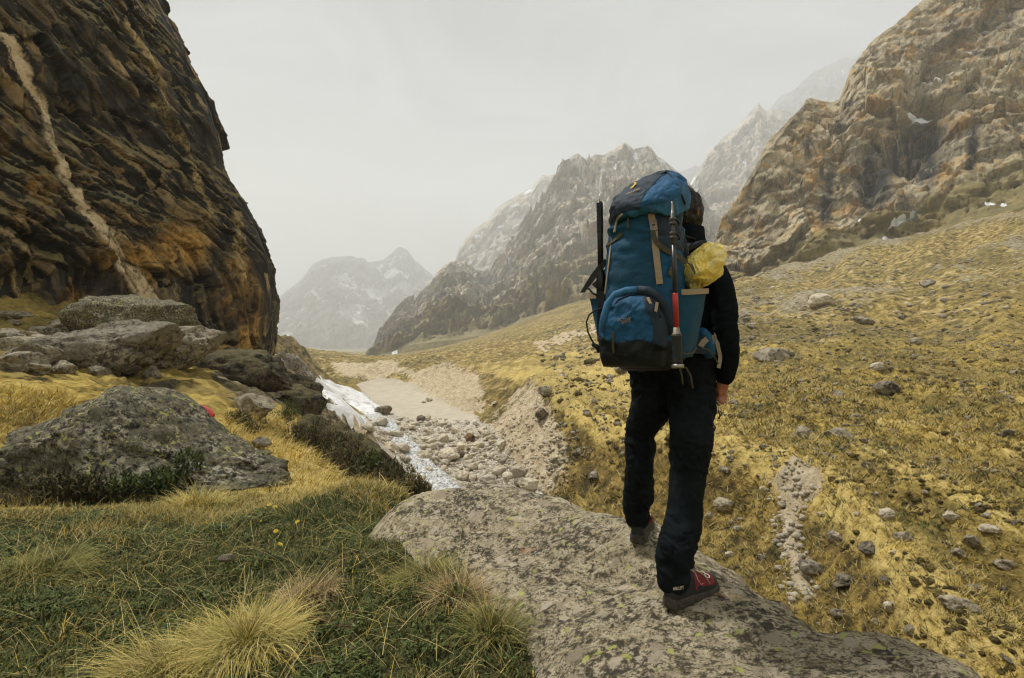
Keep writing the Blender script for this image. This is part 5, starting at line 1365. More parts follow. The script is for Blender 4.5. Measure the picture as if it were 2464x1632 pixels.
# ---- single tussocks
def tussock(g, r_, h, n, pal, label, seed, lean=(0, 0), droop=1.4, wid=0.0035):
    rr = np.random.RandomState(seed)
    a = rr.uniform(0, 6.28, n); d = r_ * 0.45 * np.sqrt(rr.rand(n))
    root = np.stack([np.sin(a) * d, np.cos(a) * d, np.zeros(n)], -1)
    root[:, 2] = gz(g[0] + root[:, 0], g[1] + root[:, 1]) - g[2] + 0.0
    cl_ = rr.randint(26, size=n); hd = a + rr.normal(0, 0.55, n) + rr.normal(0, 0.7, 26)[cl_]
    L_ = h * rr.uniform(0.45, 1.3, n) * rr.uniform(0.7, 1.25, 26)[cl_]
    col = pal[rr.randint(len(pal), size=n)] * rr.uniform(0.6, 1.25, (n, 1)) * rr.uniform(0.7, 1.2, (26, 1))[cl_]
    o = empty('grass_tussock', tuple(g))
    outer = d > r_ * 0.2
    hd2 = np.arctan2(np.sin(hd) + lean[0], np.cos(hd) + lean[1])
    tl = 0.1 + 1.0 * d / (r_ * 0.45) * rr.uniform(0.4, 1.0, n)
    b = blades(root, L_, wid * rr.uniform(0.7, 1.4, n), hd2, tl, droop * rr.uniform(0.4, 1.2, n), col, 5, 0.15, seed)
    blade_object('blade_clump', [b], parent=o)
    ns = 14
    st = blades(np.tile([[0, 0, 0.02]], (ns, 1)) + rr.normal(0, r_ * 0.12, (ns, 3)) * [1, 1, 0], h * rr.uniform(1.2, 1.9, ns), np.full(ns, wid * 0.9), rr.uniform(0, 6.28, ns), rr.uniform(0.2, 1.0, ns), rr.uniform(0.1, 0.6, ns), np.tile([[0.55, 0.44, 0.19]], (ns, 1)), 5, 0.5, seed + 1)
    blade_object('seed_stalks', [st], parent=o)
    return tag(o, label, 'grass tussock')
GOLD = np.array([(0.60, 0.47, 0.12), (0.68, 0.56, 0.20), (0.46, 0.38, 0.08), (0.34, 0.31, 0.07), (0.64, 0.51, 0.17)])
OLG = np.array([(0.20, 0.20, 0.05), (0.28, 0.25, 0.06), (0.13, 0.15, 0.04), (0.36, 0.29, 0.09)])
DRYT = np.array([(0.42, 0.30, 0.14), (0.50, 0.38, 0.19), (0.32, 0.22, 0.09)])
def tus(px, py, Y, *a, **k):
    g = W(px, py, Y); g[2] = float(gz(g[0], g[1])[0])
    return tussock(g, *a, **k)
tus(590, 1585, 2.80, 0.46, 0.24, 2600, GOLD, 'big golden tussock of long arching grass at the bottom of the picture', 901, (0.0, -0.15), 1.9)
tus(400, 1625, 2.62, 0.46, 0.22, 1600, GOLD * 0.8, 'lower golden tussock leaning left beside the big one', 902, (-0.5, -0.2), 1.9)
tus(1020, 1430, 3.35, 0.30, 0.20, 1100, OLG, 'olive green tussock growing against the left side of the outcrop', 903, (0, -0.2), 1.6)
tus(1100, 1490, 3.0, 0.26, 0.17, 700, DRYT, 'straw brown tuft below the olive tussock beside the outcrop', 904, (0.1, -0.2), 1.5)
tus(1190, 1570, 2.65, 0.26, 0.18, 800, OLG, 'green grass tuft at the lower edge of the outcrop', 905, (0.1, -0.1), 1.4)
tus(110, 1370, 3.9, 0.55, 0.20, 1300, OLG * 1.2, 'flattened yellowish tuft in the turf at the left edge', 906, (0.5, 0), 1.7)
tus(740, 1480, 3.25, 0.34, 0.15, 700, DRYT, 'dead brown tuft of straw right of the golden tussock', 907, (0.2, 0), 1.7)
tus(480, 1215, 6.3, 0.6, 0.30, 700, GOLD * 1.05, 'pale tuft of hay coloured grass at the foot of the lichen boulder', 908, (0.2, -0.1), 1.4, 0.006)

# ---- yellow flowers in the turf
m = NT('yellow_petal', 0.6, 0.3); MAT_PETAL = m.done((0.80, 0.56, 0.03))
m = NT('flower_stem', 0.7, 0.3); MAT_STEM = m.done((0.09, 0.13, 0.03))
fl = [(648,1228,'topmost yellow flower of the cluster above the turf'), (662,1233,'right yellow flower of the upper cluster'), (637,1238,'left yellow flower of the upper cluster'), (496,1275,'yellow flower standing apart, leftmost of all'),
      (629,1270,'yellow flower just below the upper cluster'), (716,1274,'rightmost yellow flower in the turf'), (664,1296,'large open yellow flower in the middle of the turf'), (674,1329,'lowest yellow flower, above the pale stone'), (1015,1375,'tiny yellow flower next to the olive tussock by the outcrop')]
def flower_meshes():
    bm = bmesh.new()
    for ring, (npet, r0, r1, z0, z1) in enumerate(((11, 0.003, 0.017, 0.0, 0.004), (8, 0.002, 0.011, 0.003, 0.009))):
        for k in range(npet):
            a = 6.283 * k / npet + ring * 0.3; dw = 0.9 / npet * 3.0
            vs = [bm.verts.new((math.sin(a + s) * r, math.cos(a + s) * r, z)) for s, r, z in ((-dw * 0.5, r0, z0), (-dw * 0.55, r1 * 0.75, z1), (0, r1, z1 * 0.8), (dw * 0.55, r1 * 0.75, z1), (dw * 0.5, r0, z0))]
            bm.faces.new(vs)
    me_ = bpy.data.meshes.new('petals'); bm.to_mesh(me_); bm.free()
    me_.materials.append(MAT_PETAL)
    bm = bmesh.new()
    bmesh.ops.create_cone(bm, cap_ends=True, segments=6, radius1=0.0018, radius2=0.0014, depth=0.07)
    ms_ = bpy.data.meshes.new('stem'); bm.to_mesh(ms_); bm.free()
    ms_.materials.append(MAT_STEM)
    return me_, ms_
PET, STM = flower_meshes()
for k, (px, py, lab) in enumerate(fl):
    g = hit(px, py + 10, 2.2)
    o = empty('flower', tuple(g), k * 1.1)
    a = link('petals', PET, None, o); a.location = (0, 0, 0.085); a.rotation_euler = (0.5, 0.2 * (k % 3 - 1), 0); a.scale = (1.25,) * 3
    b = link('stem', STM, None, o); b.location = (0, 0, 0.048)
    tag(o, lab, 'flower', 'yellow flowers in the turf')
# ---- pale stone and a brown twig in the turf
g = hit(545, 1366, 2.2)
stone('turf_stone', rock_mesh('turf_stone', 700, 3, 10, 0.1, (1, 0.7, 0.5)), MS_PALE, g + [0, 0, 0.035], 0.11, 0.4, 'flat pale stone lying in the green turf', 'stone', None, 0.0)
def tube(path, rad, seg=8, cap=True):
    path = np.array(path, float); n = len(path)
    rad = np.full(n, rad) if np.isscalar(rad) else np.array(rad, float)
    T = np.gradient(path, axis=0); T /= np.linalg.norm(T, axis=1)[:, None] + 1e-12
    up = np.array([0, 0, 1.0]) if abs(T[0][2]) < 0.9 else np.array([1.0, 0, 0])
    V = []
    Nn = np.cross(T[0], up); Nn /= np.linalg.norm(Nn)
    for i in range(n):
        Nn = Nn - T[i] * (Nn @ T[i]); Nn /= np.linalg.norm(Nn)
        B = np.cross(T[i], Nn)
        a = np.linspace(0, 2 * math.pi, seg, endpoint=False)
        V.append(path[i] + rad[i] * (np.cos(a)[:, None] * Nn + np.sin(a)[:, None] * B))
    V = np.concatenate(V)
    Fq = [(i * seg + j, i * seg + (j + 1) % seg, (i + 1) * seg + (j + 1) % seg, (i + 1) * seg + j) for i in range(n - 1) for j in range(seg)]
    return V, Fq
def tube_mesh(name, path, rad, seg=8):
    V, Fq = tube(path, rad, seg)
    n = len(V)
    me_ = bpy.data.meshes.new(name)
    Fq = Fq + [tuple(range(seg))[::-1], tuple(range(n - seg, n))]
    me_.from_pydata([tuple(v) for v in V], [], Fq)
    me_.polygons.foreach_set('use_smooth', [True] * len(me_.polygons))
    return me_
MAT_TWIG = plain('twig_bark', (0.10, 0.045, 0.025), 0.8)
pa = [hit(a, b, 2.2) + [0, 0, 0.035] for a, b in ((735,1500),(780,1512),(820,1526),(870,1530))]
tag(link('twig', tube_mesh('twig', pa, [0.006, 0.005, 0.004, 0.002], 7), MAT_TWIG), 'thin reddish brown twig lying right of the golden tussock', 'twig')

# ---- bushes
def bush(g, rx, rz, n, pal, label, seed, leaf=0.060, stems=9):
    rr = np.random.RandomState(seed)
    o = empty('bush', tuple(g))
    # uneven outline: several lobes
    lob = rr.normal(0, 0.42, (9, 3)) * [rx, rx * 0.8, rz * 0.5] + [0, 0, rz * 0.5]
    k = rr.randint(9, size=n)
    d = rr.normal(0, 1, (n, 3)); d /= np.linalg.norm(d, axis=1)[:, None]
    rad = rr.uniform(0.35, 1.0, n) ** 0.5 * 0.42
    root = lob[k] + d * rad[:, None] * [rx, rx * 0.8, rz]
    root[:, 2] = np.maximum(root[:, 2], -0.1 * rz)
    col = pal[rr.randint(len(pal), size=n)] * rr.uniform(0.6, 1.3, (n, 1))
    b = blades(root, leaf * rr.uniform(0.7, 1.5, n), leaf * 0.45 * rr.uniform(0.7, 1.3, n), rr.uniform(0, 6.28, n), rr.uniform(0, 1.3, n), rr.uniform(0, 0.6, n), col, 1, 0.35, seed)
    blade_object('foliage', [b], parent=o)
    for s_ in range(stems):
        t = lob[s_ % 9]
        p_ = [(0.1 * t[0], 0.1 * t[1], -0.15 * rz), (0.5 * t[0], 0.5 * t[1], 0.45 * t[2]), tuple(t + [0, 0, 0.2 * rz])]
        link('stem', tube_mesh('stem', p_, [0.02 * rx, 0.014 * rx, 0.005 * rx], 5), MAT_TWIG, o)
    return tag(o, label, 'bush')
HEA = np.array([(0.075, 0.062, 0.026), (0.11, 0.088, 0.032), (0.045, 0.045, 0.018), (0.16, 0.125, 0.045), (0.07, 0.075, 0.022)])
GRB = np.array([(0.075, 0.105, 0.022), (0.12, 0.145, 0.035), (0.05, 0.075, 0.02)])
def bs(px, py, Y, *a):
    g = W(px, py, Y); g[2] = max(float(gz(g[0], g[1])[0]), g[2] - 0.3)
    bush(g, *a)
bs(893, 1188, 11.0, 0.85, 0.90, 4600, HEA, 'big dark brown heather bush hanging over the gully edge above the stream', 951)
bs(885, 1120, 11.6, 0.36, 0.5, 1300, GRB, 'bright green sprig of bush on the humped dark rock', 952)
bs(835, 1150, 11.5, 0.85, 0.95, 3600, HEA, 'dark bush below the humped rock, left of the big heather bush', 953)
bs(755, 1085, 12.8, 0.8, 0.85, 2800, HEA, 'brown bush on the left flank of the humped dark rock', 954)
bs(1010, 1172, 9.0, 0.35, 0.36, 1100, HEA * 1.4, 'small olive bush right of the big heather bush near the outcrop', 955)
bs(685, 1000, 20.0, 0.5, 0.8, 1500, GRB, 'upright green shrub between pale tilted stone and dark rock', 956)
bs(575, 1040, 13.5, 0.55, 0.42, 1500, HEA * 1.5, 'low brown cushion bush in the hay coloured grass', 957)
bs(390, 1190, 6.9, 0.45, 0.38, 2200, GRB * 0.8, 'dark green shrub at the shaded lower corner of the lichen boulder', 958)
bs(230, 1195, 6.8, 0.55, 0.34, 2200, HEA * 0.8, 'blackish shrub in the shadow under the lichen boulder', 959)
# ------------------------------------------------------------------ the hiker
from mathutils.bvhtree import BVHTree
HA = R(31)                                # heading, right of straight ahead
hf = np.array([math.sin(HA), math.cos(HA), 0.0]); hr = np.array([math.cos(HA), -math.sin(HA), 0.0]); hz = np.array([0, 0, 1.0])
def join(parts):
    V, Fc, off = [], [], 0
    for v, f in parts:
        V.append(np.asarray(v, float)); Fc += [tuple(i + off for i in t) for t in f]; off += len(v)
    return np.concatenate(V), Fc
def chain(pts, rad, seg=16, sub=5):
    """closed round limb through joints, smoothly tapering, rounded ends"""
    pts = np.array(pts, float); rad = np.array(rad, float)
    t = np.arange(len(pts)); tt = np.linspace(0, len(pts) - 1, (len(pts) - 1) * sub + 1)
    def cr(a):                            # Catmull-Rom
        a = np.concatenate([[2 * a[0] - a[1]], a, [2 * a[-1] - a[-2]]])
        i = np.minimum(tt.astype(int), len(pts) - 2); u = (tt - i); u = u[:, None] if a.ndim > 1 else u
        p0, p1, p2, p3 = a[i], a[i + 1], a[i + 2], a[i + 3]
        return 0.5 * (2 * p1 + (p2 - p0) * u + (2 * p0 - 5 * p1 + 4 * p2 - p3) * u ** 2 + (3 * p1 - p0 - 3 * p2 + p3) * u ** 3)
    P, r = cr(pts), np.maximum(cr(rad), 1e-4)
    d0 = P[0] - P[1]; d0 /= np.linalg.norm(d0); d1 = P[-1] - P[-2]; d1 /= np.linalg.norm(d1)
    a0 = [P[0] + d0 * r[0] * math.sin(k) for k in (1.4, 1.0, 0.5)]; b0 = [r[0] * math.cos(k) for k in (1.4, 1.0, 0.5)]
    a1 = [P[-1] + d1 * r[-1] * math.sin(k) for k in (0.5, 1.0, 1.4)]; b1 = [r[-1] * math.cos(k) for k in (0.5, 1.0, 1.4)]
    V, Fq = tube(np.array(a0 + list(P) + a1), np.array(b0 + list(r) + b1), seg)
    n = len(V)
    return V, list(Fq) + [tuple(range(seg))[::-1], tuple(range(n - seg, n))]
def loft(rings, seg=40, cap=True):
    """rings: (centre, axis a, axis b, half a, half b, power)"""
    V = []
    th = np.linspace(0, 2 * math.pi, seg, endpoint=False)
    for c, a, b, ha, hb, pw in rings:
        ca, sa = np.cos(th), np.sin(th)
        x = np.sign(ca) * np.abs(ca) ** (2 / pw) * ha; y = np.sign(sa) * np.abs(sa) ** (2 / pw) * hb
        V.append(np.asarray(c) + x[:, None] * np.asarray(a) + y[:, None] * np.asarray(b))
    n = len(rings)
    Fq = [(i * seg + j, i * seg + (j + 1) % seg, (i + 1) * seg + (j + 1) % seg, (i + 1) * seg + j) for i in range(n - 1) for j in range(seg)]
    if cap: Fq += [tuple(range(seg))[::-1], tuple(range((n - 1) * seg, n * seg))]
    return np.concatenate(V), Fq
def resample(rings, k):
    """smooth extra rings between the given ones"""
    c = np.array([np.concatenate([np.asarray(r[0]), [r[3], r[4], r[5]]]) for r in rings])
    n = len(c); tt = np.linspace(0, n - 1, (n - 1) * k + 1)
    a = np.concatenate([[2 * c[0] - c[1]], c, [2 * c[-1] - c[-2]]])
    i = np.minimum(tt.astype(int), n - 2); u = (tt - i)[:, None]
    p0, p1, p2, p3 = a[i], a[i + 1], a[i + 2], a[i + 3]
    q_ = 0.5 * (2 * p1 + (p2 - p0) * u + (2 * p0 - 5 * p1 + 4 * p2 - p3) * u ** 2 + (3 * p1 - p0 - 3 * p2 + p3) * u ** 3)
    return [(q[:3], rings[0][1], rings[0][2], max(q[3], 1e-3), max(q[4], 1e-3), q[5]) for q in q_]
def raw_mesh(name, V, Fc, smooth=True):
    me_ = bpy.data.meshes.new(name)
    me_.from_pydata([tuple(map(float, v)) for v in V], [], [tuple(map(int, f)) for f in Fc])
    if smooth: me_.polygons.foreach_set('use_smooth', [True] * len(me_.polygons))
    me_.update()
    return me_
def remeshed(name, parts, voxel, smooth_it=6):
    V, Fc = join(parts)
    me_ = raw_mesh(name, V, Fc)
    o_ = bpy.data.objects.new('tmp', me_); COL.objects.link(o_)
    md = o_.modifiers.new('r', 'REMESH'); md.mode = 'VOXEL'; md.voxel_size = voxel; md.use_smooth_shade = True
    if smooth_it:
        ms = o_.modifiers.new('s', 'SMOOTH'); ms.iterations = smooth_it; ms.factor = 0.5
    dg = bpy.context.evaluated_depsgraph_get()
    out = bpy.data.meshes.new_from_object(o_.evaluated_get(dg))
    bpy.data.objects.remove(o_); bpy.data.meshes.remove(me_)
    out.name = name
    out.polygons.foreach_set('use_smooth', [True] * len(out.polygons))
    return out
def get_vn(me_):
    n = len(me_.vertices)
    v = np.empty(n * 3, np.float32); me_.vertices.foreach_get('co', v)
    nn_ = np.empty(n * 3, np.float32); me_.vertex_normals.foreach_get('vector', nn_)
    return v.reshape(-1, 3).astype(float), nn_.reshape(-1, 3).astype(float)
def set_v(me_, V):
    me_.vertices.foreach_set('co', np.asarray(V, np.float32).ravel()); me_.update()
def wrinkle(me_, amp, lam, seed, stretch=(1, 1, 1), sharp=True):
    V, N = get_vn(me_)
    q = V * np.array(stretch) / lam
    w = np.stack([fbm(q * 0.6, 2, seed + 5), fbm(q * 0.6 + 7, 2, seed + 6), fbm(q * 0.6 + 13, 2, seed + 7)], -1)
    d = (ridged(q + w * 0.8, 3, seed) - 0.55) if sharp else fbm(q + w * 0.8, 3, seed)
    set_v(me_, V + N * (amp * d)[:, None])
    return me_
def put(name, me_, mat, parent, root):
    """child whose mesh was made in the place's own metres"""
    if mat is not None and not me_.materials: me_.materials.append(mat)
    me_.transform(Matrix.Translation(-Vector(root)))
    return link(name, me_, None, parent)

MAT_TROUSER = plain('trouser_cloth', (0.0075, 0.0105, 0.0125), 0.85, 0.08, 0, 0.3, 9, 0.3, 700)
MAT_JACKET = plain('fleece_cloth', (0.007, 0.010, 0.0125), 0.95, 0.05, 0, 0.25, 30, 0.4, 900)
MAT_SKIN = plain('skin', (0.34, 0.135, 0.075), 0.55, 0.35, 0, 0.15, 60)
MAT_HAIR = plain('dark_hair', (0.016, 0.012, 0.009), 0.5, 0.4, 0, 0.4, 90)
MAT_BLACK = plain('black_rubber', (0.014, 0.016, 0.017), 0.6, 0.4, 0, 0.3, 40)
MAT_SOLE = plain('dirty_sole', (0.055, 0.05, 0.042), 0.85, 0.2, 0, 0.5, 60)
MAT_RED = plain('red_mesh_cloth', (0.16, 0.018, 0.022), 0.7, 0.3, 0, 0.85, 220)
MAT_LACE = plain('beige_lace', (0.45, 0.36, 0.27), 0.8, 0.2, 0, 0.2, 200)
MAT_WHITE = plain('white_print', (0.70, 0.69, 0.64), 0.6, 0.3, 0, 0.08, 200)
MAT_GREYP = plain('grey_shoulder_cloth', (0.06, 0.06, 0.065), 0.85, 0.2, 0, 0.2, 60)

foot_r = np.array([0.700, 2.43, 0.0]); foot_l = np.array([0.655, 2.97, 0.0])
def sole_z(x, y): return float(slab_z(x, y)[0])
RZ = max(sole_z(0.68, 2.42), sole_z(0.80, 2.50), sole_z(0.63, 2.38)) ; LZ = max(sole_z(0.655, 2.93), sole_z(0.69, 3.05))
ROOT = np.array([0.70, 2.68, min(RZ, LZ)])
person = empty('person', tuple(ROOT))
tag(person, 'person in black fleece and dark trousers seen from behind, looking up the valley', 'person')
# --- trousers
rk, rh = W(1658, 1105, 2.53), np.array([0.815, 2.635, -0.20])
lk, lh = W(1541, 1085, 2.83), np.array([0.680, 2.745, -0.21])
ra = np.array([0.690, 2.435, RZ + 0.09]); la = np.array([0.650, 2.945, LZ + 0.10])
rm = W(1642, 1270, 2.47); lm_ = W(1537, 1190, 2.89)
tro = [chain([rh + [0, 0, 0.06], rh + [0.01, -0.02, -0.10], rk + [0.005, 0.0, 0.09], rk, rk + [-0.01, -0.01, -0.10], rm, ra + [0.01, 0.0, 0.12], ra + [-0.004, -0.004, -0.008]], [0.112, 0.103, 0.086, 0.079, 0.074, 0.076, 0.075, 0.066], 20, 5),
       chain([lh + [0, 0, 0.06], lh + [0, 0.01, -0.10], lk + [0, 0, 0.10], lk, lk + [-0.004, 0.0, -0.10], lm_, la + [0, 0, 0.10], la + [0, 0, -0.0]], [0.106, 0.094, 0.076, 0.070, 0.067, 0.069, 0.069, 0.060], 20, 5),
       chain([np.array([0.675, 2.745, -0.10]), np.array([0.75, 2.69, -0.09]), np.array([0.815, 2.64, -0.10])], [0.125, 0.13, 0.125], 20, 4),
       chain([np.array([0.71, 2.72, 0.02]), np.array([0.80, 2.665, 0.02])], [0.125, 0.125], 20, 4)]
me = remeshed('trousers', tro, 0.0075, 5)
V, N = get_vn(me)
# cloth folds: bunched at knee and hem, slack along the thigh
for kc, rr_, am in ((rk, 0.12, 0.013), (lk, 0.12, 0.012), (ra + [0, 0, 0.10], 0.14, 0.015), (la + [0, 0, 0.10], 0.14, 0.014), (rh, 0.2, 0.011), (lh, 0.2, 0.010)):
    wgt = np.exp(-(np.linalg.norm(V - kc, axis=1) / rr_) ** 2)
    q = np.stack([V[:, 0] * 4, V[:, 1] * 4, V[:, 2] * 17 + 5 * V[:, 0]], -1)
    V = V + N * (wgt * am * (ridged(q + 1.6 * np.stack([fbm(V * 9, 2, 41)] * 3, -1), 2, 42) - 0.5) * 2)[:, None]
q = V * np.array([9, 9, 4.5])
V = V + N * (0.007 * fbm(q, 3, 44) + 0.010 * (ridged(q * 1.3, 2, 45) - 0.5))[:, None]
# cargo pocket flap on the right thigh
pc = W(1700, 1055, 2.50)
wgt = np.exp(-((np.linalg.norm((V - pc) * [1, 1, 0.7], axis=1) / 0.065) ** 4))
V = V + N * (wgt * 0.012)[:, None]
set_v(me, V)
trousers = put('trousers', me, MAT_TROUSER, person, ROOT)
for k, (a, b) in enumerate((((1726, 968), (1731, 1000)), ((1713, 996), (1719, 1030)))):
    p0 = W(a[0], a[1], 2.53)
    pth = [W(a[0], a[1], 2.53), W(a[0] + 2, a[1] + 14, 2.52), W(b[0] - 2, b[1] - 8, 2.52), W(b[0] + 2, b[1] - 2, 2.52), W(b[0], b[1] + 6, 2.52), W(b[0] - 4, b[1] + 8, 2.52)]
    put('zipper_cord', tube_mesh('zipper_cord', pth, [0.0022, 0.0018, 0.002, 0.0042, 0.0042, 0.002], 8), MAT_BLACK, trousers, ROOT).parent = person
# --- fleece jacket
sr = W(1712, 645, 2.63); er = W(1742, 790, 2.545); wr_ = W(1744, 905, 2.61)
nb_ = np.array([0.855, 2.745, 0.455])
slf = nb_ + (nb_ - sr) * [1, 1, 0]; slf[2] = sr[2]
tor = [(np.array([0.755, 2.69, -0.115]), 0.160, 0.112), (np.array([0.765, 2.69, 0.0]), 0.158, 0.112), (np.array([0.785, 2.70, 0.12]), 0.168, 0.115), (np.array([0.81, 2.715, 0.26]), 0.182, 0.118), (np.array([0.832, 2.73, 0.36]), 0.175, 0.110), (np.array([0.845, 2.738, 0.42]), 0.125, 0.09), (np.array([0.852, 2.745, 0.468]), 0.082, 0.080), (np.array([0.855, 2.755, 0.515]), 0.073, 0.078), (np.array([0.857, 2.76, 0.545]), 0.070, 0.076)]
jac = [loft(resample([(c, hr, hf, a, b, 2.3) for c, a, b in tor], 3), 32),
       chain([nb_ + [0.02, 0, -0.045], sr + [-0.02, 0.0, 0.0], sr * 0.55 + er * 0.45 + [0.012, -0.01, 0], er, er * 0.45 + wr_ * 0.55 + [0.006, -0.01, 0], wr_], [0.06, 0.074, 0.066, 0.060, 0.056, 0.044], 18, 5),
       chain([nb_ + [-0.02, 0.02, -0.045], slf, np.array([0.66, 2.93, 0.16]), np.array([0.66, 2.98, 0.04]), np.array([0.69, 3.07, -0.05]), np.array([0.74, 3.12, -0.10])], [0.06, 0.074, 0.066, 0.060, 0.055, 0.043], 18, 5)]
me = remeshed('jacket', jac, 0.0075, 5)
V, N = get_vn(me)
wgt = np.exp(-(np.linalg.norm(V - er, axis=1) / 0.12) ** 2)
V = V + N * (wgt * 0.008 * (ridged(np.stack([V[:, 0] * 5, V[:, 1] * 5, V[:, 2] * 22], -1), 2, 52) - 0.5) * 2 + 0.004 * fbm(V * 9, 3, 53))[:, None]
set_v(me, V)
jacket = put('jacket', me, MAT_JACKET, person, ROOT)
put('shoulder_panel', tube_mesh('shoulder_panel', [sr + [-0.045, 0.01, 0.078], sr + [-0.01, 0.0, 0.072], sr + [0.03, -0.008, 0.052]], [0.010, 0.014, 0.006], 10), MAT_GREYP, jacket, ROOT).parent = jacket
jacket.children[0].location = (0, 0, 0)
# --- body: head, neck, hands with fingers, legs inside the clothes, one surface
hc = np.array([0.842, 2.795, 0.605])
hy = HA + R(12)
qf = np.array([math.sin(hy), math.cos(hy), 0]); qr = np.array([math.cos(hy), -math.sin(hy), 0])
def H(x, y, z): return hc + qr * x + qf * y + hz * z
head = [(H(0, 0.02, -0.125), qr, qf, 0.030, 0.045, 2), (H(0, 0.025, -0.11), qr, qf, 0.050, 0.065, 2.2), (H(0, 0.012, -0.07), qr, qf, 0.062, 0.084, 2.2), (H(0, 0.004, -0.03), qr, qf, 0.070, 0.093, 2.2), (H(0, 0.0, 0.02), qr, qf, 0.075, 0.097, 2.2), (H(0, -0.004, 0.06), qr, qf, 0.074, 0.093, 2.1), (H(0, -0.006, 0.095), qr, qf, 0.058, 0.072, 2), (H(0, -0.006, 0.115), qr, qf, 0.026, 0.034, 2)]
bod = [loft(resample(head, 3), 28),
       chain([nb_ + [0, 0, -0.05], nb_ + [0, 0.01, 0.05], H(0, -0.02, -0.08)], [0.062, 0.056, 0.055], 16, 4),
       chain([H(0, 0.095, 0.02), H(0, 0.112, -0.015), H(0, 0.118, -0.038)], [0.008, 0.012, 0.015], 10, 4),          # nose
       chain([H(-0.02, 0.09, -0.07), H(0.02, 0.09, -0.07)], [0.010, 0.010], 8, 3),                                       # lips
       chain([H(-0.045, 0.08, 0.032), H(0, 0.096, 0.03), H(0.045, 0.08, 0.032)], [0.010, 0.010, 0.010], 8, 4),          # brow
       loft([(np.array([0.76, 2.69, -0.10]), hr, hf, 0.14, 0.09, 2.2), (np.array([0.80, 2.71, 0.2]), hr, hf, 0.15, 0.095, 2.2), (nb_ + [0, 0, -0.03], hr, hf, 0.07, 0.06, 2)], 24)]
for s_ in (-1, 1):                        # ears
    bod.append(chain([H(s_ * 0.074, -0.012, 0.022), H(s_ * 0.086, -0.026, 0.018), H(s_ * 0.086, -0.026, -0.008), H(s_ * 0.076, -0.012, -0.032)], [0.008, 0.010, 0.009, 0.008], 8, 4))
bod += [chain([rh, rk, rm, ra], [0.06, 0.034, 0.034, 0.030], 12, 4), chain([lh, lk, lm_, la], [0.055, 0.030, 0.030, 0.028], 12, 4), chain([rh, np.array([0.75, 2.69, -0.10]), lh], [0.07, 0.09, 0.07], 12, 4)]
def arm_hand(sh, el, wr, pal, fdir, tdir, curl):
    """bare arm in the sleeve, palm, four curled fingers and a thumb"""
    pts_ = [chain([sh, el, wr], [0.045, 0.036, 0.028], 12, 4)]
    fd = fdir / np.linalg.norm(fdir); td = tdir - fd * (tdir @ fd); td /= np.linalg.norm(td)
    cu = np.cross(fd, td) * curl           # side towards which the fingers curl
    pts_.append(chain([wr, wr * 0.4 + pal * 0.6, pal], [0.027, 0.031, 0.030], 12, 4))
    for k, (o_, ln) in enumerate(((0.030, 0.074), (0.010, 0.082), (-0.010, 0.076), (-0.029, 0.060))):
        b0 = pal + td * o_
        b1 = b0 + fd * ln * 0.48 + cu * 0.006
        b2 = b1 + fd * ln * 0.26 + cu * ln * 0.22
        b3 = b2 + fd * ln * 0.04 + cu * ln * 0.30
        pts_.append(chain([b0 - fd * 0.02, b0 + fd * 0.012, b1, b2, b3], [0.0105, 0.0105, 0.0095, 0.0088, 0.0078], 10, 3))
    t0 = wr * 0.55 + pal * 0.45 + td * 0.020
    pts_.append(chain([t0, t0 + td * 0.026 + fd * 0.026 + cu * 0.012, t0 + td * 0.030 + fd * 0.058 + cu * 0.020, t0 + td * 0.022 + fd * 0.080 + cu * 0.030], [0.014, 0.0125, 0.0105, 0.009], 10, 3))
    return pts_
hw = W(1741, 918, 2.615); hp = W(1732, 940, 2.635)
bod += arm_hand(sr, er, hw, hp, W(1716, 968, 2.72) - hp, -hr * 0.3 + hf, 1)
bod += arm_hand(slf, np.array([0.66, 2.98, 0.04]), np.array([0.745, 3.125, -0.105]), np.array([0.765, 3.16, -0.135]), np.array([0.4, 0.6, -0.7]), np.array([0.6, -0.3, 0.6]), 1)
me = remeshed('body', bod, 0.0068, 3)
put('body', me, MAT_SKIN, person, ROOT)
for s_ in (-1, 1):
    put('eye', raw_mesh('eye', *(lambda v, f: (v * 0.012 + H(s_ * 0.032, 0.083, 0.012), f))(ICO[3][0], ICO[3][1])), MAT_WHITE, person, ROOT)
# --- hair: cap with locks and stray strands
V, Fc = ICO[6]
q = V.copy()
up = np.clip(q[:, 2], -1, 1)
qq = q @ np.stack([qr, qf, hz]).T
capm = sstep(-1.0, -0.6, qq[:, 2] - 0.75 * np.clip(qq[:, 1], 0, 1) + 0.1)   # reaches the nape, leaves the face free
rad = 1.0 + 0.10 * fbm(q * 3.2, 3, 61) + 0.13 * (ridged(q * np.array([5, 5, 3.0]), 3, 62) - 0.5)
hairv = H(0, -0.012, 0.012) + (q * rad[:, None] * (0.55 + 0.45 * capm)[:, None]) * 1.0 @ np.diag([1, 1, 1])
loc = (q * rad[:, None] * (0.5 + 0.5 * capm)[:, None])
l2 = loc @ np.stack([qr, qf, hz]).T * np.array([0.094, 0.112, 0.128])
hairv = H(0, -0.014, 0.012) + l2[:, :1] * qr + l2[:, 1:2] * qf + l2[:, 2:3] * hz
hair = put('hair', mesh_np('hair', hairv, Fc), MAT_HAIR, person, ROOT)
rr_ = np.random.RandomState(5)
n = 900
d = rr_.normal(size=(n, 3)); d[:, 2] = np.abs(d[:, 2]) * 0.9 - 0.1; d /= np.linalg.norm(d, axis=1)[:, None]
rt = H(0, -0.014, 0.012) + (d * [0.09, 0.10, 0.122])
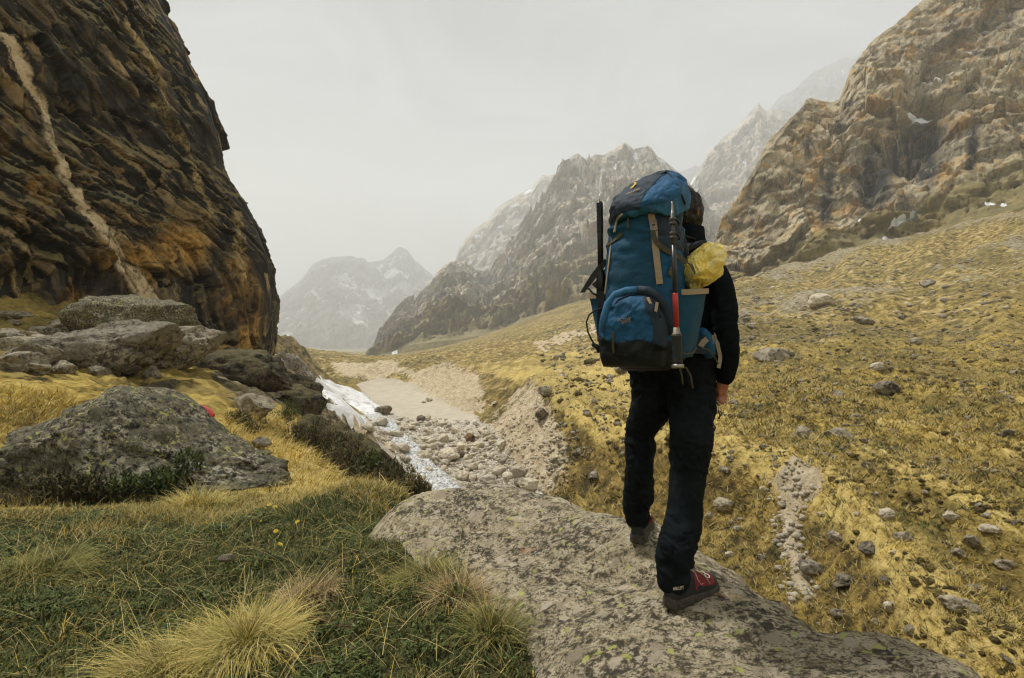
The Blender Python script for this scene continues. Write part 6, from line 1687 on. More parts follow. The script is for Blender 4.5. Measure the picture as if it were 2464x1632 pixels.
bb = blades(rt, rr_.uniform(0.015, 0.045, n), np.full(n, 0.0016), np.arctan2(d[:, 0], d[:, 1]) + rr_.normal(0, 0.8, n), np.arccos(np.clip(d[:, 2], -1, 1)) * 0.7 + rr_.uniform(0, 0.4, n), rr_.uniform(-0.5, 1.2, n), np.tile([[0.03, 0.02, 0.014]], (n, 1)), 3, 0.3, 7)
st = blade_object('strand', [bb], MAT_HAIR, None, None)
st.data.transform(Matrix.Translation(-Vector(ROOT))); st.parent = hair
# --- shoes
def shell(V, Fq, mask, off=0.002):
    """thin patch lying on the faces where mask holds"""
    V = np.asarray(V); me_ = raw_mesh('t', V, Fq)
    _, N_ = get_vn(me_)
    bpy.data.meshes.remove(me_)
    fs = [f for f in Fq if all(mask[i] for i in f)]
    ids = sorted({i for f in fs for i in f}); mp = {i: k for k, i in enumerate(ids)}
    return V[ids] + N_[ids] * off, [tuple(mp[i] for i in f) for f in fs]
def boot(heel, yaw, label, zs):
    fd = np.array([math.sin(yaw), math.cos(yaw), 0]); sd_ = np.array([math.cos(yaw), -math.sin(yaw), 0])
    o_ = empty('boot', tuple(ROOT * 0)); o_.parent = person
    base = np.array([heel[0], heel[1], zs])
    prof = [(-0.015, 0.018, 0.045), (-0.005, 0.032, 0.075), (0.03, 0.038, 0.105), (0.075, 0.038, 0.112), (0.11, 0.039, 0.100), (0.15, 0.043, 0.080), (0.19, 0.048, 0.064), (0.225, 0.048, 0.056), (0.255, 0.042, 0.050), (0.275, 0.030, 0.042), (0.288, 0.012, 0.028)]
    def rings(z0, kz, kw):
        return [(base + fd * t + hz * (z0 + 0), sd_, hz, w * kw, h * kz, 2.3) for t, w, h in prof]
    th = 36
    rg_ = resample([(base + fd * t + hz * 0.020, sd_, hz, w, h, 2.3) for t, w, h in prof], 3)
    V_, F_ = loft(rg_, th)
    V_[:, 2] = np.maximum(V_[:, 2], zs + 0.016)
    up_ = put('upper', raw_mesh('upper', V_, F_), MAT_BLACK, o_, ROOT)
    V_s, F_s = loft(resample([(base + fd * (t * 1.02) + hz * 0.004, sd_, hz, w + 0.006, 0.026, 3.5) for t, w, h in prof], 3), th)
    V_s[:, 2] = np.maximum(V_s[:, 2], zs - 0.018)
    put('sole', raw_mesh('sole', V_s, F_s), MAT_SOLE, o_, ROOT)
    t_ = (V_ - base) @ fd; top = V_[:, 2] - zs
    vv, ff = shell(V_, F_[:-2], (t_ > 0.100) & (t_ < 0.236) & (top > 0.040), -0.003)
    put('vamp', raw_mesh('vamp', vv, ff), MAT_RED, o_, ROOT)
    bv = BVHTree.FromPolygons([tuple(v) for v in V_], [f for f in F_[:-2]])
    def on(t, s):                        # point on the upper, t along the foot, s across
        p_ = base + fd * t + sd_ * s + hz * 0.4
        h_ = bv.ray_cast(Vector(p_), Vector((0, 0, -1)))
        return np.array(h_[0]) + hz * 0.005 if h_[0] is not None else base + fd * t + sd_ * s + hz * 0.08
    for k in range(6):
        t0 = 0.105 + 0.021 * k
        a = -1 if k % 2 else 1
        w = 0.021 - 0.001 * k
        put('lace', tube_mesh('lace', [on(t0 - 0.004, -a * w), on(t0 + 0.004, -a * w * 0.4), on(t0 + 0.010, a * w * 0.4), on(t0 + 0.016, a * w)], 0.0026, 6), MAT_LACE, o_, ROOT)
    put('lace', tube_mesh('lace', [on(0.13, 0.0), on(0.125, 0.018) + hz * 0.012, on(0.13, 0.036) + hz * 0.006, on(0.145, 0.040) , on(0.16, 0.041)], 0.0026, 6), MAT_LACE, o_, ROOT)
    put('lace', tube_mesh('lace', [on(0.135, 0.0), on(0.16, 0.022) + hz * 0.008, on(0.185, 0.034) + hz * 0.004, on(0.20, 0.046)], 0.0024, 6), MAT_LACE, o_, ROOT)
    c0 = on(0.205, 0.026)
    ring = [on(0.205 + 0.013 * math.cos(x), 0.027 + 0.008 * math.sin(x)) for x in np.linspace(0, 6.0, 14)]
    put('emblem', tube_mesh('emblem', ring, 0.0024, 6), MAT_WHITE, o_, ROOT)
    V2, F2 = chain([base + fd * 0.255 + hz * 0.030 + sd_ * 0.0, base + fd * 0.283 + hz * 0.026], [0.034, 0.018], 14, 4)
    put('toe_cap', raw_mesh('toe_cap', V2, F2), MAT_BLACK, o_, ROOT)
    # padded heel collar with pull loop
    put('heel_collar', tube_mesh('heel_collar', [base + fd * 0.075 + sd_ * 0.036 + hz * 0.125, base + fd * 0.015 + sd_ * 0.032 + hz * 0.128, base - fd * 0.008 + hz * 0.132, base + fd * 0.015 - sd_ * 0.032 + hz * 0.128, base + fd * 0.075 - sd_ * 0.036 + hz * 0.125], 0.012, 10), MAT_BLACK, o_, ROOT)
    return o_, base, fd, sd_
bt_r = boot(np.array([0.668, 2.395]), R(56), 'right', RZ - 0.002)
bt_l = boot(np.array([0.645, 2.92]), R(22), 'left', LZ - 0.002)
def text_mesh(name, txt, size, ext=0.0006, bold=0.0):
    cu = bpy.data.curves.new(name, 'FONT'); cu.body = txt; cu.size = size; cu.extrude = ext; cu.align_x = 'CENTER'; cu.align_y = 'CENTER'; cu.offset = bold
    o_ = bpy.data.objects.new('tmp', cu); COL.objects.link(o_)
    out = bpy.data.meshes.new_from_object(o_.evaluated_get(bpy.context.evaluated_depsgraph_get()))
    bpy.data.objects.remove(o_); out.name = name
    return out
def oriented(me_, origin, xdir, normal):
    x = Vector(xdir).normalized(); z = Vector(normal).normalized(); y = z.cross(x).normalized(); x = y.cross(z)
    M_ = Matrix((x, y, z)).transposed().to_4x4(); M_.translation = Vector(origin)
    me_.transform(M_)
    return me_
o_, base, fd, sd_ = bt_r
put('lettering', oriented(text_mesh('lettering', 'MILLET', 0.0165, 0.0006, 0.0003), W(1633, 1416, 2.338), np.array([0.95, 0.30, 0.0]), np.array([0.30, -0.95, 0.25])), MAT_LACE, o_, ROOT)
put('pull_tab', tube_mesh('pull_tab', [W(1562, 1256, 2.90), W(1567, 1250, 2.90), W(1570, 1244, 2.90)], 0.006, 8), MAT_RED, bt_l[0], ROOT)
# ------------------------------------------------------------------ the backpack and what is strapped to it
def cloth(name, col, var=0.22):
    m = NT(name, 0.72, 0.3)
    p = m.obj()
    n = m.noise(p, 16, 5, 0.65); w = m.noise(p, 480, 2, 0.5)
    c = m.mix(m.ramp(n, [(0.32, 0.0), (0.68, 1.0)]), tuple(x * (1 - var) for x in col), tuple(min(1, x * (1 + var)) for x in col))
    c = m.mix(m.ramp(m.noise(p, 5, 4, 0.6), [(0.55, 0.0), (0.75, 0.25)]), c, tuple(0.6 * x + 0.04 for x in col))
    return m.done(c, m.bump(m.math('ADD', m.math('MULTIPLY', n, 0.5), m.math('MULTIPLY', w, 0.12)), 0.6, 0.010))
MAT_BLUE = cloth('blue_pack_cloth', (0.008, 0.075, 0.165))
MAT_TEAL = cloth('teal_pack_cloth', (0.006, 0.060, 0.115))
MAT_SKYB = cloth('light_blue_pack_cloth', (0.028, 0.125, 0.245))
MAT_NAVY = cloth('navy_pack_cloth', (0.016, 0.030, 0.046))
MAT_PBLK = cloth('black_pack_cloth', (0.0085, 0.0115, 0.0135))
MAT_BEIGE = plain('beige_webbing', (0.36, 0.29, 0.20), 0.8, 0.2, 0, 0.15, 120, 0.4, 1200)
MAT_OLIVE = plain('olive_webbing', (0.085, 0.075, 0.045), 0.8, 0.2, 0, 0.2, 120, 0.4, 1200)
MAT_BUCKLE = plain('buckle_plastic', (0.22, 0.18, 0.13), 0.5, 0.4, 0, 0.2, 60)
MAT_CORD = plain('dark_cord', (0.018, 0.02, 0.02), 0.7, 0.3, 0, 0.5, 400)
MAT_GOLD = plain('yellow_print', (0.60, 0.40, 0.03), 0.6, 0.3, 0, 0.15, 200)

PC = np.array([0.570, 2.430, 0.0])        # axis of the pack
PR = np.array([0.57, 2.43, -0.12])
pack = empty('backpack', tuple(PR))
tag(pack, 'tall blue hiking backpack with grey straps, worn by the hiker', 'backpack')
def PK(x, y, z): return PC + hr * x + hf * y + hz * z       # x to the right, y forward (to the wearer), z up
def pput(name, me_, mat, parent=None):
    o_ = put(name, me_, mat, pack, PR)
    if parent is not None: o_.parent = parent
    return o_
# main bag
prof = [(-0.130, 0.060, 0.050, 0.03), (-0.122, 0.108, 0.090, 0.02), (-0.090, 0.146, 0.128, 0.01), (-0.03, 0.160, 0.150, 0), (0.10, 0.163, 0.156, 0), (0.22, 0.160, 0.154, 0), (0.34, 0.154, 0.150, 0.0), (0.44, 0.147, 0.143, 0.01), (0.53, 0.138, 0.134, 0.02), (0.58, 0.118, 0.115, 0.03), (0.60, 0.08, 0.08, 0.035)]
rings = resample([(PK(0.0, dy, z), hr, hf, w, d_, 2.6) for z, w, d_, dy in prof], 9)
Vb, Fb = loft(rings, 110)
mb = raw_mesh('main_bag', Vb, Fb)
V, N = get_vn(mb)
loc = V - PC
lx, ly, lz = loc @ hr, loc @ hf, loc[:, 2]
q = np.stack([lx * 5, ly * 5, lz * 17], -1)
wv = np.stack([fbm(q * 0.4, 2, 71), fbm(q * 0.4 + 5, 2, 72), fbm(q * 0.4 + 9, 2, 73)], -1)
amp_ = 0.012 + 0.014 * sstep(0.28, 0.48, lz)
V = V + N * (amp_ * (ridged(q + 1.2 * wv, 3, 74) - 0.5) + 0.010 * fbm(loc * 5.5, 3, 75))[:, None]
set_v(mb, V)
Vb2 = V.copy(); Fb2 = Fb
main_bag = pput('main_bag', mb, MAT_BLUE)
# sewn panels of other colours
t_back = (ly < -0.02)
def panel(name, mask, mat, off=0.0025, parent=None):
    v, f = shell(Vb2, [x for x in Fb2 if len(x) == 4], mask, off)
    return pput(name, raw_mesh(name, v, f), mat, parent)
panel('base_panel', lz < -0.004 + 0.012 * np.sin(lx * 18), MAT_PBLK, 0.003)
panel('front_panel', (lz > 0.02) & (lz < 0.56) & (ly < -0.03) & (lx < 0.045 + 0.05 * np.sin((lz - 0.1) * 7)) & (lx > -0.142), MAT_TEAL, 0.0025)
panel('navy_panel', (lz > 0.02) & (lz < 0.43) & (ly < -0.06) & (lx > 0.042 + 0.05 * np.sin((lz - 0.1) * 7)) & (lx < 0.080 + 0.02 * np.cos(lz * 9)), MAT_NAVY, 0.0030)
panel('upper_side_panel', (lz > 0.36) & (lz < 0.58) & (lx > 0.085) & (ly < 0.02), MAT_NAVY, 0.003)
panel('light_side_panel', (lz > 0.33) & (lz < 0.47) & (lx > 0.085) & (ly > 0.02) & (ly < 0.13), MAT_SKYB, 0.003)
# black collar band that paints in the shade under the lid
panel('lid_shade_collar', (lz > 0.50) & (lz < 0.585) & (ly < 0.0), MAT_PBLK, 0.0028)
# lid: a soft cushion sloping down towards the back
def lid_mesh():
    Vs, Fs = ICO[6]
    s = np.sign(Vs) * np.abs(Vs) ** 0.72
    x, y, z = s[:, 0] * 0.152, s[:, 1] * 0.185, s[:, 2]
    zz = np.where(z > 0, z * 0.085, z * 0.075)
    # fuller at the front, thin skirt at the back
    zz = zz * (0.85 + 0.25 * (y / 0.185))
    # flanks hang down over the bag, and the back edge arches up in the middle
    side = np.clip(np.abs(s[:, 0]) - 0.45, 0, 1)
    zz = zz - 0.10 * side ** 1.3 * (z < 0.2) - 0.03 * side
    zz = zz - 0.05 * np.clip(-s[:, 1] - 0.4, 0, 1) * (z < 0.1) * np.clip(np.abs(s[:, 0]) - 0.25, 0, 1)
    a_ = R(-27)
    y2 = y * math.cos(a_) + zz * math.sin(a_); z2 = -y * math.sin(a_) + zz * math.cos(a_)
    z2 = z2 + 0.20 * x * (0.4 + 0.6 * sstep(-0.12, 0.12, y2)); x = x * (1 - 0.12 * np.clip(z2 / 0.1, 0, 1)) + 0.012
    P = PC + np.outer(x, hr) + np.outer(y2 + 0.005, hf) + np.outer(z2 + 0.600, hz)
    return P, Fs, s
Pl, Fl, Sl = lid_mesh()
ml = mesh_np('lid', Pl, Fl)
V, N = get_vn(ml)
loc = V - PC; q = loc @ np.stack([hr, hf, hz]).T
V = V + N * (0.014 * fbm(q * 9, 3, 81) + 0.013 * (ridged(q * np.array([12, 7, 14]), 3, 82) - 0.5))[:, None]
set_v(ml, V)
lid = pput('lid', ml, MAT_SKYB)
Fl_ = [tuple(f) for f in Fl]
def lid_patch(name, mask, mat, off=0.003):
    v, f = shell(V, Fl_, mask, off)
    return pput(name, raw_mesh(name, v, f), mat, lid)
lid_patch('lid_top_panel', (Sl[:, 2] > 0.30 + 0.25 * np.clip(-Sl[:, 1], 0, 1) * 0 - 0.25 * (Sl[:, 1] < -0.2)) & (Sl[:, 0] < 0.42 + 0.25 * Sl[:, 1]) & (Sl[:, 0] > -0.93), MAT_NAVY)
lid_patch('lid_blue_panel', (Sl[:, 2] > 0.22) & (Sl[:, 0] >= 0.44 + 0.25 * Sl[:, 1]) & (Sl[:, 0] < 0.97), MAT_BLUE)
# cast rays on bag and lid to lay straps on them
def tree_of(objs):
    vs, fs, off = [], [], 0
    for o_ in objs:
        v, _ = get_vn(o_.data); v = v + np.array(PR)
        vs += [tuple(x) for x in v]; fs += [tuple(i + off for i in p_.vertices) for p_ in o_.data.polygons]; off += len(v)
    return BVHTree.FromPolygons(vs, fs)
BV = tree_of([main_bag, lid])
def surf(px, py, off=0.004, tree=None, Yd=2.25):
    d_ = Vector(((px - CX) / F, 1.0, (CY - py) / F)).normalized()
    h_ = (tree or BV).ray_cast(Vector((0, 0, 0)), d_)
    if h_[0] is None: return W(px, py, Yd), np.array([-0.3, -0.95, 0])
    n_ = np.array(h_[1]); n_ = n_ if n_ @ np.array(d_) < 0 else -n_
    return np.array(h_[0]) + n_ * off, n_
def band(name, pts, nrm, width, thick, mat, parent=None, sub=4):
    """flat webbing along a path, facing nrm"""
    pts = np.array(pts, float); nrm = np.array(nrm, float)
    if nrm.ndim == 1: nrm = np.tile(nrm, (len(pts), 1))
    t = np.linspace(0, len(pts) - 1, (len(pts) - 1) * sub + 1)
    i = np.minimum(t.astype(int), len(pts) - 2); u = (t - i)[:, None]
    a = np.concatenate([[2 * pts[0] - pts[1]], pts, [2 * pts[-1] - pts[-2]]])
    p0, p1, p2, p3 = a[i], a[i + 1], a[i + 2], a[i + 3]
    P = 0.5 * (2 * p1 + (p2 - p0) * u + (2 * p0 - 5 * p1 + 4 * p2 - p3) * u ** 2 + (3 * p1 - p0 - 3 * p2 + p3) * u ** 3)
    Nn = nrm[i] * (1 - u) + nrm[i + 1] * u
    T = np.gradient(P, axis=0); T /= np.linalg.norm(T, axis=1)[:, None]
    S = np.cross(T, Nn); S /= np.linalg.norm(S, axis=1)[:, None]
    Nn = np.cross(S, T)
    w = np.full(len(P), width)[:, None] * 0.5; h = thick * 0.5
    V_ = np.stack([P - S * w - Nn * h, P + S * w - Nn * h, P + S * w + Nn * h, P - S * w + Nn * h], 1).reshape(-1, 3)
    F_ = [(k * 4 + a_, k * 4 + (a_ + 1) % 4, (k + 1) * 4 + (a_ + 1) % 4, (k + 1) * 4 + a_) for k in range(len(P) - 1) for a_ in range(4)] + [(3, 2, 1, 0), tuple(len(V_) - 4 + x for x in range(4))]
    return pput(name, raw_mesh(name, V_, F_, False), mat, parent)
def sband(name, pix, width, mat, off=0.005, thick=0.0022, tree=None, parent=None):
    r_ = [surf(a, b, off, tree) for a, b in pix]
    return band(name, [x[0] for x in r_], [x[1] for x in r_], width, thick, mat, parent)
# front pocket: domed, with a gathered flap over the zip
def dome(name, cx, cz, hw, hh, bulge, y0, seed, mat):
    nu, nv = 54, 54
    U, Wv = np.meshgrid(np.linspace(-1, 1, nu), np.linspace(-1, 1, nv), indexing='ij')
    wz = np.where(Wv > 0, 1 - 0.38 * Wv ** 2.0, 1 - 0.10 * Wv ** 2)
    hgt = np.clip(1 - np.abs(U) ** 4, 0, 1) ** 0.5 * np.clip(1 - np.abs(Wv) ** 4, 0, 1) ** 0.5
    x = cx + U * hw * wz; z = cz + Wv * hh
    y = y0 - bulge * hgt
    q = np.stack([x.ravel() * 9, z.ravel() * 9, y.ravel() * 0], -1)
    y = y - (0.014 * fbm(q, 3, seed) + 0.018 * (ridged(q * 1.6 + 0.6 * fbm(q, 2, seed + 3)[:, None], 3, seed + 1) - 0.5)).reshape(y.shape) * hgt
    P = PC + x.ravel()[:, None] * hr + y.ravel()[:, None] * hf + z.ravel()[:, None] * hz
    return mesh_np(name, P, grid_faces(nu, nv)), P
mp, Pp = dome('front_pocket', -0.012, 0.035, 0.142, 0.150, 0.085, -0.125, 91, MAT_BLUE)
front_pocket = pput('front_pocket', mp, MAT_BLUE)
BV2 = tree_of([main_bag, lid, front_pocket])
arc = [(1452,800),(1454,765),(1464,733),(1482,712),(1508,701),(1536,697)]
r_ = [surf(a, b, 0.004, BV2) for a, b in arc]
pput('pocket_flap', tube_mesh('pocket_flap', [x[0] for x in r_], [0.008, 0.013, 0.016, 0.017, 0.017, 0.015], 12), MAT_SKYB, front_pocket)
arc = [(1536,697),(1560,701),(1582,714),(1598,738),(1608,770),(1612,805)]
r_ = [surf(a, b, 0.002, BV2) for a, b in arc]
pput('pocket_flap', wrinkle(tube_mesh('pocket_flap', [x[0] for x in r_], [0.015, 0.020, 0.022, 0.022, 0.020, 0.012], 14), 0.004, 0.012, 93), MAT_NAVY, front_pocket)
V, _ = get_vn(front_pocket.data); V = V + PR
lz = V[:, 2]; lx = (V - PC) @ hr
v, f = shell(V, [tuple(x) for x in grid_faces(54, 54)], lz < -0.005 - 0.12 * (lx - 0.0) + 0.012 * np.sin(lx * 30), 0.002)
pput('pocket_base', raw_mesh('pocket_base', v, f), MAT_PBLK, front_pocket)
v, f = shell(V, [tuple(x) for x in grid_faces(54, 54)], (lx > 0.062 + 0.03 * np.sin((lz + 0.1) * 14)) & (lz > -0.05), 0.002)
pput('pocket_side', raw_mesh('pocket_side', v, f), MAT_NAVY, front_pocket)
zp = [surf(a, b, 0.003, BV2)[0] for a, b in ((1470,745),(1490,722),(1515,712),(1540,710),(1562,718),(1578,735),(1588,765))]
pput('zipper', tube_mesh('zipper', zp, 0.003, 6), MAT_PBLK, front_pocket)
for pix in (((1557, 722), (1563, 736)), ((1577, 733), (1573, 752))):
    sband('zipper_pull', pix, 0.011, MAT_BEIGE, 0.014, 0.003, BV2, front_pocket)
def letters(txt, px, py, size, slope, mat, tree, off=0.0035, bold=0.0):
    p_, n_ = surf(px, py, off, tree)
    p2, _ = surf(px + 12, py - 12 * slope, off, tree)
    return oriented(text_mesh('lettering', txt, size, 0.0006, bold), p_, p2 - p_, n_)
pput('lettering', letters('ACTIVE', 1501, 769, 0.0165, 0.20, MAT_BEIGE, BV2, 0.006), MAT_BEIGE, front_pocket)
pput('lettering', letters('ZONE', 1506, 775, 0.0135, 0.20, MAT_BEIGE, BV2, 0.006), MAT_BEIGE, front_pocket)
# side pockets with a beige binding
def side_pocket(sgn):
    nu, nv = 36, 30
    U, T = np.meshgrid(np.linspace(-1, 1, nu), np.linspace(0, 1, nv), indexing='ij')
    bul = np.clip(1 - np.abs(U) ** 3.5, 0, 1) ** 0.5
    hh = 0.62 + 0.38 * T
    x = sgn * (0.128 + (0.052 + 0.062 * T ** 0.8) * bul)
    y = 0.025 + U * (0.118 + 0.020 * T)
    z = -0.075 + 0.283 * T + 0.012 * U * T
    q = np.stack([y.ravel() * 8, z.ravel() * 8, np.full(y.size, sgn * 3.0)], -1)
    x = x + sgn * (0.010 * fbm(q, 3, 95) * (T.ravel() * 0.6 + 0.4)).reshape(x.shape) * bul
    P = PC + x.ravel()[:, None] * hr + y.ravel()[:, None] * hf + z.ravel()[:, None] * hz
    fc = grid_faces(nu, nv)
    o_ = pput('side_pocket', mesh_np('side_pocket', P, fc if sgn > 0 else fc[:, ::-1]), MAT_TEAL)
    G = P.reshape(nu, nv, 3)
    rim = [G[k, -1] + hr * sgn * 0.003 - hz * 0.012 for k in range(1, nu - 1, 3)]
    nr_ = [hr * sgn * 0.8 - hf * 0.6 * (1 - 2 * k / nu) for k in range(1, nu - 1, 3)]
    band('pocket_binding', rim, nr_, 0.022, 0.003, MAT_BEIGE, o_, 2)
    return o_
spr = side_pocket(1); spl = side_pocket(-1)
BV3 = tree_of([main_bag, lid, front_pocket, spr, spl])
# lid print
p_, n_ = surf(1527, 449, 0.004)
bm = bmesh.new()
pts2 = [(-0.0125, 0.001), (-0.010, -0.006), (-0.003, -0.0095), (0.005, -0.008), (0.0105, -0.002), (0.0125, 0.007), (0.0125, 0.0125), (0.008, 0.011), (0.0055, 0.004), (0.001, 0.002), (-0.005, 0.0045), (-0.010, 0.0045)]
vs = [bm.verts.new((a * 1.5, b * 1.5, 0)) for a, b in pts2]
fcx = bm.faces.new(vs)
ex = bmesh.ops.extrude_face_region(bm, geom=[fcx])
bmesh.ops.translate(bm, vec=(0, 0, 0.0012), verts=[e for e in ex['geom'] if isinstance(e, bmesh.types.BMVert)])
bmesh.ops.recalc_face_normals(bm, faces=bm.faces)
me = bpy.data.meshes.new('emblem'); bm.to_mesh(me); bm.free()
p2, _ = surf(1540, 445, 0.004)
pput('emblem', oriented(me, p_ + n_ * 0.002, p2 - p_, n_), MAT_GOLD, lid)
pput('lettering', letters('deuter', 1525, 463, 0.023, 0.30, MAT_BEIGE, BV, 0.006, 0.0003), MAT_BEIGE, lid)
# rear seam cord of the lid
pput('lid_cord', tube_mesh('lid_cord', [surf(a, b, 0.004)[0] for a, b in ((1592,420),(1603,416),(1614,424),(1628,447),(1640,474),(1647,492))], 0.0035, 6), MAT_PBLK, lid)
# webbing
sband('lid_strap', [(1566,515),(1570,532)], 0.026, MAT_BEIGE, 0.006, 0.003, BV3)
sband('lid_strap', [(1574,556),(1577,590),(1581,640),(1587,684)], 0.026, MAT_BEIGE, 0.006, 0.003, BV3)
bk = sband('buckle', [(1570,530),(1572,543),(1574,557)], 0.028, MAT_BUCKLE, 0.010, 0.006, BV3)
sband('buckle_slot', [(1571,536),(1573,550)], 0.010, MAT_PBLK, 0.0145, 0.002, BV3, bk)
sband('compression_strap', [(1570,556),(1578,580),(1598,602),(1624,615),(1652,632)], 0.020, MAT_OLIVE, 0.012, 0.003, BV3)
e0 = surf(1652, 632, 0.012, BV3)[0]
band('strap_end', [e0, W(1662, 637, e0[1] - 0.03), W(1668, 648, e0[1] - 0.04), W(1673, 657, e0[1] - 0.03)], np.array([0.2, -0.8, 0.5]), 0.012, 0.003, MAT_OLIVE)
sband('carry_loop', [(1500,512),(1492,520),(1487,537),(1483,556)], 0.008, MAT_BEIGE, 0.012, 0.006, BV3)
sband('edge_strap', [(1474,572),(1469,620),(1463,670),(1457,708)], 0.008, MAT_BEIGE, 0.006, 0.003, BV3)
sband('pole_strap', [(1608,664),(1612,650),(1620,636)], 0.018, MAT_OLIVE, 0.010, 0.003, BV3)
sband('daisy_strap', [(1512,520),(1514,548)], 0.014, MAT_OLIVE, 0.006, 0.003, BV3)
sband('axe_strap', [(1500,560),(1484,578),(1466,590)], 0.014, MAT_OLIVE, 0.008, 0.003, BV3)
sband('bottom_strap', [(1480,800),(1478,830),(1482,850)], 0.010, MAT_OLIVE, 0.010, 0.003, BV3)
# padded back, shoulder straps and hip belt
bp_ = loft(resample([(PK(0.01, 0.165, z), hr, hf, w, 0.035, 3) for z, w in ((-0.08, 0.11), (0.0, 0.14), (0.2, 0.14), (0.4, 0.13), (0.5, 0.09))], 4), 30)
pput('back_pad', raw_mesh('back_pad', *bp_), MAT_PBLK)
for s_, sh in ((1, sr), (-1, slf)):
    top_ = sh * 0.45 + nb_ * 0.55
    pts_ = [PK(0.06 * s_, 0.17, 0.38), top_ - hf * 0.06 + hz * 0.045, top_ + hz * 0.055 + hf * 0.03, top_ + hf * 0.125 + hz * -0.03, top_ + hf * 0.14 - hz * 0.18, PK(0.12 * s_, 0.38, 0.06), PK(0.15 * s_, 0.22, 0.0)]
    band('shoulder_strap', pts_, [hz * 0.3 - hf, hz, hz, hf + 0.2 * hz, hf, hf * 0.6 + hr * s_ * 0.6, hr * s_], 0.055, 0.016, MAT_PBLK)
    band('load_strap', [PK(0.09 * s_, 0.10, 0.50), PK(0.085 * s_, 0.17, 0.475), top_ + hz * 0.068 + hf * 0.02], [hz, hz, hz], 0.016, 0.003, MAT_OLIVE)
hb_ = [PK(-0.12, 0.14, -0.02), PK(-0.165, 0.22, -0.03), PK(-0.13, 0.38, -0.04), PK(0.06, 0.45, -0.05), PK(0.21, 0.40, -0.04), PK(0.235, 0.27, -0.03), PK(0.17, 0.15, -0.02), PK(0.10, 0.13, -0.02)]
cen = PK(0.045, 0.29, -0.03)
hip = band('hip_belt', hb_, [(p_ - cen) / np.linalg.norm(p_ - cen) for p_ in hb_], 0.085, 0.018, MAT_NAVY)
pc_ = W(1700, 822, 2.50)
V_, F_ = chain([pc_ + [-0.02, -0.01, 0.035], pc_, pc_ + [0.012, 0.01, -0.05]], [0.026, 0.036, 0.028], 16, 4)
hpk = pput('belt_pocket', raw_mesh('belt_pocket', V_, F_), MAT_BLUE)
band('zipper_pull', [W(1716, 806, 2.47), W(1716, 828, 2.47)], np.array([-0.2, -1, 0]), 0.009, 0.003, MAT_BUCKLE, hpk)
band('belt_strap', [W(1722, 800, 2.52), W(1728, 835, 2.51), W(1733, 860, 2.505), W(1729, 886, 2.50)], np.array([-0.3, -1, 0]), 0.016, 0.003, MAT_BEIGE)
band('belt_strap', [W(1686, 834, 2.44), W(1694, 822, 2.44), W(1702, 816, 2.44)], np.array([-0.3, -1, 0.1]), 0.024, 0.003, MAT_BEIGE)
band('belt_strap', [W(1690, 838, 2.43), W(1706, 842, 2.44), W(1718, 856, 2.46), W(1728, 876, 2.48)], np.array([-0.3, -1, 0.1]), 0.007, 0.003, MAT_OLIVE)
band('bottom_strap', [W(1632, 842, 2.22), W(1650, 852, 2.26), W(1668, 848, 2.33), W(1676, 836, 2.38)], np.array([0, -1, 0.2]), 0.006, 0.003, MAT_OLIVE)

# --- trekking pole, upside down on the pack's corner
def rev(name, axis0, axis1, prof_, seg, mat, parent, root):
    a, b = np.array(axis0, float), np.array(axis1, float)
    pts_ = [a + (b - a) * t for t, _ in prof_]
    me_ = tube_mesh(name, pts_, [r for _, r in prof_], seg)
    return put(name, me_, mat, parent, root)
MAT_TIP = plain('worn_steel', (0.30, 0.28, 0.24), 0.4, 0.5, 0.8, 0.2, 100)
MAT_TUBE = plain('dark_tube', (0.030, 0.032, 0.032), 0.35, 0.5, 0.3, 0.2, 60)
MAT_REDT = plain('red_tube', (0.42, 0.035, 0.028), 0.35, 0.5, 0.2, 0.15, 60)
MAT_CLAMP = plain('clamp_plastic', (0.07, 0.068, 0.055), 0.5, 0.4, 0, 0.3, 60)
dq = 2.155
def TP(py): return W(1617 + (py - 485) * 14.0 / 400, py, dq)
proot = TP(885)
pole = empty('trekking_pole', tuple(proot)); tag(pole, 'telescopic trekking pole with a red section, strapped upside down to the pack', 'trekking pole')
def seg_(name, p0, p1, prof_, mat, sg=14): return rev(name, TP(p0), TP(p1), prof_, sg, mat, pole, proot)
seg_('tip', 515, 484, [(0, 0.0065), (0.1, 0.0065), (0.12, 0.0048), (0.7, 0.0042), (1, 0.0012)], MAT_TIP)
seg_('lower_tube', 600, 513, [(0, 0.0072), (1, 0.0072)], MAT_CLAMP)
for a in (533, 567):
    c_ = seg_('clamp', a + 9, a - 9, [(0, 0.010), (0.05, 0.0135), (0.35, 0.0135), (0.4, 0.011), (0.6, 0.011), (0.65, 0.0135), (0.95, 0.0135), (1, 0.010)], MAT_CLAMP, 18)
    lv = W(1617 + (a - 485) * 14 / 400 + 13, a + 2, dq - 0.004)
    band_me = tube_mesh('lever', [lv + [-0.008, 0, 0.012], lv + [0.004, 0, 0.002], lv + [0.002, 0, -0.014]], [0.004, 0.0065, 0.004], 8)
    x_ = put('lever', band_me, MAT_BLACK, pole, proot); x_.parent = c_
seg_('middle_tube', 712, 590, [(0, 0.0088), (1, 0.0088)], MAT_TUBE)
seg_('upper_tube', 795, 705, [(0, 0.0105), (0.97, 0.0105), (1, 0.0085)], MAT_REDT)
seg_('collar', 808, 788, [(0, 0.021), (0.15, 0.020), (0.3, 0.014), (1, 0.0115)], MAT_BUCKLE, 18)
seg_('handle', 876, 804, [(0, 0.020), (0.1, 0.0185), (0.3, 0.0165), (0.5, 0.0185), (0.7, 0.0165), (0.9, 0.020), (1, 0.021)], MAT_BLACK, 18)
seg_('handle_cap', 886, 874, [(0, 0.022), (0.3, 0.024), (0.7, 0.022), (1, 0.018)], MAT_TIP, 18)
